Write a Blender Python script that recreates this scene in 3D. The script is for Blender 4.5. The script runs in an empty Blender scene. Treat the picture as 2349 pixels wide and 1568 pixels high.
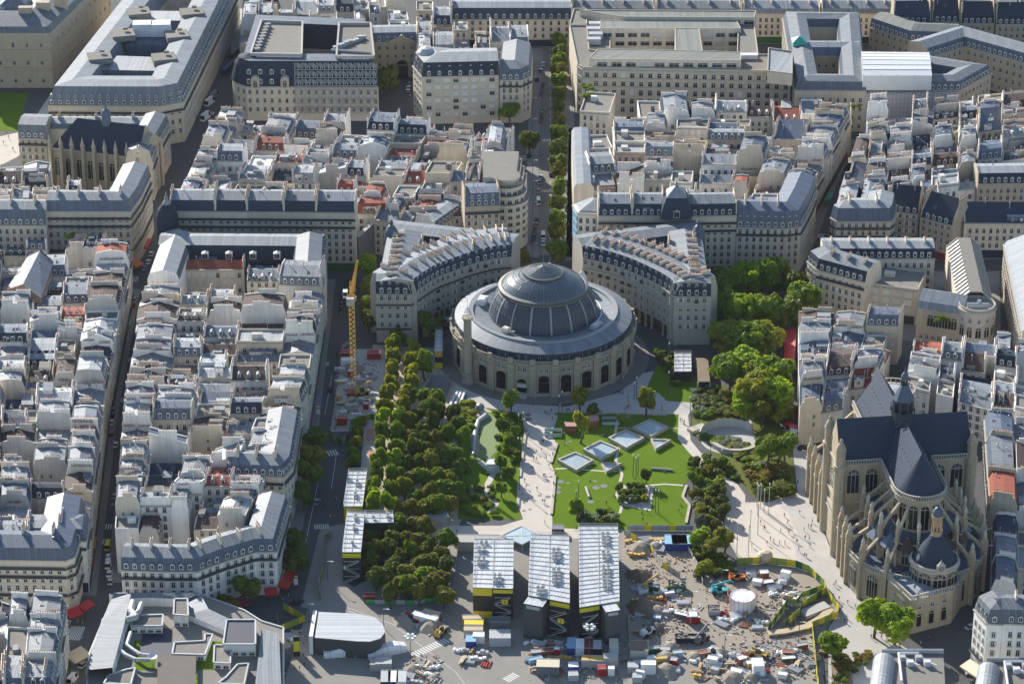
import bpy, math, random
from math import sin, cos, pi, radians as RAD, hypot, atan2, sqrt, tan
from mathutils import Vector
R = random.Random(7)
scene = bpy.context.scene
COL = scene.collection
# ---------------------------------------------------------------- camera geometry (true perspective survey of the photograph)
FOC, DIST, TH = 6900.0, 1114.0, RAD(26.6)
CT, ST = cos(TH), sin(TH)
def P(px, py, z=0.0):
    """ground position (metres) of the point at height z seen at survey pixel (px, py)"""
    dx, dy = px - 1174.5, 784 - py
    d = (dx, FOC*CT + dy*ST, -FOC*ST + dy*CT)
    t = (z - DIST*ST) / d[2]
    return (t*d[0], -DIST*CT + t*d[1])
def PL(pts, z=0.0): return [P(x, y, z) for x, y in pts]
def lerp(a, b, t): return tuple(a[i] + (b[i]-a[i])*t for i in range(len(a)))
# ---------------------------------------------------------------- materials
MATS = {}
def nodes(name):
    m = bpy.data.materials.new(name); m.use_nodes = True
    nt = m.node_tree; bs = nt.nodes['Principled BSDF']; MATS[name] = m
    return m, nt, bs
def nd(nt, t, **k):
    n = nt.nodes.new(t)
    for a, v in k.items():
        if a.startswith('i_'):
            key = a[2:]; n.inputs[int(key) if key.isdigit() else key].default_value = v
        else: setattr(n, a, v)
    return n
def mathn(nt, op, a, b=None):
    n = nt.nodes.new('ShaderNodeMath'); n.operation = op
    for i, v in enumerate((a, b)):
        if v is None: continue
        if isinstance(v, (int, float)): n.inputs[i].default_value = v
        else: nt.links.new(v, n.inputs[i])
    return n.outputs[0]
def mixc(nt, fac, a, b, mode='MIX'):
    n = nt.nodes.new('ShaderNodeMix'); n.data_type = 'RGBA'; n.blend_type = mode
    for i, v in ((0, fac), (6, a), (7, b)):
        if isinstance(v, (int, float)): n.inputs[i].default_value = v
        elif isinstance(v, (tuple, list)): n.inputs[i].default_value = tuple(v) + ((1,) if len(v) == 3 else ())
        else: nt.links.new(v, n.inputs[i])
    return n.outputs[2]
def mat(name, col, rough=.8, metal=0.0, scale=.25, amp=.18, rnd=.2, seam=0, seamamt=.25, streak=0, col2=None, spec=None, bump=0, detail=4, rough_scale=None, courses=0):
    """procedural surface: base colour with noise, a per-object tone, weather streaks and standing seams along UV u"""
    m, nt, bs = nodes(name); L = nt.links
    geo = nd(nt, 'ShaderNodeNewGeometry')
    nz = nd(nt, 'ShaderNodeTexNoise', i_Scale=scale, i_Detail=detail, i_Roughness=.65)
    L.new(geo.outputs['Position'], nz.inputs['Vector'])
    base = mixc(nt, nz.outputs[0], col, col2) if col2 else col
    oi = nd(nt, 'ShaderNodeObjectInfo')
    f = mathn(nt, 'MULTIPLY_ADD', nz.outputs[0], amp*2); nt.nodes[-1].inputs[2].default_value = 1-amp
    r = mathn(nt, 'MULTIPLY_ADD', oi.outputs['Random'], rnd); nt.nodes[-1].inputs[2].default_value = 1-rnd/2
    f = mathn(nt, 'MULTIPLY', f, r)
    if streak:
        mp = nd(nt, 'ShaderNodeMapping'); mp.inputs['Scale'].default_value = (1.1, 1.1, .07)
        L.new(geo.outputs['Position'], mp.inputs[0])
        n2 = nd(nt, 'ShaderNodeTexNoise', i_Scale=1.0, i_Detail=3.0); L.new(mp.outputs[0], n2.inputs['Vector'])
        g = mathn(nt, 'MULTIPLY_ADD', n2.outputs[0], streak*2); nt.nodes[-1].inputs[2].default_value = 1-streak
        f = mathn(nt, 'MULTIPLY', f, g)
    if courses:
        sp = nd(nt, 'ShaderNodeSeparateXYZ'); L.new(geo.outputs['Position'], sp.inputs[0])
        fr = mathn(nt, 'FRACT', mathn(nt, 'DIVIDE', sp.outputs[2], courses))
        g = mathn(nt, 'LESS_THAN', fr, .12)
        f = mathn(nt, 'MULTIPLY', f, mathn(nt, 'SUBTRACT', 1.0, mathn(nt, 'MULTIPLY', g, .10)))
    if seam:
        uv = nd(nt, 'ShaderNodeUVMap'); sx = nd(nt, 'ShaderNodeSeparateXYZ'); L.new(uv.outputs[0], sx.inputs[0])
        fr = mathn(nt, 'FRACT', mathn(nt, 'DIVIDE', sx.outputs[0], seam))
        g = mathn(nt, 'LESS_THAN', fr, .16)
        fl = mathn(nt, 'FLOOR', mathn(nt, 'DIVIDE', sx.outputs[0], seam))
        wn = nd(nt, 'ShaderNodeTexWhiteNoise', noise_dimensions='1D'); L.new(fl, wn.inputs['W'])
        pv = mathn(nt, 'MULTIPLY_ADD', wn.outputs[0], .3); nt.nodes[-1].inputs[2].default_value = .85
        f = mathn(nt, 'MULTIPLY', mathn(nt, 'MULTIPLY', f, pv), mathn(nt, 'SUBTRACT', 1.0, mathn(nt, 'MULTIPLY', g, seamamt)))
        b = nd(nt, 'ShaderNodeBump', i_Strength=.5, i_Distance=.08); L.new(g, b.inputs['Height']); L.new(b.outputs[0], bs.inputs['Normal'])
    out = nd(nt, 'ShaderNodeVectorMath', operation='SCALE')
    if isinstance(base, tuple): out.inputs[0].default_value = base[:3]
    else: L.new(base, out.inputs[0])
    L.new(f, out.inputs['Scale']); L.new(out.outputs[0], bs.inputs['Base Color'])
    bs.inputs['Roughness'].default_value = rough; bs.inputs['Metallic'].default_value = metal
    if spec is not None: bs.inputs['Specular IOR Level'].default_value = spec
    if bump:
        b = nd(nt, 'ShaderNodeBump', i_Strength=bump, i_Distance=.2); L.new(nz.outputs[0], b.inputs['Height']); L.new(b.outputs[0], bs.inputs['Normal'])
    return m
def leafmat(name, c1, c2, trans=.45, rnd=.35):
    m, nt, bs = nodes(name); L = nt.links
    geo = nd(nt, 'ShaderNodeNewGeometry'); oi = nd(nt, 'ShaderNodeObjectInfo')
    nz = nd(nt, 'ShaderNodeTexNoise', i_Scale=.55, i_Detail=3.0); L.new(geo.outputs['Position'], nz.inputs['Vector'])
    rr = nd(nt, 'ShaderNodeMapRange', i_1=.35, i_2=.65); L.new(nz.outputs[0], rr.inputs[0])
    a = mathn(nt, 'MULTIPLY_ADD', geo.outputs['Random Per Island'], .55); nt.nodes[-1].inputs[2].default_value = .0
    fac = mathn(nt, 'MINIMUM', mathn(nt, 'ADD', mathn(nt, 'MULTIPLY', rr.outputs[0], .5), a), 1.0)
    c = mixc(nt, fac, c1, c2)
    g = mathn(nt, 'MULTIPLY_ADD', oi.outputs['Random'], rnd); nt.nodes[-1].inputs[2].default_value = 1-rnd/2
    sc = nd(nt, 'ShaderNodeVectorMath', operation='SCALE'); L.new(c, sc.inputs[0]); L.new(g, sc.inputs['Scale'])
    L.new(sc.outputs[0], bs.inputs['Base Color']); bs.inputs['Roughness'].default_value = .6; bs.inputs['Specular IOR Level'].default_value = .25
    tr = nd(nt, 'ShaderNodeBsdfTranslucent'); tc = mixc(nt, 1.0, sc.outputs[0], (1.25, 1.15, .5), 'MULTIPLY'); L.new(tc, tr.inputs[0])
    mx = nd(nt, 'ShaderNodeMixShader', i_0=trans); L.new(bs.outputs[0], mx.inputs[1]); L.new(tr.outputs[0], mx.inputs[2])
    L.new(mx.outputs[0], nt.nodes['Material Output'].inputs[0])
    return m
Z = .0
mat('white_plaster', (.76,.735,.68), .9, amp=.2, rnd=.3, streak=.26)
mat('cream_stone', (.60,.53,.41), .9, amp=.18, rnd=.24, streak=.2, courses=.95)
mat('warm_stone', (.46,.385,.28), .9, amp=.16, rnd=.16, streak=.16, courses=.95)
mat('beige_plaster', (.62,.55,.45), .9, amp=.22, rnd=.3, streak=.28)
mat('grey_plaster', (.50,.48,.44), .9, amp=.2, rnd=.3, streak=.25)
mat('brown_brick', (.24,.16,.12), .9, amp=.2, rnd=.2, streak=.1)
mat('carved_stone', (.36,.315,.24), .9, scale=.5, amp=.22, rnd=.06, streak=.22, courses=.9)
mat('pale_stone', (.43,.395,.33), .9, scale=.5, amp=.14, rnd=.06, streak=.14)
mat('church_stone', (.40,.335,.235), .9, scale=.45, amp=.3, rnd=.04, streak=.3, courses=.9)
mat('dark_stone', (.15,.13,.11), .9, amp=.2)
mat('zinc', (.175,.198,.228), .62, .05, scale=.35, amp=.22, rnd=.45, seam=1.0, seamamt=.4, streak=.12)
mat('bright_zinc', (.295,.315,.335), .62, .05, scale=.35, amp=.16, rnd=.25, seam=1.0, seamamt=.3, streak=.1)
mat('dark_zinc', (.088,.118,.172), .55, .05, scale=.35, amp=.2, rnd=.3, seam=1.0, seamamt=.35, streak=.12)
mat('slate', (.03,.042,.07), .75, scale=.9, amp=.3, rnd=.5, spec=.25)
mat('brown_tile', (.075,.048,.042), .8, scale=.9, amp=.25, rnd=.3, seam=.5, seamamt=.3)
mat('red_tile', (.30,.075,.042), .8, scale=.9, amp=.25, rnd=.3, seam=.5, seamamt=.35)
mat('gravel_roof', (.21,.195,.17), .95, scale=.4, amp=.2, rnd=.25)
mat('green_metal', (.17,.18,.16), .7, .0, scale=.3, amp=.12, rnd=.1, seam=1.4, seamamt=.15)
mat('white_metal', (.66,.67,.68), .5, .1, scale=.4, amp=.1, rnd=.15)
mat('galvanised', (.42,.43,.44), .45, .3, scale=.6, amp=.15, rnd=.15)
mat('iron', (.03,.033,.04), .6, amp=.1, rnd=.2)
mat('grille_iron', (.075,.075,.08), .6, amp=.2, rnd=.3)
mat('window_white', (.62,.62,.60), .6, amp=.05, rnd=.3)
mat('shutter', (.58,.57,.54), .7, amp=.05, rnd=.3)
mat('window_glass', (.016,.02,.026), .2, amp=.1, rnd=1.4, spec=.35)
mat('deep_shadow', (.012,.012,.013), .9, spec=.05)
mat('terracotta', (.36,.13,.07), .85, scale=2, amp=.3, rnd=.4)
mat('asphalt', (.075,.075,.08), .9, scale=.12, amp=.22, rnd=0, bump=.1)
mat('site_ground', (.34,.30,.245), .95, scale=.09, amp=.35, rnd=0, col2=(.25,.21,.165), detail=7)
mat('dirt', (.20,.15,.10), .95, scale=.3, amp=.3, rnd=.1)
mat('pavement', (.20,.195,.19), .9, scale=.3, amp=.14, rnd=0)
mat('cobble', (.17,.16,.15), .9, scale=1.2, amp=.2, rnd=0)
mat('pale_path', (.52,.465,.40), .9, scale=.2, amp=.18, rnd=.05, streak=0)
mat('plaza', (.42,.40,.375), .9, scale=.2, amp=.2, rnd=.05)
mat('sand', (.42,.36,.28), .95, scale=.25, amp=.18, rnd=0)
mat('lawn', (.125,.215,.010), 1.0, scale=.10, amp=.42, rnd=.04, col2=(.09,.14,.012), detail=9, spec=.08)
mat('meadow', (.14,.135,.045), 1.0, scale=.25, amp=.35, col2=(.10,.13,.025), detail=8, spec=.1)
mat('lantern_stone', (.38,.28,.18), .9, amp=.2)
mat('synthetic_grass', (.20,.26,.11), .9, scale=.3, amp=.1)
mat('road_paint', (.62,.62,.60), .8, scale=1.5, amp=.2)
mat('concrete', (.42,.40,.37), .9, scale=.4, amp=.18, rnd=.15, streak=.1)
mat('soft_red', (.45,.24,.2), .9, scale=.3, amp=.1)
mat('skylight_glass', (.42,.52,.55), .08, scale=.35, amp=.4, rnd=.1, spec=.7)
mat('dome_glass', (.10,.13,.15), .18, .3, scale=.6, amp=.25, rnd=0)
mat('dome_slate', (.042,.052,.078), .55, scale=.4, amp=.35, rnd=.05)
mat('lead', (.24,.25,.26), .5, .2, scale=.8, amp=.2)
mat('gallery_iron', (.15,.15,.145), .6, .1, scale=.8, amp=.25)
mat('bark', (.10,.08,.06), .95, scale=2, amp=.3)
for n, c in dict(red=(.36,.012,.012), orange=(.65,.16,.03), yellow=(.70,.55,.02), blue=(.02,.06,.26), paleblue=(.22,.42,.60), teal=(.03,.38,.42), black=(.02,.02,.022), white=(.75,.75,.74), silver=(.4,.41,.42), grey=(.16,.16,.17), lime=(.30,.36,.05), darkgreen=(.03,.12,.04), maroon=(.18,.03,.05), ochre=(.55,.36,.08), green=(.05,.40,.10), crane=(.60,.36,.04), rust=(.25,.09,.05), cream=(.62,.55,.40), wood=(.42,.28,.15), tan=(.5,.40,.26), navy=(.015,.02,.05), turquoise=(.05,.35,.30), pinkred=(.6,.1,.12), skin=(.55,.34,.24), hair=(.05,.035,.025), denim=(.06,.09,.16)).items():
    mat(n+'_paint', c, .55, amp=.1, rnd=.14, scale=.8)
leafmat('leaf_bright', (0.168,0.280,0.014), (0.350,0.462,0.028), .5)
leafmat('leaf_mid', (0.098,0.175,0.014), (0.224,0.301,0.028), .46)
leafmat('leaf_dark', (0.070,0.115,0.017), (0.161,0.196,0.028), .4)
leafmat('leaf_olive', (0.112,0.133,0.017), (0.266,0.252,0.035), .42)
leafmat('leaf_yellow', (0.182,0.231,0.014), (0.336,0.336,0.042), .5)
leafmat('leaf_rust', (0.140,0.105,0.017), (0.266,0.203,0.028), .4)
leafmat('leaf_grey', (0.126,0.154,0.105), (0.224,0.252,0.168), .3)
# ---------------------------------------------------------------- mesh building
class MB:
    def __init__(s): s.v=[]; s.f=[]; s.m=[]; s.uv=[]; s.sm=[]
    def face(s, pts, m=0, uv=None, smooth=False):
        n=len(s.v); s.v.extend(pts); s.f.append(tuple(range(n, n+len(pts)))); s.m.append(m); s.sm.append(smooth)
        if uv is None:
            a=Vector(pts[0]); e=Vector(pts[1])-a
            if e.length<1e-6: e=Vector((1,0,0))
            e.normalize(); nn=Vector((0,0,0))
            for i in range(1,len(pts)-1): nn+= (Vector(pts[i])-a).cross(Vector(pts[i+1])-a)
            g=nn.cross(e)
            if g.length>1e-9: g.normalize()
            uv=[((Vector(p)-a).dot(e),(Vector(p)-a).dot(g)) for p in pts]
        s.uv.extend(uv)
    def prism(s, poly, z0, z1, m=0, mt=None, bottom=False):
        n=len(poly)
        for i in range(n):
            a,b=poly[i],poly[(i+1)%n]
            s.face([(a[0],a[1],z0),(b[0],b[1],z0),(b[0],b[1],z1),(a[0],a[1],z1)], m)
        s.face([(p[0],p[1],z1) for p in poly], m if mt is None else mt)
        if bottom: s.face([(p[0],p[1],z0) for p in reversed(poly)], m)
    def box(s, cx, cy, z0, z1, lx, ly, ang=0, m=0, mt=None, bottom=True):
        c,d=cos(ang),sin(ang)
        poly=[(cx+x*c-y*d, cy+x*d+y*c) for x,y in ((-lx/2,-ly/2),(lx/2,-ly/2),(lx/2,ly/2),(-lx/2,ly/2))]
        s.prism(poly,z0,z1,m,mt,bottom)
    def lathe(s, cx, cy, prof, n=32, ms=0, a0=0, a1=2*pi, smooth=True, seamu=True):
        full = abs(a1-a0-2*pi)<1e-6
        for k in range(len(prof)-1):
            (r0,z0),(r1,z1)=prof[k],prof[k+1]; m=ms[k] if isinstance(ms,(list,tuple)) else ms
            rm=max(r0,r1)
            for i in range(n):
                t0=a0+(a1-a0)*i/n; t1=a0+(a1-a0)*(i+1)/n
                p=[(cx+r0*cos(t0),cy+r0*sin(t0),z0),(cx+r0*cos(t1),cy+r0*sin(t1),z0),(cx+r1*cos(t1),cy+r1*sin(t1),z1),(cx+r1*cos(t0),cy+r1*sin(t0),z1)]
                uv=[(t0*rm,0),(t1*rm,0),(t1*rm,1),(t0*rm,1)]
                if r0<1e-4: p=[p[0],p[2],p[3]]; uv=[uv[0],uv[2],uv[3]]
                elif r1<1e-4: p=p[:3]; uv=uv[:3]
                s.face(p,m,uv,smooth)
    def tube(s, a, b, r, n=6, m=0, r2=None, cap=True):
        a=Vector(a); b=Vector(b); d=b-a
        if d.length<1e-6: return
        d.normalize(); u=d.orthogonal().normalized(); w=d.cross(u); r2=r if r2 is None else r2
        A=[tuple(a+u*(r*cos(2*pi*i/n))+w*(r*sin(2*pi*i/n))) for i in range(n)]
        B=[tuple(b+u*(r2*cos(2*pi*i/n))+w*(r2*sin(2*pi*i/n))) for i in range(n)]
        for i in range(n):
            j=(i+1)%n; s.face([A[i],A[j],B[j],B[i]],m,smooth=True)
        if cap: s.face(B,m); s.face(A[::-1],m)
    def strip(s, pts, w, z, m=0, thick=0):
        """flat ribbon along a polyline"""
        n=len(pts); L=[]; Rr=[]
        for i,p in enumerate(pts):
            a=pts[max(0,i-1)]; b=pts[min(n-1,i+1)]; dx,dy=b[0]-a[0],b[1]-a[1]; l=hypot(dx,dy) or 1
            nx,ny=-dy/l*w/2,dx/l*w/2; L.append((p[0]+nx,p[1]+ny)); Rr.append((p[0]-nx,p[1]-ny))
        for i in range(n-1):
            q=[Rr[i],Rr[i+1],L[i+1],L[i]]
            if thick: s.prism(q,z,z+thick,m)
            else: s.face([(x,y,z) for x,y in q],m)
    def mesh(s, name, mats, org=(0,0,0)):
        me=bpy.data.meshes.new(name); ox,oy,oz=org
        me.from_pydata([(x-ox,y-oy,z-oz) for x,y,z in s.v],[],s.f)
        for k in mats: me.materials.append(MATS[k])
        me.polygons.foreach_set('material_index', s.m); me.polygons.foreach_set('use_smooth', s.sm)
        ul=me.uv_layers.new(name='UVMap'); flat=[c for q in s.uv for c in q]; ul.data.foreach_set('uv', flat)
        me.update(); return me
    def build(s, name, mats, parent=None):
        if not s.f: return None
        if isinstance(mats,str): mats=[mats]
        org=(0,0,0)
        if parent is not None: org=tuple(ORG[parent.name])
        o=bpy.data.objects.new(name, s.mesh(name,mats,org)); COL.objects.link(o)
        if parent is not None: o.parent=parent
        ORG[o.name]=Vector(org)
        return o
ORG={}
def thing(name, label, cat, loc, group=None, kind=None):
    o=bpy.data.objects.new(name,None); o.empty_display_size=.5; COL.objects.link(o); o.location=(loc[0],loc[1],loc[2] if len(loc)>2 else 0)
    ORG[o.name]=Vector(o.location); return tag(o,label,cat,group,kind)
LABELS={}
def tag(o,label,cat,group=None,kind=None):
    if label:
        o['label']=label; LABELS[label]=LABELS.get(label,0)+1
    if cat: o['category']=cat
    if group: o['group']=group
    if kind: o['kind']=kind
    return o
def struct(o): o['kind']='structure'; return o
def inst(name, me, parent, loc, ang=0, scale=None):
    o=bpy.data.objects.new(name,me); COL.objects.link(o)
    g=ORG[parent.name] if parent is not None else Vector((0,0,0)); o.parent=parent
    o.location=(loc[0]-g[0],loc[1]-g[1],loc[2]-g[2]); o.rotation_euler=(0,0,ang)
    if scale: o.scale=scale
    ORG[o.name]=g
    return o
def instc(name, me, parent, base=(0,0,0)):
    """sub-part sharing its parent part's own axes"""
    o=bpy.data.objects.new(name,me); COL.objects.link(o); o.parent=parent; o.location=base; return o
def ordn(n):
    w=['first','second','third','fourth','fifth','sixth','seventh','eighth','ninth','tenth','eleventh','twelfth','thirteenth','fourteenth','fifteenth','sixteenth','seventeenth','eighteenth','nineteenth','twentieth']
    if n<20: return w[n]
    return {2:'twenty',3:'thirty',4:'forty',5:'fifty'}[(n+1)//10]+'-'+w[(n+1)%10-1] if (n+1)%10 else {2:'twentieth',3:'thirtieth',4:'fortieth',5:'fiftieth'}[(n+1)//10]
# ---------------------------------------------------------------- shared small meshes (local: +x along facade, -y outward, z up)
CACHE={}
def cached(key, fn):
    if key not in CACHE: CACHE[key]=fn()
    return CACHE[key]
def win_mesh(w=1.25,h=2.1,kind='plain'):
    def f():
        b=MB()
        def q(x0,x1,z0,z1,y,m): b.face([(x0,y,z0),(x1,y,z0),(x1,y,z1),(x0,y,z1)],m)
        if kind=='shut':
            q(-w/2,w/2,0,h,-.05,2)
            b.box(0,-.06,0,h,.05,.06,m=0)
        else:
            q(-w/2,w/2,0,h,-.04,1)
            t=.09
            for x in (-w/2+t/2,w/2-t/2,0): b.box(x,-.06,0,h,t if x else .09,.1,m=0)
            for z in (0,h*.68,h-t): b.box(0,-.06,z,z+t,w,.1,m=0)
            if kind=='arms':
                for sx in (-1,1): b.box(sx*(w/2+.28),-.05,0,h,.5,.08,m=2)
            if kind=='rail': b.box(0,-.28,-.15,.75,w+.3,.5,m=3)
        if kind!='rail': b.box(0,-.1,-.14,0,w+.3,.22,m=4)
        return b.mesh('window',['window_white','window_glass','shutter','iron','pale_stone'])
    return cached(('win',w,h,kind),f)
def dormer_mesh(rm='zinc', w=1.35, h=1.7, arch=False):
    def f():
        b=MB(); d=1.9
        b.box(0,d/2-.1,0,h,w,d,m=0)
        if arch:
            b.lathe(0,0,[(0,0),(0,0)],3)
        b.face([(-w/2-.15,-.25,h),(0,-.25,h+.5),(0,d,h+.5),(-w/2-.15,d,h)],1); b.face([(w/2+.15,d,h),(0,d,h+.5),(0,-.25,h+.5),(w/2+.15,-.25,h)],1)
        b.face([(-w/2-.15,-.25,h),(w/2+.15,-.25,h),(0,-.25,h+.5)],0)
        return b.mesh('dormer',['window_white',rm])
    def g():
        b=MB(); b.face([(-w/2+.2,-.13,.25),(w/2-.2,-.13,.25),(w/2-.2,-.13,h-.15),(-w/2+.2,-.13,h-.15)],0)
        b.box(0,-.15,.25,h-.15,.08,.06,m=1)
        return b.mesh('dormer_window',['window_glass','window_white'])
    return cached(('dorm',rm,w,h),f), cached(('dormw',rm,w,h),g)
def chim_mesh(L,wm):
    L=max(1.5,round(L))
    def f():
        b=MB(); b.box(0,0,-4.5,0,L,.6,m=0); b.box(0,0,0,.16,L+.16,.8,m=0)
        return b.mesh('chimney',[wm])
    def g():
        b=MB(); n=max(3,int(L/.5)); rr=random.Random(int(L*10))
        for i in range(n):
            x=-L/2+.25+(L-.5)*i/(n-1); hh=rr.choice((.55,.65,.8,1.0)); b.tube((x,0,.1),(x,0,.16+hh),.14,5,0 if rr.random()<.75 else 1,.11)
        return b.mesh('chimney_pots',['terracotta','galvanised'])
    return cached(('ch',L,wm),f), cached(('pots',L),g)
def skylight_mesh():
    def f():
        b=MB(); b.box(0,0,-.05,.1,.95,1.3,m=0); b.face([(-.38,-.55,.12),(.38,-.55,.12),(.38,.55,.12),(-.38,.55,.12)],1)
        return b.mesh('skylight',['galvanised','window_glass'])
    return cached('sky',f)
def outward(p, n):   # does a facade with outward normal n at p face the camera?
    cx,cy=-p[0],-DIST*CT-p[1]; l=hypot(cx,cy); return (n[0]*cx+n[1]*cy)/l
def facade_windows(t, a, b, z0, z1, fh=3.1, sp=2.7, kinds=('plain','plain','plain','shut','arms'), w=1.25, h=2.1, rr=R, margin=1.0, skip=0.0, size=None):
    """rows of windows on the wall a->b (outward normal on the right-hand side)"""
    dx,dy=b[0]-a[0],b[1]-a[1]; L=hypot(dx,dy)
    if L<2.2: return
    ux,uy=dx/L,dy/L; nx,ny=uy,-ux; ang=atan2(dy,dx)
    n=max(1,int((L-2*margin+sp*.6)/sp)); k=rr.choice(kinds)
    nf=max(1,int((z1-z0-h-.2)/fh)+1)
    for f in range(nf):
        z=z0+f*fh
        if z+h>z1-.1: break
        for i in range(n):
            if skip and rr.random()<skip: continue
            s=L/2+(i-(n-1)/2)*sp
            kk=k if rr.random()<.7 else rr.choice(kinds)
            inst('window',win_mesh(w,h,kk),t,(a[0]+ux*s+nx*.03,a[1]+uy*s+ny*.03,z),ang)
def balcony(t,a,b,z,dep=.75,hh=.95,m='iron',name='balcony'):
    dx,dy=b[0]-a[0],b[1]-a[1]; L=hypot(dx,dy); ux,uy=dx/L,dy/L; nx,ny=uy,-ux; ang=atan2(dy,dx)
    mb=MB(); c=((a[0]+b[0])/2,(a[1]+b[1])/2)
    mb.box(c[0]+nx*dep/2,c[1]+ny*dep/2,z-.22,z,L,dep,ang,m=0)
    mb.box(c[0]+nx*(dep-.05),c[1]+ny*(dep-.05),z,z+hh,L,.06,ang,m=1)
    return mb.build(name,['pale_stone',m],t)
def cornice(t,a,b,z,dep=.5,hh=.45,m='pale_stone',name='cornice'):
    dx,dy=b[0]-a[0],b[1]-a[1]; L=hypot(dx,dy); ux,uy=dx/L,dy/L; nx,ny=uy,-ux
    mb=MB(); c=((a[0]+b[0])/2,(a[1]+b[1])/2)
    mb.box(c[0]+nx*dep/2,c[1]+ny*dep/2,z,z+hh,L,dep,atan2(dy,dx)); return mb.build(name,m,t)
def person_mesh(pose,shirt,legs):
    def f():
        import bmesh
        J={'walk':dict(pel=(0,0,.95),ch=(0,.02,1.28),nk=(0,.02,1.48),hd=(0,.04,1.62),ht=(0,.03,1.74),sl=(-.2,0,1.42),sr=(.2,0,1.42),el=(-.27,-.12,1.14),er=(.27,.12,1.14),wl=(-.26,-.02,.9),wr=(.26,.26,.95),hl=(-.1,0,.9),hr=(.1,0,.9),kl=(-.1,.18,.5),kr=(.1,-.06,.48),al=(-.1,.22,.08),ar=(.1,-.3,.12),tl=(-.1,.38,.03),tr=(.1,-.16,.03)),
           'stand':dict(pel=(0,0,.95),ch=(0,0,1.28),nk=(0,0,1.48),hd=(0,.02,1.62),ht=(0,.01,1.74),sl=(-.2,0,1.42),sr=(.2,0,1.42),el=(-.28,.0,1.14),er=(.28,0,1.14),wl=(-.26,.1,.9),wr=(.26,.1,.9),hl=(-.1,0,.9),hr=(.1,0,.9),kl=(-.12,.02,.5),kr=(.12,.02,.5),al=(-.13,0,.08),ar=(.13,0,.08),tl=(-.14,.17,.03),tr=(.14,.17,.03)),
           'sit':dict(pel=(0,0,.18),ch=(0,-.06,.5),nk=(0,-.04,.7),hd=(0,0,.84),ht=(0,0,.96),sl=(-.2,-.05,.64),sr=(.2,-.05,.64),el=(-.28,.1,.4),er=(.28,.1,.4),wl=(-.16,.3,.35),wr=(.16,.3,.35),hl=(-.1,.03,.16),hr=(.1,.03,.16),kl=(-.18,.42,.42),kr=(.18,.42,.42),al=(-.14,.62,.08),ar=(.14,.62,.08),tl=(-.14,.78,.03),tr=(.14,.78,.03))}[pose]
        rad=dict(pel=.15,ch=.16,nk=.06,hd=.10,ht=.06,sl=.07,sr=.07,el=.05,er=.05,wl=.035,wr=.035,hl=.10,hr=.10,kl=.065,kr=.065,al=.045,ar=.045,tl=.035,tr=.035)
        keys=list(J); E_=[('pel','ch'),('ch','nk'),('nk','hd'),('hd','ht'),('ch','sl'),('ch','sr'),('sl','el'),('sr','er'),('el','wl'),('er','wr'),('pel','hl'),('pel','hr'),('hl','kl'),('hr','kr'),('kl','al'),('kr','ar'),('al','tl'),('ar','tr')]
        me=bpy.data.meshes.new('person_skeleton'); me.from_pydata([J[k] for k in keys],[(keys.index(a),keys.index(b_)) for a,b_ in E_],[])
        o=bpy.data.objects.new('person_skeleton',me); COL.objects.link(o); md=o.modifiers.new('skin','SKIN')
        for i,k in enumerate(keys): me.skin_vertices[0].data[i].radius=(rad[k],rad[k]); me.skin_vertices[0].data[i].use_root=(i==0)
        o.modifiers.new('sub','SUBSURF').levels=1
        dg=bpy.context.evaluated_depsgraph_get(); ev=o.evaluated_get(dg); m2=bpy.data.meshes.new_from_object(ev); bpy.data.objects.remove(o); m2.name='person'
        for k in (shirt,legs,'skin_paint','hair_paint'): m2.materials.append(MATS[k])
        def near(c,ks): return min((Vector(J[k])-c).length for k in ks)
        for pl in m2.polygons:
            c=Vector(pl.center); best=min(keys,key=lambda k:(Vector(J[k])-c).length-rad[k]*.3)
            pl.material_index=1 if best in('hl','hr','kl','kr','al','ar','tl','tr','pel') else (3 if best=='ht' or (best=='hd' and c.y<J['hd'][1]-.02) else (2 if best in('hd','nk','wl','wr') else 0)); pl.use_smooth=True
        return m2
    return cached(('per',pose,shirt,legs),f)
PR=random.Random(12)
SH=[('white_paint','white top'),('black_paint','black top'),('red_paint','red top'),('paleblue_paint','pale blue top'),('grey_paint','grey top'),('pinkred_paint','pink top'),('navy_paint','navy top')]; LG=[('denim_paint','jeans'),('black_paint','black trousers'),('tan_paint','tan trousers')]

for _po in ('walk','stand','sit'):
    for _s in SH:
        for _l in LG: person_mesh(_po,_s[0],_l[0])
def _txt(body):
    cu=bpy.data.curves.new('lettering','FONT'); cu.body=body; cu.size=1.4; cu.align_x='CENTER'; cu.extrude=.02; o=bpy.data.objects.new('lettering',cu); COL.objects.link(o); cu.materials.append(MATS['black_paint'])
    me=bpy.data.meshes.new_from_object(o.evaluated_get(bpy.context.evaluated_depsgraph_get())); bpy.data.objects.remove(o); return me
TXT={b:_txt(b) for b in '43'}
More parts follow.
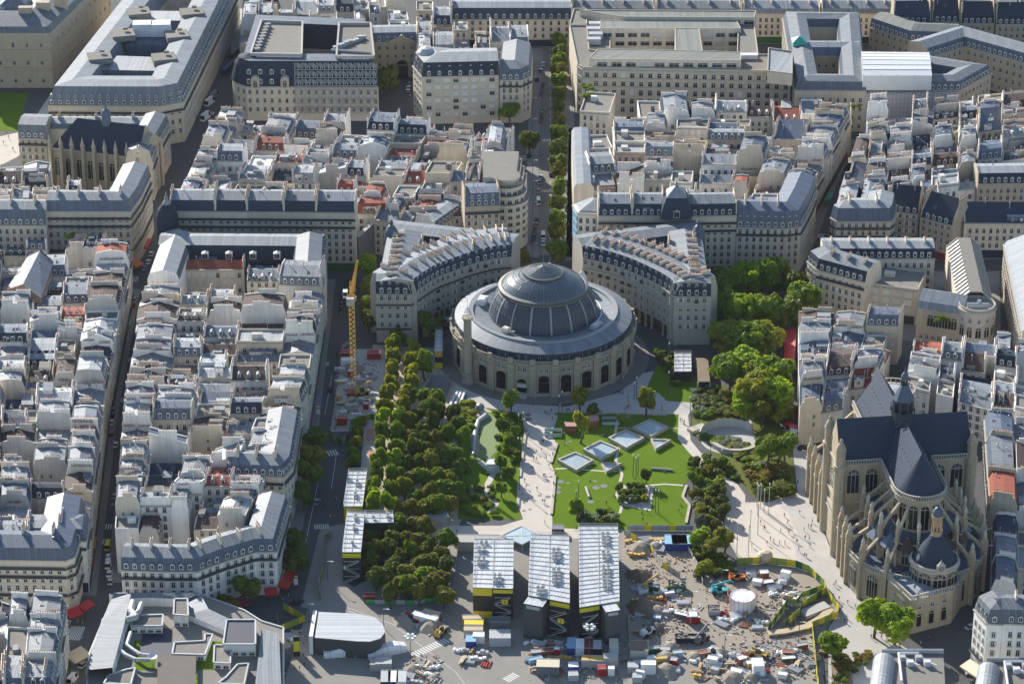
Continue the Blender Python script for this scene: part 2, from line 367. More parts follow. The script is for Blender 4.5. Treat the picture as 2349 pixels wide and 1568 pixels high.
# ---------------------------------------------------------------- houses
WW={'white_plaster':'white','cream_stone':'cream stone','warm_stone':'tan stone','beige_plaster':'beige','grey_plaster':'grey','brown_brick':'brown brick','carved_stone':'ochre stone','pale_stone':'pale stone'}
RW={'zinc':'grey zinc','bright_zinc':'pale zinc','dark_zinc':'blue-grey zinc','slate':'dark slate','brown_tile':'dark brown','red_tile':'red tile','gravel_roof':'gravel','green_metal':'greenish metal','white_metal':'white'}
SK={'mansard':'mansard','gable':'pitched','shed':'lean-to','flat':'flat'}
def house(q, h, roof='mansard', rm='zinc', wm='cream_stone', label=None, cat='house', group=None, steep=None, hip=(0,0), kinds=None, rr=R, balc=(), chim=True, dorm=None, k=None, pitch=None, shop=True, name='town_house', sidewin=False, fh=3.1, sp=2.7, z0=None, dormer_rows=1, chim_m=None, extras=True, t=None, parapet=.8, w=1.25, wh=2.1):
    a,b,c,d=q
    W=(hypot(b[0]-a[0],b[1]-a[1])+hypot(c[0]-d[0],c[1]-d[1]))/2; D=(hypot(d[0]-a[0],d[1]-a[1])+hypot(c[0]-b[0],c[1]-b[1]))/2
    cen=((a[0]+b[0]+c[0]+d[0])/4,(a[1]+b[1]+c[1]+d[1])/4)
    if t is None: t=thing(name,label,cat,(cen[0],cen[1],0),group)
    def pt(u,dd,z):
        v=dd/D; p=lerp(lerp(a,d,v),lerp(b,c,v),u); return (p[0],p[1],z)
    steep=steep or rm
    if roof=='mansard':
        k=k or rr.uniform(2.6,4.0); pi_=pitch or rr.uniform(.06,.2); ins=min(1.1,k*.32); rz=h+k+(D/2-ins)*pi_
        prof=[(0,h),(ins,h+k),(D/2,rz),(D-ins,h+k),(D,h)]; pm=[1,0,0,1]
    elif roof=='gable':
        pi_=pitch or rr.uniform(.2,.46); rz=h+D/2*pi_
        prof=[(-.25,h-.1),(D/2,rz),(D+.25,h-.1)]; pm=[0,0]
    elif roof=='shed':
        pi_=pitch or rr.uniform(.2,.45); rz=h+D*pi_
        prof=[(-.25,h-.05),(D,rz)]; pm=[0]
        if rr.random()<.4: prof=[(0,rz),(D+.25,h-.05)]
    else:
        rz=h; prof=[(0,h),(D,h)]; pm=[0]
    wb=MB(); rb=MB()
    zf=prof[0][1] if roof=='shed' else h; zb=prof[-1][1] if roof=='shed' else h
    wb.face([pt(0,0,0),pt(1,0,0),pt(1,0,zf),pt(0,0,zf)]); wb.face([pt(1,D,0),pt(0,D,0),pt(0,D,zb),pt(1,D,zb)])
    ins_u=lambda i: 0 if i in (0,len(prof)-1) else (min(D/2,W*.42) if abs(prof[i][0]-D/2)<.01 else min(1.1,W*.2))/W
    uu=[[ins_u(i) if hip[0] else 0 for i in range(len(prof))],[1-ins_u(i) if hip[1] else 1 for i in range(len(prof))]]
    for i in range(len(prof)-1):
        (d0,z0_),(d1,z1_)=prof[i],prof[i+1]
        rb.face([pt(uu[0][i],d0,z0_),pt(uu[1][i],d0,z0_),pt(uu[1][i+1],d1,z1_),pt(uu[0][i+1],d1,z1_)],pm[i])
    th=.4/W
    for s in (0,1):
        U=s
        def ordr(ps): return ps if s==1 else ps[::-1]
        if hip[s] and roof in('mansard','gable'):
            wb.face(ordr([pt(U,0,0),pt(U,D,0),pt(U,D,h),pt(U,0,h)]))
            n=len(prof)
            for i in range(n//2):
                j=n-1-i
                ps=[pt(uu[s][i],prof[i][0],prof[i][1]),pt(uu[s][j],prof[j][0],prof[j][1])]
                ps+= [pt(uu[s][j-1],prof[j-1][0],prof[j-1][1])]
                if i+1!=j-1: ps.append(pt(uu[s][i+1],prof[i+1][0],prof[i+1][1]))
                rb.face(ordr(ps),pm[i])
        else:
            ra=.45 if roof!='flat' else 0
            inn=U+(th if s==0 else -th)
            pr=[(max(0,min(D,x)),z+ra) for x,z in prof]
            wb.face(ordr([pt(U,0,0),pt(U,D,0)]+[pt(U,x,z) for x,z in reversed(pr)]))
            if ra:
                for i in range(len(pr)-1):
                    (x0,y0),(x1,y1)=pr[i],pr[i+1]
                    wb.face(ordr([pt(U,x0,y0),pt(U,x1,y1),pt(inn,x1,y1),pt(inn,x0,y0)][::-1]))
                    wb.face(ordr([pt(inn,x0,y0),pt(inn,x1,y1),pt(inn,x1,y1-1.2),pt(inn,x0,y0-1.2)][::-1]))
    if roof=='flat' and parapet:
        poly=[pt(0,0,0),pt(1,0,0),pt(1,D,0),pt(0,D,0)]
        for i in range(4):
            p0,p1=poly[i],poly[(i+1)%4]; L=hypot(p1[0]-p0[0],p1[1]-p0[1]); ang=atan2(p1[1]-p0[1],p1[0]-p0[0])
            nx,ny=-(p1[1]-p0[1])/L*.15,(p1[0]-p0[0])/L*.15
            wb.box((p0[0]+p1[0])/2+nx,(p0[1]+p1[1])/2+ny,h,h+parapet,L-.01*i,.29,ang)
    wb.build('wall',[wm],t); rb.build('roof',[rm,steep],t)
    # facades
    kinds=kinds or rr.choice([('plain','plain','shut'),('plain','arms','shut'),('arms','arms','shut'),('plain','plain','plain')])
    sides=[(a,b,True)]
    if D>4: sides.append((c,d,False))
    if sidewin or hip[1]: sides.append((b,c,hip[1]))
    if sidewin or hip[0]: sides.append((d,a,hip[0]))
    zs=z0 if z0 is not None else (4.4 if shop else 1.2)
    for (s0,s1,st) in sides:
        L=hypot(s1[0]-s0[0],s1[1]-s0[1])
        if L<2.5: continue
        n=((s1[1]-s0[1])/L,-(s1[0]-s0[0])/L); vis=outward(s0,n)
        if vis<.04: continue
        lo=zs if st or not extras else max(zs, h-7.5)
        facade_windows(t,s0,s1,lo,h,fh,sp,kinds,w=w,h=wh,rr=rr)
        if st:
            cornice(t,s0,s1,h-.4)
            if shop:
                mb=MB(); cx,cy=(s0[0]+s1[0])/2+n[0]*.06,(s0[1]+s1[1])/2+n[1]*.06
                mb.box(cx,cy,.15,3.4,L*.92,.12,atan2(s1[1]-s0[1],s1[0]-s0[0])); mb.build('shopfront',rr.choice(['navy_paint','iron','black_paint','maroon_paint','darkgreen_paint']),t)
            for z in balc: balcony(t,s0,s1,z)
    if extras:
        for s,(s0,s1) in ((1,(b,c)),(0,(d,a))):
            if hip[s] or sidewin or rr.random()<.45: continue
            L=hypot(s1[0]-s0[0],s1[1]-s0[1]); n=((s1[1]-s0[1])/L,-(s1[0]-s0[0])/L)
            if outward(s0,n)>.5: facade_windows(t,s0,s1,max(2,h-7),h+.4,3.05,2.9,('plain','plain','shut'),w=1.0,h=1.6,rr=rr,skip=.45)
    # roof furniture
    if roof=='mansard' and dorm is not False:
        dm,dw=dormer_mesh(rm if rm!='red_tile' else 'zinc')
        for (s0,s1,off) in ((a,b,0),(c,d,0))+(((b,c,1),) if hip[1] else ())+(((d,a,1),) if hip[0] else ()):
            L=hypot(s1[0]-s0[0],s1[1]-s0[1]); ux,uy=(s1[0]-s0[0])/L,(s1[1]-s0[1])/L; n=(uy,-ux)
            if outward(s0,n)<.1 or L<3: continue
            num=max(1,int((L-1)/sp))
            for r_ in range(dormer_rows):
                for i in range(num):
                    s=L/2+(i-(num-1)/2)*sp; f=.25+.0*r_
                    o=inst('dormer',dm,t,(s0[0]+ux*s-n[0]*(.12+.55*r_),s0[1]+uy*s-n[1]*(.12+.55*r_),h+.45+r_*2.3),atan2(uy,ux), None if r_==0 else (.8,.8,.8)); instc('dormer_window',dw,o)
    elif roof=='gable' and dorm is not False and rm!='gravel_roof' and (dorm or rr.random()<.4):
        dm,dw=dormer_mesh(rm if rm in('zinc','slate','dark_zinc','bright_zinc') else 'zinc',1.2,1.3)
        for (s0,s1) in ((a,b),(c,d)):
            L=hypot(s1[0]-s0[0],s1[1]-s0[1]); ux,uy=(s1[0]-s0[0])/L,(s1[1]-s0[1])/L; n=(uy,-ux)
            if outward(s0,n)<.1 or L<3: continue
            num=max(1,int((L-1)/3.3))
            for i in range(num):
                s=L/2+(i-(num-1)/2)*3.3
                o=inst('dormer',dm,t,(s0[0]+ux*s-n[0]*1.2,s0[1]+uy*s-n[1]*1.2,h+1.2*pi_-.1),atan2(uy,ux)); instc('dormer_window',dw,o)
    if chim and roof!='flat':
        cm=chim_m or (wm if wm!='carved_stone' else 'beige_plaster')
        for s in (0,1):
            if hip[s] and D<9: continue
            if rr.random()<.12: continue
            n=1 if rr.random()<.6 or D<9 else 2
            for i in range(n):
                Lc=rr.uniform(max(2,D*.35),max(2.6,min(11,D*(.9 if n==1 else .42)))); v=rr.uniform(.4,.6) if n==1 else (.25+.5*i)
                dd=v*D; u=(.35/W if s==0 else 1-.35/W)
                if hip[s]: u=(.28 if s==0 else .72)
                p=pt(u,dd,0); q0=pt(u,dd+.5,0); ang=atan2(q0[1]-p[1],q0[0]-p[0])
                me,po=chim_mesh(Lc,cm); o=inst('chimney',me,t,(p[0],p[1],rz+rr.uniform(.5,1.6)),ang); instc('chimney_pots',po,o)
    if extras and roof!='flat':
        for _ in range(rr.randint(0,2)):
            sd=0 if rr.random()<.6 else 1
            i0=0 if roof!='mansard' else 1
            (d0,z0_),(d1,z1_)=(prof[i0],prof[i0+1]) if sd==0 or len(prof)<3 else (prof[-1-i0],prof[-2-i0])
            v=rr.uniform(.3,.7); u=rr.uniform(.25,.75); dd=d0+(d1-d0)*v; zz=z0_+(z1_-z0_)*v
            p=pt(u,dd,zz+.1); q0=pt(u,dd+.5,0); sl=atan2(z1_-z0_,d1-d0) if d1>d0 else -atan2(z1_-z0_,d0-d1)
            o=inst('skylight',skylight_mesh(),t,p,0); o.rotation_euler=(sl,0,atan2(q0[1]-p[1],q0[0]-p[0])-pi/2)
    if extras and roof!='flat' and W>4.5 and D>5:
        for _ in range(rr.choice((0,1,1,2))):
            u0=rr.uniform(.06,.55); u1=min(.94,u0+rr.uniform(.22,.42)); d0=D*rr.uniform(.42,.6); d1=D*rr.uniform(.78,.98); zt=min(rz+1.2,h+rr.uniform(.8,3.6))
            if rr.random()<.3: d0,d1=D*.05,D*rr.uniform(.25,.4)
            p4=[pt(u0,d0,0),pt(u1,d0,0),pt(u1,d1,0),pt(u0,d1,0)]
            mb=MB(); mb.prism([(x,y) for x,y,_z in p4],h-4,zt,0,1); mb.build('roof_room',[rr.choice([wm,'white_plaster','zinc','dark_zinc','dark_zinc']),rr.choice(['zinc','bright_zinc','dark_zinc','gravel_roof'])],t)
            for e in range(4):
                s0,s1=p4[e],p4[(e+1)%4]; L=hypot(s1[0]-s0[0],s1[1]-s0[1])
                if L<1.8: continue
                n=((s1[1]-s0[1])/L,-(s1[0]-s0[0])/L)
                if outward(s0,n)>.4:
                    for f in ((.5,) if L<4 else (.28,.72)):
                        q_=lerp(s0,s1,f); inst('window',win_mesh(1.0,1.3,rr.choice(('plain','plain','shut'))),t,(q_[0]+n[0]*.03,q_[1]+n[1]*.03,zt-1.9),atan2(s1[1]-s0[1],s1[0]-s0[0]))
        for _ in range(rr.randint(0,3)):
            p=pt(rr.uniform(.15,.85),D*rr.uniform(.2,.8),rz-1.5); inst('vent_pipe',vent_mesh(),t,p,0,(1,1,rr.uniform(.8,1.4)))
    if extras and roof=='flat' and W>4 and D>4:
        mb=MB(); p=pt(rr.uniform(.3,.7),D*rr.uniform(.3,.7),0); ang=atan2(b[1]-a[1],b[0]-a[0])
        mb.box(p[0],p[1],h+.01,h+rr.uniform(1.2,2.6),min(W*.35,rr.uniform(1.5,4)),min(D*.35,rr.uniform(1.5,3)),ang); mb.build('roof_cabin',rr.choice(['white_plaster','zinc','grey_plaster']),t)
    t['h']=h
    return t
def hq(S, z=20): return [P(x,y,z) for x,y in S]
def vent_mesh():
    def f(): b=MB(); b.tube((0,0,0),(0,0,2.4),.13,6); b.lathe(0,0,[(.28,2.3),(.26,2.5),(0,2.7)],8); return b.mesh('vent_pipe',['galvanised'])
    return cached('vent',f)
PAL_W=['white_plaster']*6+['cream_stone']*2+['beige_plaster']*2+['grey_plaster']*2
PAL_R=['zinc']*9+['bright_zinc']*3+['dark_zinc']*4+['slate']*3+['brown_tile']*3+['red_tile']*1+['gravel_roof']*2
def rooflab(roof,rm): return f"{RW[rm]} {SK[roof]} roof"
FORCE=[(*P(x,y,22),m) for x,y,m in ((775,405,'red_tile'),(815,412,'red_tile'),(850,425,'red_tile'),(965,385,'red_tile'),(950,432,'red_tile'),(540,398,'brown_tile'),(620,425,'brown_tile'),(700,430,'brown_tile'),(605,345,'white_metal'),(1745,400,'red_tile'),(1820,235,'red_tile'),(495,1065,'red_tile'),(545,835,'red_tile'),(480,700,'brown_tile'),(520,690,'brown_tile'),(560,725,'brown_tile'),(600,700,'brown_tile'),(560,765,'brown_tile'),(470,765,'brown_tile'),(440,890,'brown_tile'),(590,880,'slate'),(350,1050,'slate'),(560,1050,'slate'),(60,960,'slate'),(160,1080,'brown_tile'),(90,830,'brown_tile'),(1900,800,'brown_tile'),(2070,420,'slate'),(1730,300,'zinc'))]
def fill(name, S, rows, cols, seed, streets='LRN', z=20, hr=(15.5,21.5), wpal=None, rpal=None, court=.16, W=None, skip=(), group=None):
    """a city block: S = near-left, near-right, far-right, far-left at eave height; every lot becomes a house of its own"""
    rr=random.Random(seed); Q=W or hq(S,z)
    B=lambda u,v: lerp(lerp(Q[0],Q[1],u),lerp(Q[3],Q[2],u),v)
    us=[0]+[(j+rr.uniform(-.14,.14))/cols for j in range(1,cols)]+[1]
    wpal=wpal or PAL_W; rpal=rpal or PAL_R
    for j in range(cols):
        edgeL,edgeR=j==0 and 'L' in streets, j==cols-1 and 'R' in streets
        nr=max(1,rows+rr.choice((-1,0,0,1))) if not (j in (0,cols-1)) else rows
        vs=[0]+[(i+rr.uniform(-.22,.22))/nr for i in range(1,nr)]+[1]
        for i in range(nr):
            if (j,i) in skip: continue
            u0,u1,v0,v1=us[j],us[j+1],vs[i],vs[i+1]
            n_=i==0 and 'N' in streets; f_=i==nr-1 and 'F' in streets
            inner=not(edgeL or edgeR or n_ or f_)
            h=rr.uniform(*hr)
            if inner:
                if rr.random()<court:
                    if rr.random()<.5: continue
                    h=rr.uniform(4,8)
                else: h*=rr.uniform(.78,1.05)
                if rr.random()<.35:   # a lot with a yard beside the house
                    e=rr.uniform(.2,.35)
                    if rr.random()<.5: u1-= (u1-u0)*e
                    else: v0+=(v1-v0)*e
            A,Bq,C,Dq=B(u0,v0),B(u1,v0),B(u1,v1),B(u0,v1)
            hip=(0,0)
            if n_: q=[A,Bq,C,Dq]; hip=(1 if j==0 and 'L' in streets else 0,1 if j==cols-1 and 'R' in streets else 0)
            elif edgeL: q=[Dq,A,Bq,C]
            elif edgeR: q=[Bq,C,Dq,A]
            elif f_: q=[C,Dq,A,Bq]
            else:
                w_=hypot(Bq[0]-A[0],Bq[1]-A[1]); d_=hypot(Dq[0]-A[0],Dq[1]-A[1])
                x=rr.random()
                q=[A,Bq,C,Dq] if x<.68 else ([Dq,A,Bq,C] if x<.84 else [Bq,C,Dq,A])
            rm=rr.choice(rpal); wm=rr.choice(wpal); force=None
            cc=((A[0]+Bq[0]+C[0]+Dq[0])/4,(A[1]+Bq[1]+C[1]+Dq[1])/4)
            for (fx,fy,fm) in FORCE:
                if hypot(fx-cc[0],(fy-cc[1])*.7)<5.5: force=fm
            if inner: roof=rr.choice(['gable']*4+['mansard']*5+['shed']*2+['flat']*2)
            else: roof=rr.choice(['mansard']*6+['gable']*4)
            if h<9: roof='shed' if rr.random()<.6 else 'flat'
            if force: rm=force; roof=rr.choice(['gable','mansard']) if force!='white_metal' else 'flat'; h=max(h,15)
            if rm=='gravel_roof': roof='flat'
            if roof=='flat' and rm not in('gravel_roof','bright_zinc','white_metal'): rm=rr.choice(['gravel_roof','bright_zinc','zinc'])
            steep=rm
            if roof=='mansard':
                if rm in('red_tile','brown_tile'): steep=rm; 
                else: steep=rr.choice([rm,'slate','dark_zinc','dark_zinc'])
                if steep!=rm and rm=='slate': rm='zinc'
            lab=f"{WW[wm]} {'house' if not inner else ('yard house' if q[0]==A else 'rear wing') if h>9 else 'outbuilding'}, {rooflab(roof,rm)}, {ordn(i)} lot, {ordn(j)} rank, {name}"
            kind_='town_house' if not inner else ('courtyard_house' if q[0]==A else 'rear_wing') if h>9 else 'outbuilding'
            house(q,h,roof,rm,wm,lab,name=kind_,cat=kind_.replace('_',' '),group=group or f'{kind_.replace(chr(95),chr(32))}s in the {name}',steep=steep,hip=hip,rr=rr,shop=not inner,balc=(h-3.2,) if (not inner and roof=='mansard' and rr.random()<.5) else ())
# ---------------------------------------------------------------- swept wings (curved or many-sided buildings)
def wing(front, depth, h, k, pitch, t, wm, rm, steep, names=('wall','roof'), z0=0, closed=False, ins=1.1, back_h=None, win=None, dorm=None, dsp=2.7, ends=True, rows=1, ridge=None, corn=True):
    """extrude a mansard profile along the polyline `front` (outward on the right-hand side)"""
    n=len(front); off=[]
    for i,p in enumerate(front):
        a=front[max(0,i-1)] if not closed else front[i-1]; b=front[min(n-1,i+1)] if not closed else front[(i+1)%n]
        d1=(p[0]-a[0],p[1]-a[1]); d2=(b[0]-p[0],b[1]-p[1])
        l1=hypot(*d1) or 1; l2=hypot(*d2) or 1
        n1=(-d1[1]/l1,d1[0]/l1) if hypot(*d1)>1e-6 else (-d2[1]/l2,d2[0]/l2); n2=(-d2[1]/l2,d2[0]/l2) if hypot(*d2)>1e-6 else n1
        m=(n1[0]+n2[0],n1[1]+n2[1]); ml=hypot(*m); m=(m[0]/ml,m[1]/ml); c=max(.35,m[0]*n1[0]+m[1]*n1[1])
        off.append((m[0]/c,m[1]/c))
    D=depth
    rd=ridge if ridge is not None else D/2
    prof=[(0,h,1),(ins,h+k,0),(rd,h+k+(rd-ins)*pitch,0)]
    if rd<D-ins-.01: prof+=[(D-ins,h+k,1),(D,h,1)]
    else: prof=[(0,h,1),(ins,h+k,0),(D,h+k+(D-ins)*pitch,0)]
    pt=lambda i,d,z:(front[i][0]+off[i][0]*d,front[i][1]+off[i][1]*d,z)
    wb=MB(); rb=MB(); rng=range(n if closed else n-1); u=0
    for i in rng:
        j=(i+1)%n; L=hypot(front[j][0]-front[i][0],front[j][1]-front[i][1])
        wb.face([pt(i,0,z0),pt(j,0,z0),pt(j,0,h),pt(i,0,h)]); zb=prof[-1][1]
        wb.face([pt(j,D,0),pt(i,D,0),pt(i,D,zb),pt(j,D,zb)])
        for s in range(len(prof)-1):
            m=1 if (s==0 or (s==len(prof)-2 and len(prof)==5)) else 0
            rb.face([pt(i,prof[s][0],prof[s][1]),pt(j,prof[s][0],prof[s][1]),pt(j,prof[s+1][0],prof[s+1][1]),pt(i,prof[s+1][0],prof[s+1][1])],m,[(u,0),(u+L,0),(u+L,3),(u,3)])
        u+=L
    if not closed and ends:
        for i,rev in ((0,True),(n-1,False)):
            ps=[pt(i,0,0),pt(i,D,0)]+[pt(i,d,z) for d,z,_ in reversed(prof)]
            wb.face(ps[::-1] if rev else ps)
    wb.build(names[0],[wm],t); rb.build(names[1],[rm,steep],t)
    if win or dorm:
        dm,dw=dormer_mesh(rm)
        for i in rng:
            j=(i+1)%n; a,b=front[i],front[j]; L=hypot(b[0]-a[0],b[1]-a[1]); ux,uy=(b[0]-a[0])/L,(b[1]-a[1])/L; nn=(uy,-ux)
            if outward(a,nn)<.03: continue
            if win: facade_windows(t,a,b,win[0],h,win[1],win[2],win[3],margin=.5,w=win[4] if len(win)>4 else 1.25,h=win[5] if len(win)>5 else 2.1)
            if corn: cornice(t,a,b,h-.4)
            if dorm and L>1.5:
                num=max(1,int(L/dsp+.3))
                for r_ in range(rows):
                    for q in range(num):
                        s=L/2+(q-(num-1)/2)*dsp
                        o=inst('dormer',dm,t,(a[0]+ux*s-nn[0]*(.12+.75*r_),a[1]+uy*s-nn[1]*(.12+.75*r_),h+.4+r_*2.6),atan2(uy,ux),None if r_==0 else (.75,.75,.75)); instc('dormer_window',dw,o)
    return prof
def chim_row(t, pts, z, L, cm='beige_plaster', ang=None):
    for (x,y,a) in pts:
        me,po=chim_mesh(L,cm); o=inst('chimney',me,t,(x,y,z),a); instc('chimney_pots',po,o)
def arcpts(c, r, a0, a1, n): return [(c[0]+r*cos(a0+(a1-a0)*i/n),c[1]+r*sin(a0+(a1-a0)*i/n)) for i in range(n+1)]
# ================================================================ landmarks
def arch_mesh(w,h,mull=2,key='arch'):
    def f():
        b=MB(); r=w/2; zs=h-r
        pts=[(-r,zs)]+[(-r*cos(pi*i/8),zs+r*sin(pi*i/8)) for i in range(1,8)]+[(r,zs)]
        poly=[(-r,0),(r,0)]+[(x,z) for x,z in reversed(pts)]
        b.face([(x,-.05,z) for x,z in poly],1)
        for i in range(1,mull+1):
            x=-r+w*i/(mull+1); b.box(x,-.1,0,zs+sqrt(max(0,r*r-x*x)),.14,.1,m=0)
        b.box(0,-.1,zs-.1,zs+.1,w,.1,m=0)
        if mull>=2:
            for i in range(6):
                a=pi*(i+.5)/6; b.tube((0,-.12,zs+r*.15),(r*.95*cos(a),-.12,zs+r*.95*sin(a)),.07,4,0)
        o=[(x*1.12,-.12,zs+(z-zs)*1.12) for x,z in pts]; q=[(x,-.12,z) for x,z in pts]
        for i in range(len(pts)-1): b.face([q[i],q[i+1],o[i+1],o[i]][::-1],0)
        return b.mesh('arched_window',['pale_stone','window_glass'])
    return cached((key,w,h,mull),f)
# ---------------------------------------------------------------- the rotunda
RC=(11.4,-10.6)
def rotunda():
    cx,cy=RC
    t=thing('domed_rotunda','round stone exchange hall with slate and glass dome facing the lawn','exchange hall',(cx,cy,0))
    NB=26; st=2*pi/NB
    b=MB(); b.lathe(cx,cy,[(33.2,0),(33.2,1.2),(32.8,1.4),(32.8,12.4)],104); b.build('wall','carved_stone',t)
    for i in range(NB):
        a=-pi/2+i*st+st/2
        m=MB(); m.box(cx+33.0*cos(a),cy+33.0*sin(a),0,1.5,3.1,1.5,a+pi/2); m.box(cx+32.9*cos(a),cy+32.9*sin(a),1.5,10.8,2.4,1.0,a+pi/2); m.box(cx+33.0*cos(a),cy+33.0*sin(a),10.8,12.3,2.8,1.2,a+pi/2)
        m.box(cx+33.05*cos(a),cy+33.05*sin(a),9.6,10.1,2.6,1.1,a+pi/2)
        m.build('pilaster','carved_stone',t)
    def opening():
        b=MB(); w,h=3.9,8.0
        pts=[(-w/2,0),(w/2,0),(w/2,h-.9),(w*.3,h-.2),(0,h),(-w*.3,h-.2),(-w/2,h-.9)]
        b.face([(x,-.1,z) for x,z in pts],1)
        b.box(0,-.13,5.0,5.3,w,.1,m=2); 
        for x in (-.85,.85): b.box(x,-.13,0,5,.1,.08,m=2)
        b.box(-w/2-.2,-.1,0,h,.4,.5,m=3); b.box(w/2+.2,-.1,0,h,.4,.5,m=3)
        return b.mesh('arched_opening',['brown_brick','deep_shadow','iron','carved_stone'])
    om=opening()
    def pairw():
        b=MB()
        for s in (-.95,.95):
            b.face([(s-.62,-.06,0),(s+.62,-.06,0),(s+.62,-.06,2.1),(s-.62,-.06,2.1)],1)
            for x in (-.57,0,.57): b.box(s+x,-.1,0,2.1,.12,.1,m=0)
            for z in (0,1.4,2.0): b.box(s,-.1,z,z+.1,1.24,.1,m=0)
        b.box(0,-.15,-.2,0,3.6,.35,m=2)
        return b.mesh('window_pair',['window_white','window_glass','pale_stone'])
    pm=pairw()
    def atticw():
        b=MB()
        for s in (-1.3,1.3):
            b.box(s,0,0,1.9,1.5,.9,m=2); b.face([(s-.55,-.47,.15),(s+.55,-.47,.15),(s+.55,-.47,1.75),(s-.55,-.47,1.75)],1)
            b.box(s,-.5,.15,1.75,.1,.08,m=0); b.box(s,-.15,1.9,2.1,1.9,1.4,m=2)
        return b.mesh('attic_window',['window_white','window_glass','dark_zinc'])
    am=atticw()
    for i in range(NB):
        a=-pi/2+i*st
        if sin(a)>.25: continue
        n=(cos(a),sin(a))
        if i==NB-1:   # entrance with a balcony arch
            e=MB(); ang=a+pi/2; 
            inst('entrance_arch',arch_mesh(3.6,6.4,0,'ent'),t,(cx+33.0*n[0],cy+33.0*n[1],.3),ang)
            e.box(cx+33.2*n[0],cy+33.2*n[1],3.5,3.7,3.5,.5,ang)
            for k in range(9): e.box(cx+33.3*n[0]-sin(a)*(k-4)*.4,cy+33.3*n[1]+cos(a)*(k-4)*.4,3.7,4.4,.16,.16,ang)
            e.box(cx+33.3*n[0],cy+33.3*n[1],4.4,4.6,3.5,.25,ang); e.build('entrance_balcony','white_plaster',t)
            s=MB()
            for k in range(4): s.box(cx+(34.4-.35*k)*n[0],cy+(34.4-.35*k)*n[1],.0+.15*k,.15+.15*k,4.4,2.2-.2*k,ang)
            s.build('steps','pale_stone',t)
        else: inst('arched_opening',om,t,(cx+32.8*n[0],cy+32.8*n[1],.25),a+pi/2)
        inst('window_pair',pm,t,(cx+32.85*n[0],cy+32.85*n[1],9.5),a+pi/2)
        inst('attic_window',am,t,(cx+31.5*n[0],cy+31.5*n[1],13.6),a+pi/2)
    b=MB(); b.lathe(cx,cy,[(32.7,12.2),(33.4,12.4),(34.3,12.9),(34.3,13.3),(31.4,13.35)],104,smooth=False); b.build('cornice','carved_stone',t)
    b=MB(); b.lathe(cx,cy,[(33.7,14.15),(34.0,14.15),(34.0,14.4),(33.6,14.4),(33.7,14.15)],104,smooth=False)
    for i in range(NB*9):
        a=2*pi*i/(NB*9); b.box(cx+33.8*cos(a),cy+33.8*sin(a),13.3,14.15,.28,.28,a)
    for i in range(NB):
        a=-pi/2+i*st+st/2; b.box(cx+33.8*cos(a),cy+33.8*sin(a),13.3,14.7,.9,2.2,a); b.box(cx+33.8*cos(a),cy+33.8*sin(a),14.7,14.95,1.0,1.5,a)
    b.build('balustrade','carved_stone',t)
    b=MB(); b.lathe(cx,cy,[(31.6,13.3),(31.6,16.6)],104); b.build('attic_wall','slate',t)
    b=MB(); b.lathe(cx,cy,[(32.3,16.3),(32.3,16.65),(27.4,18.5)],104,smooth=True); b.lathe(cx,cy,[(27.4,18.5),(27.2,19.0),(25.6,18.9),(25.4,18.3)],104,1); b.lathe(cx,cy,[(25.4,18.3),(19.5,17.4)],104); b.build('ring_roof',['zinc','lead'],t)
    b=MB(); b.lathe(cx,cy,[(19.8,17.2),(19.75,18.2),(19.3,20.2),(18.6,22.4),(17.6,24.6),(16.4,26.4),(15.6,27.2)],96); b.build('lower_dome','dome_slate',t)
    for i in range(16):
        a=-pi/2+RAD(8)+i*2*pi/16; m=MB()
        pr=[(19.9,17.4),(19.85,18.2),(19.4,20.2),(18.7,22.4),(17.7,24.6),(16.5,26.4),(15.7,27.2)]
        for k in range(len(pr)-1):
            (r0,z0),(r1,z1)=pr[k],pr[k+1]; w=.36
            q=lambda r,z,s:(cx+r*cos(a)-sin(a)*s,cy+r*sin(a)+cos(a)*s,z)
            m.face([q(r0+.08,z0,-w),q(r0+.08,z0,w),q(r1+.08,z1,w),q(r1+.08,z1,-w)])
            for s in (-w,w): m.face([q(r0+.08,z0,s),q(r1+.08,z1,s),q(r1-.1,z1,s),q(r0-.1,z0,s)])
        m.build('dome_rib','bright_zinc',t)
    b=MB(); 
    for i in range(16):
        a0=-pi/2+RAD(8)+i*2*pi/16
        for z,r in ((18.0,19.9),(26.2,16.7),(22.2,18.8)):
            for f in ((.25,.4,.6,.75) if z!=22.2 else (.2,.5,.8)):
                a=a0+f*2*pi/16; b.box(cx+r*cos(a),cy+r*sin(a),z,z+.3,.3,.3,a)
    b.build('roof_hooks','lead',t)
    b=MB(); b.lathe(cx,cy,[(15.6,27.0),(16.3,27.1),(16.3,27.6),(15.9,27.7),(16.2,28.2),(16.4,28.6),(15.3,29.0),(15.0,28.9)],96,smooth=False)
    for i in range(144):
        a=2*pi*i/144; b.box(cx+16.25*cos(a),cy+16.25*sin(a),27.6,28.4,.12,.2,a)
    b.build('gallery_ring','gallery_iron',t)
    gp=[(15.1,28.8),(14.2,29.8),(13.0,30.8),(11.4,31.7),(9.4,32.5),(7.0,33.2)]
    b=MB(); b.lathe(cx,cy,gp,96); b.build('glass_dome','dome_glass',t)
    b=MB()
    for k,(r,z) in enumerate(gp[1:-1]+[lerp(gp[i],gp[i+1],.5) for i in range(5)]): b.lathe(cx,cy,[(r+.04,z-.05),(r+.09,z+.01),(r+.02,z+.06)],96)
    for i in range(64):
        a=2*pi*i/64
        for k in range(5):
            (r0,z0),(r1,z1)=gp[k],gp[k+1]; b.tube((cx+(r0+.04)*cos(a),cy+(r0+.04)*sin(a),z0+.04),(cx+(r1+.04)*cos(a),cy+(r1+.04)*sin(a),z1+.04),.035 if i%4 else .08,4,cap=False)
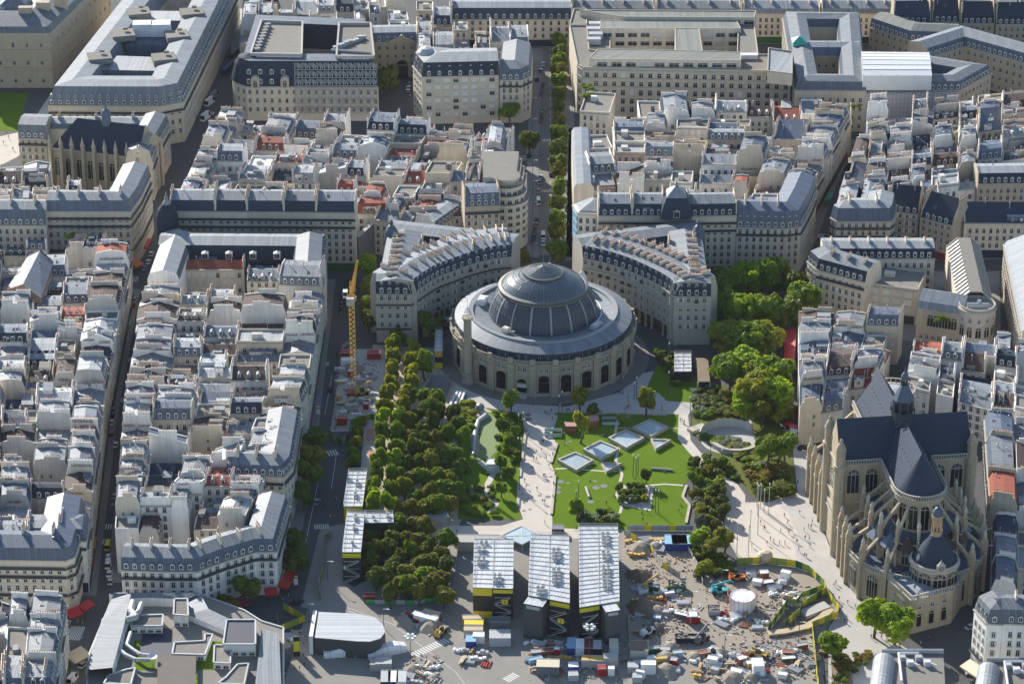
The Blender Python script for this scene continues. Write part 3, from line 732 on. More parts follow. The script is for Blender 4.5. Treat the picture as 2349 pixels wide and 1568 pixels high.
    b.build('glazing_bars','lead',t)
    b=MB(); b.lathe(cx,cy,[(7.0,33.0),(7.3,33.2),(7.3,33.8),(6.8,33.9)],64,smooth=False)
    for i in range(48):
        a=2*pi*i/48; b.tube((cx+7.4*cos(a),cy+7.4*sin(a),33.2),(cx+7.6*cos(a),cy+7.6*sin(a),34.5),.05,4); 
    b.lathe(cx,cy,[(7.55,34.4),(7.65,34.5),(7.55,34.6)],64); b.build('lantern_ring','gallery_iron',t)
    b=MB(); b.lathe(cx,cy,[(6.8,33.9),(3.4,35.1),(.25,36.2)],64); b.build('lantern_roof','dome_glass',t)
    b=MB()
    for i in range(40):
        a=2*pi*i/40; b.tube((cx+6.8*cos(a),cy+6.8*sin(a),33.95),(cx+.3*cos(a),cy+.3*sin(a),36.25),.05,4,cap=False)
    for r,z in ((5.1,34.54),(3.4,35.14),(1.7,35.7)): b.lathe(cx,cy,[(r+.1,z-.05),(r,z+.1)],64)
    b.build('lantern_bars','lead',t)
    b=MB(); b.tube((cx,cy,36),(cx,cy,42),.09,5); b.lathe(cx,cy,[(.5,36.1),(.3,36.7),(.15,37.3),(0,37.5)],12); b.build('finial','lead',t)
    for i,(x,y,z) in enumerate(((2.5,24,23),(14.5,20,21.5),(-11,20,21))):   # carved groups over the rear pediment
        m=MB(); m.lathe(cx+x,cy+y,[(2.6 if i==0 else 1.8,12),(2.6 if i==0 else 1.8,z),(1.2,z+1.5),(.8,z+2.6),(0,z+3.4)],10); m.box(cx+x,cy+y,z-1,z+.8,6.5 if i==0 else 3,1.6,0); m.build('carved_group','white_plaster',t)
    def unit(name,a,r,lx,ly,h,m,z=18.0):
        u=MB(); x,y=cx+r*cos(a),cy+r*sin(a); u.box(x,y,z,z+h,lx,ly,a+pi/2); u.box(x,y,z+h,z+h+.25,lx*.8,ly*.7,a+pi/2)
        u.tube((x+1,y-1,z+h*.6),(x+3.5*cos(a+1.8),y+3.5*sin(a+1.8),z+.8),.35,8); u.build(name,m,t)
    unit('air_unit',RAD(-36),23.5,5.2,2.6,1.5,'galvanised'); unit('vent_box',RAD(-128),22.0,2.6,2.2,1.7,'beige_plaster'); unit('air_unit',RAD(164),23,4.4,3,2.2,'white_paint')
    b=MB(); 
    for k in range(14):
        a0=RAD(-30+k*4); a1=RAD(-26+k*4); b.tube((cx+21.2*cos(a0),cy+21.2*sin(a0),18),(cx+21.2*cos(a1),cy+21.2*sin(a1),18),.18,6)
    b.build('roof_duct','white_paint',t)
    # the free-standing column
    px,py=P(1073.5,877); t2=thing('astrology_column','tall fluted stone column with iron cage against the rotunda','column',(px,py,0))
    b=MB(); b.lathe(px,py,[(2.2,0),(2.2,1.0),(1.9,1.2),(1.9,3.4),(2.1,3.7),(1.7,4.0)],16,smooth=False); b.build('pedestal','carved_stone',t2)
    b=MB(); n=36
    for k in range(n):
        a0=2*pi*k/n; a1=2*pi*(k+1)/n; r0=1.55 if k%2 else 1.42; r1=1.42 if k%2 else 1.55
        b.face([(px+r0*cos(a0),py+r0*sin(a0),4),(px+r1*cos(a1),py+r1*sin(a1),4),(px+r1*.92*cos(a1),py+r1*.92*sin(a1),25),(px+r0*.92*cos(a0),py+r0*.92*sin(a0),25)])
    b.build('shaft','carved_stone',t2)
    b=MB(); b.lathe(px,py,[(1.45,25),(1.7,25.3),(1.6,25.5),(2.15,25.9),(2.15,26.3),(0,26.35)],24,smooth=False); b.build('capital','carved_stone',t2)
    b=MB()
    for k in range(10):
        a=2*pi*k/10; b.tube((px+1.9*cos(a),py+1.9*sin(a),26.3),(px+1.3*cos(a),py+1.3*sin(a),27.6),.06,4); b.tube((px+1.3*cos(a),py+1.3*sin(a),27.6),(px+.4*cos(a),py+.4*sin(a),30),.05,4)
    b.lathe(px,py,[(1.3,27.55),(1.35,27.65),(1.25,27.7)],20); b.tube((px,py,26.3),(px,py,33.5),.07,5); b.build('iron_cage','lead',t2)
rotunda()
# ---------------------------------------------------------------- crescents beside the rotunda
def crescent(label, inner, end_pt, outer, side):
    z=20; c=P(*inner[0],z)
    t=thing('crescent_building',label,'apartment building',(c[0],c[1],0),'curved apartment buildings round the rotunda')
    kw=dict(t=t,wm='pale_stone',rm='zinc',steep='slate')
    ip=PL(inner,z)
    # smooth the inner arc into short facets
    pts=[]
    for i in range(len(ip)-1):
        for k in range(3):
            f=k/3; p0=ip[max(0,i-1)];p1=ip[i];p2=ip[i+1];p3=ip[min(len(ip)-1,i+2)]
            pts.append(tuple(.5*((2*p1[d])+(-p0[d]+p2[d])*f+(2*p0[d]-5*p1[d]+4*p2[d]-p3[d])*f*f+(-p0[d]+3*p1[d]-3*p2[d]+p3[d])*f**3) for d in (0,1)))
    pts.append(ip[-1])
    win=(6.6,3.6,2.9,('plain','plain','arms','rail'))
    wing(pts,18,z,4.6,.16,win=win,dorm=True,dsp=2.9,rows=2,z0=5.6,**kw)
    # recessed ground floor and colonnade
    b=MB(); n=len(pts)
    for i in range(n-1):
        a,q=pts[i],pts[i+1]; L=hypot(q[0]-a[0],q[1]-a[1]); nx,ny=-(q[1]-a[1])/L,(q[0]-a[0])/L
        b.face([(a[0]+nx*3.5,a[1]+ny*3.5,0),(q[0]+nx*3.5,q[1]+ny*3.5,0),(q[0]+nx*3.5,q[1]+ny*3.5,5.6),(a[0]+nx*3.5,a[1]+ny*3.5,5.6)])
        b.face([(a[0],a[1],5.6),(a[0]+nx*3.5,a[1]+ny*3.5,5.6),(q[0]+nx*3.5,q[1]+ny*3.5,5.6),(q[0],q[1],5.6)])
    b.build('arcade_wall','dark_stone',t)  # arcade's recess shade put into the wall colour, not a darker stone
    acc=0
    for i in range(n-1):
        a,q=pts[i],pts[i+1]; L=hypot(q[0]-a[0],q[1]-a[1]); acc+=L
        if acc>3.6:
            acc-=3.6; m=MB(); L_=hypot(q[0]-a[0],q[1]-a[1]); nx,ny=-(q[1]-a[1])/L_,(q[0]-a[0])/L_; x,y=q[0]+nx*.7,q[1]+ny*.7
            m.lathe(x,y,[(.62,0),(.62,.5),(.45,.7),(.40,4.7),(.6,5.1),(.62,5.6)],10); m.build('column','pale_stone',t)
        bal=[(14.1,'pale_stone')] if side=='right' else [(14.1,'grille_iron')]
        balcony(t,a,q,15.2,.5,.8,bal[0][1]); 
    # end facade and outer wing
    ep=P(*end_pt,z); op=PL(outer,z)
    if side=='left':
        wing([ep,pts[0]],11,z,4.6,.16,win=win,dorm=True,dsp=2.9,rows=2,names=('end_wall','end_roof'),**kw); balcony(t,ep,pts[0],15.2,.5,.8,'grille_iron'); balcony(t,ep,pts[0],5.4,.5,.8,'grille_iron')
        wing([op[1],lerp(ep,op[1],.03)],15,z,4.6,.2,win=None,dorm=True,dsp=2.9,names=('side_wall','side_roof'),**kw)
        back=[op[1],pts[-1]]
        wing(back,13,z,4.2,.2,win=win,dorm=True,names=('rear_wall','rear_roof'),corn=False,**kw)
    else:
        wing([pts[-1],ep],11,z,4.6,.16,win=win,dorm=True,dsp=2.9,rows=2,names=('end_wall','end_roof'),**kw); balcony(t,pts[-1],ep,15.2,.5,.8,'pale_stone'); balcony(t,pts[-1],ep,5.4,.5,.8,'pale_stone')
        wing([lerp(ep,op[1],.03),op[1]],15,z,4.6,.2,win=win,dorm=True,dsp=2.9,names=('side_wall','side_roof'),**kw)
        wing([pts[0],op[1]],13,z,4.2,.2,win=win,dorm=True,names=('rear_wall','rear_roof'),corn=False,**kw)
    # chimney walls across the roofs
    step=max(1,(n-1)//8)
    for i in range(1,n-1,step):
        a,q=pts[i],pts[i+1]; an=atan2(q[1]-a[1],q[0]-a[0])+pi/2
        for f in (6.0,14.0):
            chim_row(t,[(a[0]+cos(an)*f,a[1]+sin(an)*f,an)],z+6.4,4.0)
    L=hypot(op[1][0]-ep[0],op[1][1]-ep[1]); k=int(L/5.5)
    an=atan2(op[1][1]-ep[1],op[1][0]-ep[0]); sg=-1 if side=='left' else 1
    for i in range(1,k+1):
        x=ep[0]+cos(an)*L*i/(k+1); y=ep[1]+sin(an)*L*i/(k+1)
        chim_row(t,[(x+sg*sin(an)*-5.5,y+sg*cos(an)*5.5,an+pi/2)],z+6.4,4.4)
    for (c0,c1) in (((pts[0] if side=='right' else pts[-1]),op[1]),): chim_row(t,[(lerp(c0,c1,(i+.5)/5)[0],lerp(c0,c1,(i+.5)/5)[1]+(-5 if side=='left' else -5),pi/2) for i in range(1,5)],z+6.6,3.5)
    # corner dome at the far outer corner
    dx=2.5 if side=='left' else -2.5
    m=MB(); m.lathe(op[1][0]+dx,op[1][1]-3,[(2.6,z),(2.7,z+4),(2.3,z+6.5),(1.3,z+8.2),(.5,z+8.8),(.9,z+9.6),(.5,z+10.4),(0,z+11)],16); m.build('corner_dome','dark_zinc',t)
crescent('curved stone apartment building with slate attic left of the rotunda',[(943,674),(997,638),(1034,623),(1087,604),(1137,592),(1173,589)],(862,674),[(862,674),(884,556)],'left')
crescent('curved stone apartment building with white balustrades right of the rotunda',[(1337,591),(1387,602),(1437,618),(1480,637),(1520,658),(1547,679)],(1631,679),[(1631,679),(1615,556)],'right')
# ---------------------------------------------------------------- church with flying buttresses
def church():
    O=(125.3,-143.2); A7=RAD(7.0); e=(sin(A7),-cos(A7)); r=(cos(A7),sin(A7))
    t=thing('gothic_church','large gothic church with dark slate roofs and flying buttresses at right','church',(O[0],O[1],0))
    def C(s,u,z): return (O[0]+s*e[0]+u*r[0],O[1]+s*e[1]+u*r[1],z)
    def quad(b,ps,m=0): b.face([C(*p) for p in ps],m)
    sa=26; n=16; EZ,RZ=33,45.5
    # --- high vessel
    b=MB()
    for sg in (-1,1):
        quad(b,[(-32,8*sg,0),(sa,8*sg,0),(sa,8*sg,EZ),(-32,8*sg,EZ)])
        quad(b,[(-8,21.5*sg,0),(8,21.5*sg,0),(8,21.5*sg,EZ),(0,21.5*sg,RZ),(-8,21.5*sg,EZ)])
        for s in (-8,8): quad(b,[(s,8*sg,0),(s,21.5*sg,0),(s,21.5*sg,EZ),(s,8*sg,EZ)])
    quad(b,[(-32,-8,0),(-32,8,0),(-32,8,EZ),(-32,0,RZ),(-32,-8,EZ)])
    def ap(R_,a,z): return C(sa+R_*sin(a),R_*cos(a),z)
    for i in range(n):
        a0,a1=pi*i/n,pi*(i+1)/n; b.face([ap(8,a0,0),ap(8,a1,0),ap(8,a1,EZ),ap(8,a0,EZ)])
    b.build('wall','church_stone',t)
    b=MB(); E_=7.6
    for sg in (-1,1):
        quad(b,[(-32,E_*sg,EZ+.4),(sa,E_*sg,EZ+.4),(sa,0,RZ),(-32,0,RZ)])
        quad(b,[(-E_,21.3*sg,EZ+.4),(-E_,0,EZ+.4),(0,0,RZ+.02),(0,21.3*sg,RZ+.02)]); quad(b,[(E_,21.3*sg,EZ+.4),(E_,0,EZ+.4),(0,0,RZ+.02),(0,21.3*sg,RZ+.02)])
    for i in range(n):
        a0,a1=pi*i/n,pi*(i+1)/n; b.face([ap(7.6,a0,EZ+.4),ap(7.6,a1,EZ+.4),C(sa,0,RZ)])
    b.build('high_roof','slate',t)
    b=MB()
    for i in range(40):
        s=-30+56*i/40
        for sg in (-1,1):
            for f in (.25,.6):
                p=C(s,E_*sg*(1-f),EZ+.4+(RZ-EZ-.4)*f+.1); 
                if i%2: b.box(p[0],p[1],p[2],p[2]+.3,.25,.25,A7)
    b.build('roof_hooks','lead',t)
    # --- balustrades round the eaves
    b=MB()
    def bal(p0,p1,z):
        L=hypot(p1[0]-p0[0],p1[1]-p0[1]); ang=atan2(p1[1]-p0[1],p1[0]-p0[0]); cx,cy=(p0[0]+p1[0])/2,(p0[1]+p1[1])/2
        b.box(cx,cy,z,z+.3,L,.9,ang); b.box(cx,cy,z+1.5,z+1.75,L,.45,ang); k=max(2,int(L/.8))
        for i in range(k+1):
            q=lerp(p0,p1,i/k); b.box(q[0],q[1],z+.3,z+1.5,.34,.3,ang)
    for sg in (-1,1):
        bal(C(8,8.3*sg,0),C(sa,8.3*sg,0),EZ); bal(C(8.3,8*sg,0),C(8.3,21.5*sg,0),EZ); bal(C(-8,8.3*sg,0),C(-32,8.3*sg,0),EZ); bal(C(-8.3,8*sg,0),C(-8.3,21.5*sg,0),EZ)
    for i in range(n): bal(ap(8.3,pi*i/n,0),ap(8.3,pi*(i+1)/n,0),EZ)
    b.build('balustrade','pale_stone',t)
    # --- aisles, ambulatory and chapels
    b=MB(); rb=MB()
    def tier(R0,R1,z,zi,w0,s_end):
        for sg in (-1,1):
            for (s0,s1) in ((-32,-8),(8,sa)) if R1<20 else ((-36,sa),):
                quad(b,[(s0,R1*sg,0),(s1,R1*sg,0),(s1,R1*sg,z),(s0,R1*sg,z)]); quad(b,[(s0,R0*sg,0),(s0,R1*sg,0),(s0,R1*sg,z),(s0,R0*sg,z)])
                quad(rb,[(s0,R1*sg,z),(s1,R1*sg,z),(s1,R0*sg,zi),(s0,R0*sg,zi)])
        for i in range(n):
            a0,a1=pi*i/n,pi*(i+1)/n
            b.face([ap(R1,a0,0),ap(R1,a1,0),ap(R1,a1,z),ap(R1,a0,z)]); rb.face([ap(R1,a0,z),ap(R1,a1,z),ap(R0,a1,zi),ap(R0,a0,zi)])
    tier(8,14.5,19,21.5,0,0); tier(14.5,21.8,12,12.8,0,0)
    b.build('aisle_wall','church_stone',t); rb.build('aisle_roof','dark_zinc',t)
    # low balustrade on outer wall
    b=MB()
    for sg in (-1,1): bal(C(-36,21.9*sg,0),C(sa,21.9*sg,0),12)
    for i in range(n): bal(ap(21.9,pi*i/n,0),ap(21.9,pi*(i+1)/n,0),12)
    for i in range(n): bal(ap(14.6,pi*i/n,0),ap(14.6,pi*(i+1)/n,0),19)
    b.build('lower_balustrade','pale_stone',t)
    # --- big windows
    def winat(x,y,z,nx,ny,w,h,mull=2,nm='arched_window'):
        inst(nm,arch_mesh(w,h,mull),t,(x+nx*.05,y+ny*.05,z),atan2(ny,nx)+pi/2)
    for sg in (-1,1):
        nx,ny=r[0]*sg,r[1]*sg
        for s in (-29,-23,-17,-11,12,18,24):
            p=C(s,8*sg,0); winat(p[0],p[1],22.5,nx,ny,4.0,8.6)
            p=C(s,14.5*sg,0); winat(p[0],p[1],13.4,nx,ny,3.4,4.6)
        for s in (-33,-29,-23,-17,-11,12,18,24):
            p=C(s,21.8*sg,0); winat(p[0],p[1],2.5,nx,ny,3.6,8.2,3)
        for s in (8,):
            for u in (11,17):
                p=C(s,u*sg,0); winat(p[0],p[1],22.5,e[0],e[1],3.8,8.6)
    for i in range(7):
        a=pi*(i+.5)/7; d=(e[0]*sin(a)+r[0]*cos(a),e[1]*sin(a)+r[1]*cos(a))
        p=ap(8,a,0); winat(p[0],p[1],22.5,d[0],d[1],2.6,8.6,1)
        p=ap(14.5,a,0); winat(p[0],p[1],13.4,d[0],d[1],3.2,4.6)
        p=ap(21.8,a,0); 
        if i not in (3,): winat(p[0],p[1],2.5,d[0],d[1],4.0,8.2,3)
    # transept fronts: rose window, turrets
    for sg in (-1,1):
        d=(r[0]*sg,r[1]*sg); p=C(0,21.55*sg,0); ang=atan2(d[1],d[0])+pi/2
        def rose():
            m=MB(); k=24
            m.face([(3.6*cos(2*pi*i/k),-.05,3.6*sin(2*pi*i/k)) for i in range(k)],1)
            for i in range(12):
                a=2*pi*i/12; m.tube((0,-.12,0),(3.6*cos(a),-.12,3.6*sin(a)),.14,4)
            for R_ in (1.2,2.5,3.7):
                for i in range(k): m.tube((R_*cos(2*pi*i/k),-.12,R_*sin(2*pi*i/k)),(R_*cos(2*pi*(i+1)/k),-.12,R_*sin(2*pi*(i+1)/k)),.14,4)
            return m.mesh('rose_window',['pale_stone','window_glass'])
        inst('rose_window',cached('rose',rose),t,(p[0]+d[0]*.1,p[1]+d[1]*.1,24),ang)
        winat(p[0],p[1],4,d[0],d[1],5,9,3,'portal')
        m=MB()
        for z in (14,18.5,31): 
            q=C(0,21.6*sg,0); m.box(q[0],q[1],z,z+.6,16,1.0,A7+pi/2)
        m.build('string_courses','pale_stone',t)
        for s in (-8,8):
            m=MB(); q=C(s,21.5*sg,0); m.lathe(q[0],q[1],[(1.9,0),(1.9,EZ-2),(2.2,EZ-1.5),(2.2,EZ),(1.6,EZ+.4),(1.6,EZ+5),(1.9,EZ+5.3),(1.2,EZ+7.2),(.5,EZ+8.2),(.6,EZ+9),(0,EZ+9.8)],12); m.build('turret','church_stone',t)
    # --- flying buttresses
    def flyer(Pf, name):
        """Pf(u,z): point in the buttress plane at lateral distance u; built 0.9 m thick"""
        up=lambda u: 22.5+(14.6-u)*.95 if u<14.6 else 15.5+(21-u)*.8
        m=MB()
        def slabp(poly):
            L0=[Pf(u,z,-.45) for u,z in poly]; L1=[Pf(u,z,.45) for u,z in poly]
            m.face(L0); m.face(L1[::-1]); k=len(poly)
            for i in range(k): m.face([L0[i],L1[i],L1[(i+1)%k],L0[(i+1)%k]])
        k=8
        for (u0,u1,zt0,zt1,drop) in ((14.9,8,24.2,30.6,3.6),(21,15,16.8,20.8,2.6)):
            top=[(u0+(u1-u0)*i/k, zt0+(zt1-zt0)*i/k) for i in range(k+1)]
            low=[]
            for i in range(k+1):
                f=i/k; low.append((u0+(u1-u0)*f, zt0+(zt1-zt0)*f-.9-drop*(abs(2*f-.9)**2.2)*.9))
            for i in range(k): slabp([low[i],low[i+1],top[i+1],top[i]])
        for (u0,u1,z1) in ((14.2,15.9,25.5),(20.6,22.9,18.2)):
            slabp([(u0,0),(u1,0),(u1,z1),(u0,z1)])
            slabp([(u0+.2,z1),(u1-.2,z1),(u1-.5,z1+1.4),(u0+.5,z1+1.4)])
        mm=m.build('flying_buttress',['church_stone'],t)
        for u,z1 in ((15.0,26.9),(21.7,19.6)):
            pm=MB(); c0=Pf(u,z1,0); pm.lathe(c0[0],c0[1],[(.6,z1-1),(.6,z1+.8),(.75,z1+.9),(.3,z1+2.2),(0,z1+2.8)],8); pm.build('pinnacle','pale_stone',t)
        pm=MB(); c0=Pf(22.7,16.5,0); c1=Pf(24.6,17.0,0); pm.tube(c0,c1,.22,5); pm.build('gargoyle','pale_stone',t); pm=MB(); c0=Pf(15.8,23,0); c1=Pf(17.4,23.4,0); pm.tube(c0,c1,.2,5); pm.build('gargoyle','pale_stone',t)
    for sg in (-1,1):
        for s in (-32,-26,-20,-14,15,21):
            flyer(lambda u,z,w,s=s,sg=sg: C(s+w,u*sg,z),'')
    for i in range(8):
        a=pi*i/7; 
        def pf(u,z,w,a=a):
            return C(sa+u*sin(a)+w*cos(a),u*cos(a)-w*sin(a),z)
        flyer(pf,'')
    # radiating chapel roofs
    for i in range(6):
        a=pi*(i+1)/7
        if i in (2,3): continue
    for i in range(7):
        if i==3: continue
        a=pi*(i+.5)/7; m=MB(); c0=ap(13.5,a,0); m.lathe(c0[0],c0[1],[(4.0,18.9),(0,22.8)],6,smooth=False); m.build('chapel_roof','brown_tile' if i in (1,2,4) else 'dark_zinc',t)
    # --- axial chapel: drum, cone, lantern, porch
    c=C(sa+19.6,0.8,0); b=MB(); b.lathe(c[0],c[1],[(7.4,0),(7.4,18.2)],16,smooth=False); b.build('axial_chapel_wall','church_stone',t)
    b=MB(); b.lathe(c[0],c[1],[(7.7,17.6),(8.0,18.2),(8.0,18.6),(7.6,18.7),(7.6,19.4),(7.1,19.4)],32,smooth=False); b.build('axial_chapel_parapet','pale_stone',t)
    b=MB(); b.lathe(c[0],c[1],[(7.0,18.6),(5.8,20.8),(4,24.2),(1.8,27.6)],32); b.build('axial_chapel_roof','slate',t)
    b=MB(); b.lathe(c[0],c[1],[(1.7,27),(1.7,29),(2.0,29.2),(2,29.5)],8,smooth=False)
    for k in range(8):
        a=2*pi*k/8; b.tube((c[0]+1.5*cos(a),c[1]+1.5*sin(a),29.5),(c[0]+1.4*cos(a),c[1]+1.4*sin(a),34),.22,6)
    b.lathe(c[0],c[1],[(1.9,33.8),(1.9,34.6),(1.5,34.8)],8,smooth=False); b.build('lantern','lantern_stone',t)
    b=MB(); b.lathe(c[0],c[1],[(1.75,34.6),(1.6,36),(1.0,37),(.3,37.5),(.35,38),(0,38.8)],12); b.build('lantern_cap','dark_zinc',t)
    for i in range(5):
        a=pi*(i+.5)/5; d=(e[0]*sin(a)+r[0]*cos(a),e[1]*sin(a)+r[1]*cos(a)); winat(c[0]+7.42*d[0],c[1]+7.42*d[1],12.9,d[0],d[1],4.0,4.8)
    b=MB(); d=e; x,y=c[0]+7.7*d[0],c[1]+7.7*d[1]; ang=atan2(d[1],d[0])+pi/2
    b.box(x,y,18.8,21.2,2.6,1,ang); b.lathe(x,y,[(1.2,21.2),(.6,22),(.2,22.4),(0,23.4)],8); b.build('clock_gable','pale_stone',t)
    def clock():
        m=MB(); m.face([(1.0*cos(2*pi*i/24),-.05,1.0*sin(2*pi*i/24)) for i in range(24)],0)
        m.box(.0,-.09,0,.75,.1,.03,m=1); m.box(.25,-.09,-.05,.05,.5,.03,m=1)
        for i in range(12): m.box(.85*cos(pi*i/6),-.09,.85*sin(pi*i/6)-.06,.85*sin(pi*i/6)+.06,.1,.03,m=1)
        return m.mesh('clock_face',['grey_paint','cream_paint'])
    inst('clock_face',clock(),t,(x+d[0]*.55,y+d[1]*.55,20.1),ang)
    pz=12.2; pp=[P(x,y,pz) for x,y in ((2037,1326),(2092,1377),(2187,1352),(2212,1312),(2150,1280))]
    b=MB(); b.prism(pp,0,pz,0); b.build('porch_wall','church_stone',t)
    b=MB(); k=len(pp); cc=(sum(p[0] for p in pp)/k,sum(p[1] for p in pp)/k)
    for i in range(k):
        p0,p1=pp[i],pp[(i+1)%k]; b.face([(p0[0]*.96+cc[0]*.04,p0[1]*.96+cc[1]*.04,pz+.3),(p1[0]*.96+cc[0]*.04,p1[1]*.96+cc[1]*.04,pz+.3),(cc[0],cc[1],pz+2.4)])
    b.build('porch_roof','zinc',t)
    b=MB()
    for i in (0,1): bal(pp[i],pp[i+1],pz)
    b.build('porch_balustrade','pale_stone',t)
    for i in (0,1):
        p0,p1=pp[i],pp[i+1]; L=hypot(p1[0]-p0[0],p1[1]-p0[1]); nx,ny=(p1[1]-p0[1])/L,-(p1[0]-p0[0])/L
        for f in ((.3,.7) if i==0 else (.2,.5,.8)):
            q=lerp(p0,p1,f); winat(q[0],q[1],2.2,nx,ny,1.7,4.6,0,'porch_window'); 
            inst('window',win_mesh(1.3,1.4,'plain'),t,(q[0]+nx*.05,q[1]+ny*.05,8.4),atan2(ny,nx)+pi/2)
    # --- crossing fleche
    c=C(0,0,0); b=MB(); b.lathe(c[0],c[1],[(3.4,RZ-5),(3.4,RZ+1.5),(3.8,RZ+1.8),(3.8,RZ+2.2)],8,smooth=False)
    for k in range(8):
        a=2*pi*k/8+.39; b.tube((c[0]+3.1*cos(a),c[1]+3.1*sin(a),RZ+2.2),(c[0]+2.9*cos(a),c[1]+2.9*sin(a),RZ+6),.4,6); b.tube((c[0]+3.9*cos(a),c[1]+3.9*sin(a),RZ+1),(c[0]+3.9*cos(a),c[1]+3.9*sin(a),RZ+4.4),.25,5,r2=.05)
    b.lathe(c[0],c[1],[(1.6,RZ+2),(1.6,RZ+6)],8); b.build('crossing_lantern','dome_slate',t)
    b=MB(); b.lathe(c[0],c[1],[(3.6,RZ+6),(3.4,RZ+6.5),(2.2,RZ+9),(1.2,RZ+11)],8,smooth=False)
    for k in range(8):
        a=2*pi*k/8; b.tube((c[0]+1.0*cos(a),c[1]+1.0*sin(a),RZ+11),(c[0]+.9*cos(a),c[1]+.9*sin(a),RZ+13.4),.14,5)
    b.lathe(c[0],c[1],[(1.3,RZ+13.4),(1.2,RZ+14.2),(.6,RZ+15.2),(.2,RZ+15.6),(.3,RZ+16),(0,RZ+18)],12); b.build('spire','dark_zinc',t)
    # --- west tower stub with colonnade
    c=C(-35,6,0); b=MB(); b.lathe(c[0],c[1],[(6.5,0),(6.5,34)],8,smooth=False); b.build('west_tower_wall','church_stone',t)
    b=MB(); 
    for k in range(14):
        a=2*pi*k/14; b.tube((c[0]+6.8*cos(a),c[1]+6.8*sin(a),24),(c[0]+6.8*cos(a),c[1]+6.8*sin(a),34),.45,6)
    b.lathe(c[0],c[1],[(6.5,33.8),(7.6,34.2),(7.6,35.2),(6.9,35.3)],16,smooth=False)
    for k in range(28):
        a=2*pi*k/28; b.box(c[0]+7.2*cos(a),c[1]+7.2*sin(a),35.2,36.6,.4,.4,a)
    b.lathe(c[0],c[1],[(7.4,36.6),(7.4,37),(7.0,37)],16,smooth=False); b.build('west_tower_gallery','pale_stone',t)
    b=MB(); b.lathe(c[0],c[1],[(6.9,35.3),(3,36.2),(0,36.6)],24); b.build('west_tower_roof','bright_zinc',t)
church()
EXPO=.8
# ================================================================ ground
def sheet(name, pts, z, m, S=True):
    b=MB(); q=PL(pts) if S else pts
    b.face([(x,y,z) for x,y in q]); o=b.build(name,m); return struct(o)
b=MB(); b.face([(-1100,-1100,-.02),(1100,-1100,-.02),(1100,1500,-.02),(-1100,1500,-.02)]); struct(b.build('ground','asphalt'))
# ---------------------------------------------------------------- dense blocks
fill('far left block',[(-70,1228),(197,1232),(240,885),(-70,885)],10,4,11,'LRN')
fill('upper left block',[(-70,880),(240,880),(300,575),(-70,585)],11,5,12,'LR')
fill('middle left block',[(262,1190),(560,1190),(706,885),(288,885)],10,5,21,'LR')
fill('department store block',[(290,880),(706,880),(742,655),(325,655)],9,5,22,'LR')
fill('row behind awnings',[(-40,560),(285,560),(300,535),(-40,535)],1,7,13,'',hr=(14,19))
fill('church-side left block',[(-60,462),(322,448),(338,425),(-60,412)],2,9,14,'',hr=(14,20))
fill('lower left block',[(-60,1570),(122,1572),(152,1385),(-60,1372)],4,3,15,'RN',hr=(18,20))
fill('central old quarter',[(405,462),(1060,462),(1180,270),(505,240)],9,11,31,'L',hr=(13,21),rpal=PAL_R+['red_tile','zinc','zinc'])
fill('bow-front tower side',[(1065,432),(1140,432),(1160,300),(1090,300)],3,2,32,'R',hr=(18,22))
fill('roof garden quarter',[(1420,455),(1835,462),(1948,262),(1405,255)],9,7,41,'R',hr=(14,21),rpal=PAL_R+['red_tile'])
fill('row below bank',[(1405,248),(1955,255),(1955,222),(1398,210)],1,9,42,'',hr=(13,18))
fill('far right quarter',[(1985,440),(2400,392),(2400,200),(1990,240)],9,8,51,'L',hr=(14,21))
fill('far right corner',[(1912,482),(2010,455),(2025,330),(1960,330)],3,2,52,'L',hr=(16,20))
fill('behind slate row',[(2030,445),(2200,450),(2200,402),(2010,402)],1,4,53,'',hr=(13,17))
fill('left of church tower',[(1836,905),(1985,880),(2075,700),(1834,690)],6,3,61,'L',hr=(12,17))
fill('behind the church',[(2080,850),(2400,930),(2400,765),(2100,738)],5,5,62,'',hr=(12,18),wpal=['white_plaster']*4+['beige_plaster'])
fill('right of church',[(2275,1120),(2400,1140),(2400,935),(2262,925)],3,2,63,'L',hr=(13,16),rpal=['red_tile','zinc','brown_tile','dark_zinc'])
fill('low church-side lots',[(2278,1300),(2400,1330),(2400,1150),(2282,1140)],3,2,64,'L',hr=(8,12),rpal=['dark_zinc','brown_tile','slate'])
fill('behind the ministry',[(548,68),(945,64),(925,-25),(560,-25)],3,9,71,'',hr=(13,20))
fill('behind corner-dome building',[(955,112),(1215,108),(1210,52),(955,52)],2,6,72,'',hr=(14,20))
fill('before slate wing',[(955,48),(1035,48),(1035,5),(955,5)],2,2,73,'',hr=(14,20))
# ---------------------------------------------------------------- buildings with a look of their own
def hs(xl,yl,xr,yr,z,dep,**k):
    a,b=P(xl,yl,z),P(xr,yr,z); L=hypot(b[0]-a[0],b[1]-a[1]); nx,ny=-(b[1]-a[1])/L*dep,(b[0]-a[0])/L*dep
    return house([a,b,(b[0]+nx,b[1]+ny),(a[0]+nx,a[1]+ny)],z,**k)
MK=dict(kinds=('plain','plain','arms'),shop=True)
for i,(x0,x1) in enumerate(((390,494),(494,567),(567,651),(651,725),(725,815))):
    hs(x0,484+i*.6,x1,484.6+i*.6,25,13,roof='mansard',rm='zinc',steep='slate',wm='cream_stone',k=4.2,pitch=.3,label=f'cream stone house with blue slate attic and double balconies, {ordn(i)} in its straight terrace',balc=(21.4,18.2),group='long terrace left of the rotunda',rr=random.Random(100+i),dorm=False,**MK)
x=[1372,1450,1524]
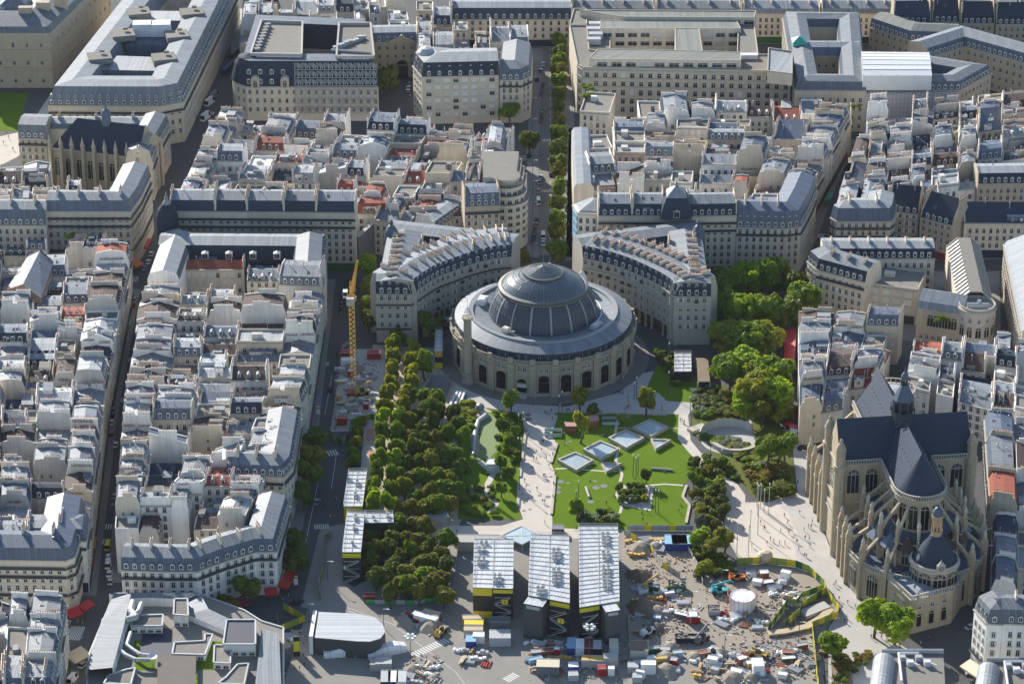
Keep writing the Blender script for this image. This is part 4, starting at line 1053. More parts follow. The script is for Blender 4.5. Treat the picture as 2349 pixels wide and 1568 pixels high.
for i in range(2):
    hs(x[i],494,x[i+1],494,25,13,roof='mansard',rm='zinc',steep='slate',wm='cream_stone',k=4.4,pitch=.3,label=f'planted-balcony stone house left of the domed pavilion, {("outer","inner")[i]} one',balc=(21.4,18.2),group='terrace with the domed pavilion',rr=random.Random(110+i),**MK)
t=hs(1524,495,1578,495,25,13,roof='mansard',rm='bright_zinc',steep='slate',wm='pale_stone',k=4.4,pitch=.1,label='stone pavilion with tall square slate dome above the terrace right of the rotunda',balc=(21.4,18.2),group='terrace with the domed pavilion',chim=False,dorm=False,cat='pavilion',**MK)
c=P(1551,484,27); b=MB(); 
prof=[(6.2,25.2),(6.0,28),(5.2,31),(4.0,33.2),(3.9,33.6),(3.0,34.6),(1.6,35.8),(.5,36.6),(.7,37.4),(0,39)]
for k in range(len(prof)-1):
    r0,z0=prof[k]; r1,z1=prof[k+1]; b.lathe(c[0],c[1]+2,[(r0*1.35,z0),(r1*1.35,z1)],4,0 if k<3 else 1,a0=pi/4,a1=pi/4+2*pi,smooth=False)
b.build('square_dome',['slate','bright_zinc'],t); dm,dw=dormer_mesh('bright_zinc',2.4,2.6); o=inst('dormer',dm,t,(c[0],c[1]-4.2,26),0); instc('dormer_window',dw,o)
hs(1578,495,1690,493,25,13,roof='mansard',rm='zinc',steep='slate',wm='cream_stone',k=4.4,pitch=.3,label='cream stone house with slate attic right of the domed pavilion',balc=(21.4,18.2),group='terrace with the domed pavilion',rr=random.Random(113),**MK)
def wingthing(label,cat,pts,z,depth,k,pitch,wm,rm,steep,win=(4.4,3.2,2.7,('plain','plain','arms')),dorm=True,closed=False,rows=1,name='corner_building',bal=(),ins=1.1,ridge=None,S=True,group=None,ends=True,dsp=2.7):
    q=PL(pts,z) if S else pts
    t=thing(name,label,cat,(q[0][0],q[0][1],0),group)
    wing(q,depth,z,k,pitch,t,wm,rm,steep,win=win,dorm=dorm,rows=rows,closed=closed,ins=ins,ridge=ridge,ends=ends,dsp=dsp)
    for i in range(len(q)-(0 if closed else 1)):
        a,b=q[i],q[(i+1)%len(q)]; L=hypot(b[0]-a[0],b[1]-a[1])
        if outward(a,((b[1]-a[1])/L,-(b[0]-a[0])/L))>.05:
            for zb in bal: balcony(t,a,b,zb)
    return t
def chims(t,a,b,n,z,L=4.5,dep=6,cm='beige_plaster'):
    an=atan2(b[1]-a[1],b[0]-a[0]); l=hypot(b[0]-a[0],b[1]-a[1]); nx,ny=-(b[1]-a[1])/l*dep,(b[0]-a[0])/l*dep
    for i in range(n):
        p=lerp(a,b,(i+.5)/n); chim_row(t,[(p[0]+nx,p[1]+ny,an+pi/2)],z,L,cm)
t=wingthing('six-storey stone corner building with grey attic by the tree-filled square','apartment building',[(1690,521),(1803,523),(1836,519),(1858,478),(1874,440)],20,13,6.5,.3,'cream_stone','dark_zinc','dark_zinc',rows=2,bal=(16.6,))
chims(t,P(1690,521,20),P(1803,523,20),3,30.5); 
t=wingthing('cream corner building with long balconies where the left streets meet','apartment building',[(106,484),(298,484),(322,450),(346,400)],25,12,4,.3,'cream_stone','zinc','dark_zinc',dorm=False,bal=(21.5,18.2,8)); chims(t,P(106,484,25),P(298,484,25),4,32)
t=wingthing('wide house with tall grey mansard left of the cream corner building','house',[(-60,515),(106,516)],21,12,6,.3,'cream_stone','zinc','dark_zinc',name='town_house'); chims(t,P(-60,515,21),P(106,516,21),3,30)
t=wingthing('curving cream apartment block with grey attic above the red awnings','apartment building',[(278,1306),(380,1309),(452,1309),(510,1287),(587,1264),(634,1264),(652,1200),(664,1160)],16,11,4,.32,'white_plaster','zinc','dark_zinc',bal=(12.9,),win=(4,3.0,2.7,('arms','arms','plain')))
for a,b_,n in (((278,1306),(452,1309),4),((452,1309),(634,1264),4)): chims(t,P(*a,16),P(*b_,16),n,23.4,3.4)
t=wingthing('cream corner house with hipped grey roof above the shaded street trees','apartment building',[(520,1088),(650,1092),(672,1066),(690,960)],19,12,3.4,.3,'cream_stone','zinc','dark_zinc',bal=(15.8,)); chims(t,P(520,1088,19),P(650,1092,19),3,26)
t=wingthing('cream flat-fronted corner block beside the red cafe awning at lower left','apartment building',[(-60,1281),(150,1284),(170,1276),(183,1235),(196,1160)],19,13,3.6,.3,'cream_stone','dark_zinc','dark_zinc',dorm=False,bal=(15.6,12.5,6)); chims(t,P(-60,1281,19),P(150,1284,19),3,26,4,9)
t=wingthing('hipped corner building with planted long balcony before the slate row','apartment building',[(1905,498),(1919,507),(2043,507),(2051,497),(2056,470)],20,12,5,.25,'cream_stone','bright_zinc','dark_zinc',dorm=False,bal=(16.5,13)); chims(t,P(1919,507,20),P(2043,507,20),2,28)
for i,(x0,y0,x1,y1) in enumerate(((2039,484,2108,491),(2111,498,2186,518))):
    hs(x0,y0,x1,y1,16,14,roof='mansard',rm='slate',steep='slate',wm='warm_stone',k=2.6,pitch=1.0,label=f'tan stone house with steep slate roof, {("narrower","wider")[i]} half of the slate row',group='slate row',rr=random.Random(120+i),**MK)
hs(2212,511,2400,512,15,13,roof='gable',rm='slate',wm='beige_plaster',pitch=.95,label='beige courtyard mansion with steep mottled slate roof at far right',name='mansion',cat='mansion',dorm=False,kinds=('plain','arms'),chim=False)
hs(2243,421,2400,419,18,12,roof='mansard',rm='bright_zinc',steep='slate',wm='warm_stone',k=4,pitch=.2,label='long tan building with dark attic and arched dormers at far right edge',kinds=('plain',),chim=False)
# modern white corner building on the boulevard
t=wingthing('white modern corner building with blue glazing on the tree-lined boulevard','office building',[(1314,470),(1326,488),(1370,490)],22,16,.6,.3,'white_plaster','zinc','zinc',win=(4.6,3.3,2.6,('plain',)),dorm=False)
b=MB(); a,b_=P(1314,470,22),P(1326,488,22); ang=atan2(b_[1]-a[1],b_[0]-a[0]); m_=lerp(a,b_,.5)
for f in range(5): b.box(m_[0]+sin(ang)*.2,m_[1]-cos(ang)*.2,5+f*3.3,7.4+f*3.3,hypot(b_[0]-a[0],b_[1]-a[1])*.8,.3,ang)
b.build('glazing','paleblue_paint',t)
t=wingthing('long curved modern block with ribbed metal roof along the boulevard','apartment building',[(1312,465),(1312,360),(1324,302),(1380,302)][::-1][1:]+[(1312,440)] if False else [(1311,300),(1312,345),(1316,430)],19,8,1.5,.12,'beige_plaster','zinc','zinc',win=None,dorm=False)
t=hs(1336,432,1412,428,17,20,roof='flat',rm='zinc',wm='brown_brick',label='brick-fronted modern infill house with set-back roof cabins behind the curved block',rr=random.Random(5),extras=True)
t=hs(1330,258,1398,262,17,22,roof='flat',rm='gravel_roof',wm='beige_plaster',label='rounded building with lush roof garden on the boulevard corner',name='roof_garden_building',rr=random.Random(6))
# rounded tower-fronted white building
c=P(1178,452,22); t=thing('rounded_corner_building','white stepped modern building with rounded bow front on the boulevard','office building',(c[0],c[1],0))
q=PL([(1140,460),(1150,470)],22)
for lv,(r_,z0,z1) in enumerate(((8.6,0,19),(7.6,19,22.2),(6.4,22.2,25.4),(5.2,25.4,28.4))):
    b=MB(); b.lathe(c[0]-3,c[1]+6,[(r_,z0),(r_,z1),(r_+.5,z1),(r_+.5,z1+.5),(0,z1+.55)],28,[0,0,0,1],smooth=False); b.prism([(c[0]-12,c[1]+4),(c[0]-3+r_*.7,c[1]+4),(c[0]-3+r_*.98,c[1]+30),(c[0]-12,c[1]+30)],z0,z1+.3,0,1); b.build('wall' if lv==0 else 'set_back_storey',['cream_stone','gravel_roof'],t)
for f in range(8):
    z=4.2+f*3.05; r_=8.6 if z<18 else (7.6 if z<21.5 else 6.4)
    for k in range(9):
        a=-pi+.25+k*(pi-.1)/8; inst('window',win_mesh(1.9,1.7,'plain'),t,(c[0]-3+(r_+.02)*cos(a),c[1]+6+(r_+.02)*sin(a),z),a+pi/2)
# cream houses right of the dark wall
hs(858,503,936,512,15,12,roof='gable',rm='zinc',wm='cream_stone',label='low cream courtyard house with hipped zinc roof above the dark wall',hip=(0,1),dorm=False,shop=False,rr=random.Random(8))
hs(1000,527,1066,480,13,10,roof='mansard',rm='zinc',steep='dark_zinc',wm='white_plaster',k=3,label='white house with row of dormers slanting behind the left crescent',rr=random.Random(9))
hs(940,505,1000,520,10,14,roof='shed',rm='zinc',wm='grey_plaster',label='low grey lean-to house behind the left crescent',shop=False,rr=random.Random(10))
hs(1066,474,1148,470,22,12,roof='mansard',rm='dark_zinc',wm='warm_stone',k=5,label='tan six-storey house beside the rounded white building',balc=(18.7,),dormer_rows=2,rr=random.Random(12))
w_=thing('party_wall','tall dark bare side wall behind the small street trees','wall',P(850,600)); b=MB(); a,b_=P(822,612),P(880,560)
ang=atan2(b_[1]-a[1],b_[0]-a[0]); b.box((a[0]+b_[0])/2,(a[1]+b_[1])/2,0,13,hypot(b_[0]-a[0],b_[1]-a[1]),1.2,ang); b.build('wall','grey_paint',w_)
b=MB(); b.box((a[0]+b_[0])/2,(a[1]+b_[1])/2,13,13.3,hypot(b_[0]-a[0],b_[1]-a[1])+.3,1.6,ang); b.build('coping','concrete',w_)
# department store with corner dome
t=thing('department_store','zinc-roofed department store with round corner dome and glass court','department store',P(500,600)); 
q=PL([(365,600),(640,600),(735,640)],20); 
wing(PL([(742,655),(748,560)],20),12,20,4,.3,t,'cream_stone','zinc','dark_zinc',win=(4.4,3.2,2.8,('plain',)),dorm=True,names=('side_wall','side_roof'))
wing(PL([(745,548),(372,545)],20),13,20,2.5,.25,t,'slate','bright_zinc','slate',names=('rear_wall','rear_roof'),dorm=False)
wing(PL([(372,545),(338,640)],20),12,20,2.5,.3,t,'white_plaster','bright_zinc','zinc',names=('left_wall','left_roof'))
b=MB(); pp=PL([(440,600),(600,600),(610,585),(432,585)],17); b.prism(pp,0,17,0,1); b.build('court_roof',['slate','dark_zinc'],t)
c=P(385,528,20); b=MB(); b.lathe(c[0],c[1],[(4.2,0),(4.2,22),(4.6,22.3),(4.4,24),(4.2,26.5),(3.4,29),(2.0,30.8),(1.6,31.2)],24); b.build('corner_dome','slate',t); b=MB(); b.lathe(c[0],c[1],[(1.7,31),(1.3,32),(.6,33),(.8,33.6),(.3,34.4),(.4,35),(0,36.5)],14); b.build('dome_finial','lead',t)
for k in range(4):
    a=P(470+k*55,583,21); dm,dw=dormer_mesh('bright_zinc',2.4,2.2); o=inst('dormer',dm,t,(a[0],a[1],19),0); instc('dormer_window',dw,o)
hs(405,618,560,618,17,8,roof='gable',rm='red_tile',wm='cream_stone',pitch=.55,label='narrow house with long dark red roof below the glass-court store',dorm=False,chim=True,shop=False,rr=random.Random(14))
hs(640,652,735,655,22,16,roof='mansard',rm='zinc',wm='grey_plaster',k=3,label='grey bare-gabled house with ladder of chimney pots beside the store',rr=random.Random(15))
# ---------------------------------------------------------------- the telephone exchange block at right
t=wingthing('stone corner house with dark attic beyond the right-hand trees','apartment building',[(1852,598),(1873,617),(1985,647)],18,13,4,.25,'cream_stone','zinc','slate',bal=(14.6,)); chims(t,P(1873,617,18),P(1985,647,18),3,24.5,3)
t=wingthing('shallow rear wing with pale zinc roof behind the attic corner house','apartment building',[(1888,592),(2145,592)],18,12,3.5,.2,'beige_plaster','bright_zinc','slate'); chims(t,P(1888,592,18),P(2145,592,18),6,23.5,3)
t=hs(1986,652,2106,668,14,17,roof='flat',rm='gravel_roof',wm='beige_plaster',label='low beige office infill with flat gravel roof and wide blank bays',cat='office',kinds=('shut',),sp=4.2,w=2.8,wh=2.2,rr=random.Random(17))
t=thing('exchange_building','arcaded stone exchange building with round end tower and long glazed roof','public building',P(2200,760))
a,b_=P(2104,706,15),P(2209,722,15)
wing([a,b_],13,15,2.6,.45,t,'carved_stone','zinc','zinc',win=None,dorm=False)
ang=atan2(b_[1]-a[1],b_[0]-a[0])
for k in range(5):
    p=lerp(a,b_,.3+k*.13); inst('arched_window',arch_mesh(2.0,4.6,1),t,(p[0]+sin(ang)*.06,p[1]-cos(ang)*.06,8.4),ang)
for k in range(7):
    p=lerp(a,b_,.12+k*.13); inst('window',win_mesh(1.2,2.0,'plain'),t,(p[0]+sin(ang)*.06,p[1]-cos(ang)*.06,3),ang)
c=P(2247,715,18); c=(c[0],c[1]+6.5); b=MB(); b.lathe(c[0],c[1],[(6.9,0),(6.9,16.6),(7.3,17),(7.3,17.6),(6.7,17.7),(6.7,18.6),(6.3,18.6),(6.2,17.5),(0,17.6)],36,smooth=False); b.build('round_tower','pale_stone',t)
for k in range(7):
    a_=-pi*.95+k*pi*.9/6; n_=(cos(a_),sin(a_))
    inst('arched_window',arch_mesh(1.9,4.2,1),t,(c[0]+6.95*n_[0],c[1]+6.95*n_[1],7.4),a_+pi/2); inst('window',win_mesh(1.2,2.0,'plain'),t,(c[0]+6.95*n_[0],c[1]+6.95*n_[1],2.6),a_+pi/2); inst('window',win_mesh(1.2,1.9,'plain'),t,(c[0]+6.95*n_[0],c[1]+6.95*n_[1],13.2),a_+pi/2)
p1=P(2212,540,22); p2=(c[0],c[1]+4); ang=atan2(p1[1]-p2[1],p1[0]-p2[0]); L=hypot(p1[0]-p2[0],p1[1]-p2[1]); cx,cy=(p1[0]+p2[0])/2,(p1[1]+p2[1])/2
b=MB(); b.box(cx,cy,0,17,L,13,ang); b.build('hall_wall','beige_plaster',t)
b=MB(); b.box(cx,cy,20.6,21.1,L,4.6,ang,m=0)
for s in (-1,1):
    q0=lambda f,u,z:(p2[0]+cos(ang)*f*L-sin(ang)*u*s,p2[1]+sin(ang)*f*L+cos(ang)*u*s,z)
    ps=[q0(0,6.2,17.1),q0(1,6.2,17.1),q0(1,2.3,20.7),q0(0,2.3,20.7)]; b.face(ps if s<0 else ps[::-1],1)
b.build('long_roof',['gravel_roof','lead'],t)
b=MB()
for k in range(17):
    for s in (-1,1):
        f=k/16; x0=p2[0]+cos(ang)*f*L; y0=p2[1]+sin(ang)*f*L; b.tube((x0-sin(ang)*6.4*s,y0+cos(ang)*6.4*s,17.2),(x0-sin(ang)*2.2*s,y0+cos(ang)*2.2*s,21.1),.3,4)
b.build('roof_frames','pale_stone',t)
b=MB(); b.tube((c[0]-4,c[1]-2,18.6),(c[0]+4,c[1]-2.4,18.6),.9,10); b.tube((c[0],c[1]-2,18.5),(c[0]+.5,c[1]-2,20.6),.7,8); b.build('roof_plant','galvanised',t)
t=wingthing('long stone building with grey glazed roof cut by the right edge','public building',[(2290,560),(2318,690),(2335,800)][::-1] if False else [(2303,560),(2345,760)],18,16,1.5,.45,'warm_stone','zinc','zinc',dorm=False)
# ---------------------------------------------------------------- ministry with metal lattice, upper left
t=thing('ministry_building','slate-attic ministry building wrapped in silver metal lattice, round left corner','ministry',P(700,240))
q=PL([(540,190),(566,198),(868,199),(850,90),(575,78)],16)
wing(q,15,16,10.5,.02,t,'cream_stone','dark_zinc','slate',closed=True,ins=3.2,win=(4.4,4.0,3.2,('plain',)),dorm=False)
for lv in range(2):
    for k in range(4):
        p=P(572+k*26,190,17); dm,dw=dormer_mesh('slate',1.7,2.0); o=inst('dormer',dm,t,(p[0],q[1][1]+.3+lv*1.1,17+lv*4),0); instc('dormer_window',dw,o)
b=MB()
a,b_=P(676,199,16),P(866,199,16); rr=random.Random(3)
def lat(x,z):   # point on the screen, just proud of the facade / attic slope
    yo=0 if z<16 else (z-16)/10.5*3.2
    return (a[0]+(b_[0]-a[0])*x, a[1]+(b_[1]-a[1])*x-.5+yo, z)
for lev in range(6):
    z0=4+lev*4.2 if lev<3 else 16.6+(lev-3)*3.3; hh=3.9 if lev<3 else 3.0
    for k in range(22):
        x0,x1=k/22,(k+1)/22
        b.tube(lat(x0,z0),lat(x1,z0),.12,4,cap=False); b.tube(lat(x0,z0),lat(x0,z0+hh),.09,4,cap=False)
        pr=lat(x0,z0+.2)
        for s in range(1,7):
            f=s/6; c_=lat(x0+(x1-x0)*f,z0+hh*(.15+.75*abs(sin(f*pi*1.0+ (k%2)*pi/2)))); b.tube(pr,c_,.09,4,cap=False); pr=c_
        b.tube(lat(x0,z0+hh*.1),lat(x1,z0+hh*.9),.07,4,cap=False); b.tube(lat(x0,z0+hh*.9),lat(x1,z0+hh*.3),.07,4,cap=False)
for S in ([(575,128),(692,130),(694,55),(600,52)],[(772,134),(858,134),(850,58),(778,58)]):
    p=PL(S,26.4); m=MB(); m.prism(p,10,26.9,0,1); m.build('roof_block',['dark_stone','gravel_roof'],t)
b.build('lattice_screen','galvanised',t)
for S in ([(575,128),(692,130),(694,55),(600,52)],[(772,134),(858,134),(850,58),(778,58)]):
    p=PL(S,26.9)
    for i in range(4):
        p0,p1=p[i],p[(i+1)%4]; m=MB(); m.box((p0[0]+p1[0])/2,(p0[1]+p1[1])/2,26.9,28.3,hypot(p1[0]-p0[0],p1[1]-p0[1]),.8,atan2(p1[1]-p0[1],p1[0]-p0[0])); m.build('roof_kerb','concrete',t)
for k in range(9):
    p=P(590+k*3,118-k*7,27); m=MB(); m.box(p[0],p[1],26.92,28.6,2.6,2.2,.5); m.build('roof_plant','grey_paint',t)
b=MB()
for k in range(9): 
    p=P(770+8*k,118-3*k,26); b.box(p[0],p[1],26.8,28.2+rr.random(),2.2,1.6,.3)
pq=P(760,122,26); pr=P(850,128,26); b.tube((*pq,27.4),(*pr,27.4),.7,8); b.build('roof_plant','galvanised',t)
c=P(552,190,16); m=MB(); m.lathe(c[0]+3,c[1]+5,[(7,0),(7,16),(7.4,16.4),(6.6,20),(5.6,24),(4,26.6),(0,27.5)],20,[0,0,1,1,1,1]); m.build('corner_pavilion',['cream_stone','slate'],t)
for k in range(2):
    p=P(586+k*68,199,16); m=MB(); m.box(p[0],p[1]-.2,15.5,19.2,3.6,1.6,0); m.tube((p[0],p[1]-.98,19.2),(p[0],p[1]+1.5,19.2),1.8,16); m.build('stone_dormer','pale_stone',t); inst('arched_window',arch_mesh(1.5,3.0,1),t,(p[0],p[1]-1.02,16.2),0)
# building with small corner dome, cream grid of windows
t=wingthing('cream office block with glass corner dome and wide windows up the boulevard','office building',[(947,150),(968,176),(1144,172)],22,18,6,.2,'cream_stone','bright_zinc','slate',win=(3.5,3.1,3.9,('plain','plain','plain','shut'),2.3,1.9),dorm=True,dsp=4.5,rows=2)
c=P(978,160,22); m=MB(); m.lathe(c[0],c[1]+4,[(4.6,0),(4.6,24),(4.9,24.2),(4.7,26.5),(3.9,29),(2.4,30.6),(0,31.2)],16,[0,0,1,1,1,1]); m.build('corner_dome',['cream_stone','galvanised'],t)
t=wingthing('cream corner house with blue-grey attic on the boulevard','apartment building',[(1146,183),(1196,183),(1218,172),(1222,120)],20,14,4.5,.3,'cream_stone','zinc','dark_zinc',bal=(16.6,))
# arched gatehouse building closing the side street
t=hs(852,97,962,95,17,12,roof='mansard',rm='zinc',steep='dark_zinc',wm='warm_stone',k=4,label='ochre stone building with central pediment and tall gateway arch',name='gatehouse',cat='gatehouse',kinds=('plain',),shop=False,fh=4,sp=3.6)
p=P(922,97,17); inst('gateway_arch',arch_mesh(5,8.5,0,'gate'),t,(p[0],p[1]-.1,0.1),0); m=MB(); 
for (x0,x1,z0) in ((-8,8,17),): m.face([(p[0]-7,p[1]-.3,17),(p[0]+7,p[1]-.3,17),(p[0],p[1]-.3,20.5)]); m.face([(p[0]-7,p[1]-.3,17),(p[0],p[1]-.3,20.5),(p[0],p[1]+5,20.5),(p[0]-7,p[1]+5,17)],1); m.face([(p[0]+7,p[1]+5,17),(p[0],p[1]+5,20.5),(p[0],p[1]-.3,20.5),(p[0]+7,p[1]-.3,17)],1)
m.build('pediment',['warm_stone','zinc'],t)
# long wing closing the boulevard
hs(1036,44,1312,44,13.5,13,roof='mansard',rm='zinc',steep='slate',wm='cream_stone',k=5,pitch=.2,label='long stone wing with dark slate attic closing the boulevard',name='long_wing',cat='apartment building',kinds=('plain',),sp=3.6,dorm=True)
for i,(x0,x1) in enumerate(((1312,1500),(1505,1700),(1705,1880),(1885,2052))):
    t=hs(x0,30,x1,31,15,13,roof='mansard',rm='zinc',steep='zinc',wm='beige_plaster',k=2,pitch=.3,label=f'zinc-roofed row house with regular chimneys beyond the bank, {ordn(i)} from the boulevard',kinds=('plain',),dorm=False,group='row beyond the bank'); chims(t,P(x0,30,15),P(x1,31,15),4,20.5,3.5)
for i,(x0,x1,y) in enumerate(((2050,2135,53),(2138,2202,50),(2204,2282,54),(2285,2400,56))):
    hs(x0,y,x1,y,17,13,roof='mansard',rm='slate',steep='slate',wm='warm_stone',k=3.4,pitch=.9,label=f'tan stone house with tall slate roof at the top right corner, {ordn(i)} from its left',group='tall slate-roofed row',kinds=('plain',),dorm=True,shop=False,rr=random.Random(130+i))
fill('past slate-roofed row',[(2050,18),(2400,18),(2400,-70),(2050,-70)],2,6,74,'',hr=(12,16))
# ---------------------------------------------------------------- the bank
t=thing('bank_headquarters','huge beige bank headquarters with flat greenish roofs and sunken courts','bank',P(1560,200))
def bar(S,z0,z1,wm,rm,name,par=.7):
    p=PL(S,z1); b=MB(); b.prism(p,z0,z1,0,1); b.build(name,[wm,rm],t)
    m=MB()
    for i in range(len(p)):
        p0,p1=p[i],p[(i+1)%len(p)]; L=hypot(p1[0]-p0[0],p1[1]-p0[1]); an=atan2(p1[1]-p0[1],p1[0]-p0[0]); nx,ny=-(p1[1]-p0[1])/L*.2,(p1[0]-p0[0])/L*.2
        m.box((p0[0]+p1[0])/2+nx,(p0[1]+p1[1])/2+ny,z1+.004*i,z1+par,L,.4,an)
    m.build(name+'_parapet','pale_stone',t); return p
p=bar([(1324,150),(1336,157),(1815,166),(1815,128),(1395,122),(1352,116),(1347,60),(1306,60)],0,22,'cream_stone','gravel_roof','main_wing')
for i in (0,1): 
    facade_windows(t,p[i],p[i+1],2,21,3.9,3.9 if i else 3,('plain','plain','plain','shut'),w=1.9,h=2.6); cornice(t,p[i],p[i+1],17.6); cornice(t,p[i],p[i+1],13.7); cornice(t,p[i],p[i+1],21.2)
p=bar([(1352,133),(1360,136),(1700,139),(1700,119),(1372,112)],22,26,'beige_plaster','green_metal','upper_storey',.2); facade_windows(t,p[1],p[2],22.7,26,4,6.2,('shut','plain'),w=4.4,h=2.0)
bar([(1306,58),(1347,58),(1345,22),(1316,22)],0,22,'cream_stone','gravel_roof','side_wing')
p=bar([(1376,66),(1700,66),(1690,47),(1376,47)],0,24,'beige_plaster','green_metal','rear_wing',.2); facade_windows(t,p[0],p[1],4,24,4,5.6,('plain','shut'),w=4.0,h=2.0)
p=bar([(1549,118),(1612,118),(1604,65),(1548,65)],0,24.5,'beige_plaster','green_metal','middle_wing',.2)
p=bar([(1690,128),(1740,130),(1728,40),(1694,40)],0,22,'beige_plaster','gravel_roof','end_wing')
p=bar([(1430,40),(1730,42),(1735,26),(1330,24)],0,25,'beige_plaster','green_metal','far_wing',.4); facade_windows(t,p[0],p[1],18,25,4,6,('plain',),w=4.4,h=2.0)
p=bar([(1345,110),(1400,114),(1400,62),(1350,60)],0,20,'beige_plaster','gravel_roof','plant_wing')
for k in range(4):
    c=P(1362+(k%2)*4,104-k*12,20); m=MB(); m.box(c[0],c[1],20.6,23.4,6,3.2,0); m.build('cooling_plant','silver_paint',t)
m=MB(); c=P(1693,124,24); m.box(c[0],c[1],22.1,24,17,3,0); m.build('roof_plant','white_metal',t)
p=bar([(1760,165),(1818,172),(1818,120),(1762,112)],22,27,'cream_stone','bright_zinc','stair_block')
# ---------------------------------------------------------------- mansion with courts and white roof cover
t=wingthing('mansion of zinc-roofed wings around two square courts at upper right','mansion',[(1824,206),(1988,208),(1974,44),(1796,42)],19,11,3.6,.25,'cream_stone','zinc','dark_zinc',closed=True,win=(1.5,4,3.2,('plain',)),dorm=False,name='court_mansion')
a,b_=P(1835,128,19),P(1975,128,19); wing([a,b_],10,19,3.6,.25,t,'warm_stone','zinc','dark_zinc',names=('cross_wall','cross_roof'),win=(1.5,4,3.2,('plain',)),dorm=False)
p=P(1833,106,22); m=MB(); m.lathe(p[0],p[1],[(4.2,22),(4.2,24.5),(4.6,24.6),(0,26.8)],4,a0=pi/4,a1=pi/4+2*pi,smooth=False); m.build('copper_pavilion','turquoise_paint',t)
t=wingthing('dark-fronted courtyard mansion half under the white roof cover','mansion',[(1990,208),(2202,206),(2274,166),(2125,142),(1986,150)],18,11,3.6,.25,'warm_stone','zinc','dark_zinc',closed=True,win=(1.5,4,3.0,('plain',)),dorm=True,name='court_mansion')
t=thing('roof_cover','large white tent-like protective cover on steel frame over the mansion roof','roof cover',P(2060,200))
pc=PL([(1979,182),(2137,182),(2130,128),(1976,126)],24); b=MB(); 
L0=[(x,y,23.5) for x,y in pc]
for i in range(4):
    rows_=6
    for j in range(rows_):
        f0,f1=j/rows_,(j+1)/rows_; zc=lambda f: 25.6+1.6*sin(pi*f)+(.25 if int(f*rows_)%2 else 0)
        x0,x1=i/4,(i+1)/4
        q=lambda u,v:(*lerp(lerp(pc[0],pc[1],u),lerp(pc[3],pc[2],u),v),)
        b.face([(*q(x0,f0),zc(f0)),(*q(x1,f0),zc(f0)),(*q(x1,f1),zc(f1)-.15),(*q(x0,f1),zc(f1)-.15)])
for i in range(4):
    p0,p1=pc[i],pc[(i+1)%4]; b.face([(*p0,19),(*p1,19),(*p1,25.7),(*p0,25.7)])
b.build('cover_sheet','white_metal',t); m=MB()
for i in range(5):
    q0=lerp(pc[0],pc[1],i/4); q1=lerp(pc[3],pc[2],i/4); m.tube((*q0,25.75),(*q1,25.75),.2,5)
m.build('frame','galvanised',t)
t=thing('scaffold_sheeting','grey netted scaffold hung on the mansion front below the white cover','scaffold',P(2090,262)); b=MB()
p0,p1=P(1986,209,18),P(2200,207,18); q0,q1=(p0[0],p0[1]-2.2),(p1[0],p1[1]-2.2)
b.prism([q0,q1,(p1[0],p1[1]-1.0),(p0[0],p0[1]-1.0)],0,17.6); b.build('netting','silver_paint',t); m=MB()
for i in range(24):
    q=lerp(q0,q1,i/23); m.tube((q[0],q[1]-.2,0),(q[0],q[1]-.2,18.6),.09,4)
for z in range(2,19,2): m.tube((q0[0],q0[1]-.22,z),(q1[0],q1[1]-.22,z),.08,4)
m.build('scaffold_poles','white_metal',t)
t=wingthing('angled grey-roofed wing with round attic windows behind the white cover','mansion',[(2130,132),(2212,106),(2400,158)],17,13,4,.3,'warm_stone','zinc','dark_zinc',win=(1.5,4,3.4,('plain',)),name='angled_wing')
t=wingthing('stone gallery wing with statues along its cornice and oval dormers','mansion',[(1995,62),(2085,92),(2200,96)],16,13,4,.3,'warm_stone','green_metal','dark_zinc',win=(1.5,4,3.4,('plain',)),name='gallery_wing')
# ---------------------------------------------------------------- upper left: palace corner, great block, church
t=wingthing('palace corner with tall windows and heavy stone cornice at the top left','palace',[(-90,76),(113,76),(170,20),(250,-60)],26,24,2.6,.3,'warm_stone','zinc','zinc',win=(2.5,8.4,6.2,('plain',)),dorm=False,name='palace_wing')
a,b_=P(-90,76,26),P(113,76,26)
for z in (9,17.5): cornice(t,a,b_,z,.7,.7,'warm_stone'); cornice(t,b_,P(170,20,26),z,.7,.7,'warm_stone')
c=P(30,40,28); m=MB(); m.lathe(c[0],c[1]+8,[(11,27),(8,33),(4,35),(0,35.5)],4,a0=pi/4,a1=pi/4+2*pi,smooth=False); m.build('pavilion_roof','zinc',t)
for k in range(3): 
    c=P(60+k*40,45-k*12,28); m=MB(); m.box(c[0],c[1],28,34,6,3,0); m.build('chimney','warm_stone',t)
c=P(20,62,28); m=MB(); m.box(c[0]-18,c[1]+20,29,32,26,18,.2); m.build('glass_roof','skylight_glass',t)
t=wingthing('great block with long grey double attic and sunken courts at upper left','public building',[(110,241),(368,242),(420,232),(470,130),(548,-30),(322,-30)],18.5,17,7.6,.12,'cream_stone','zinc','zinc',closed=True,ins=2.4,win=(4.5,4.4,3.3,('plain',)),dorm=True,rows=2,dsp=3.4,name='great_block',bal=(14.6,))
for k,(S,m_) in enumerate((([(222,160),(372,163),(388,132),(268,128)],'bright_zinc'),([(318,46),(430,48),(438,26),(345,25)],'bright_zinc'),([(287,100),(400,104),(408,82),(300,78)],'dark_zinc'))):
    p=PL(S,24); b=MB(); b.prism(p,0,24,0,1); b.build('cross_wing',['dark_zinc',m_],t)
for k in range(2):
    c=P(328+k*42,76,25); m=MB(); m.box(c[0],c[1],24.2,30,8.5,6,.05); m.build('cooling_plant','white_metal',t)
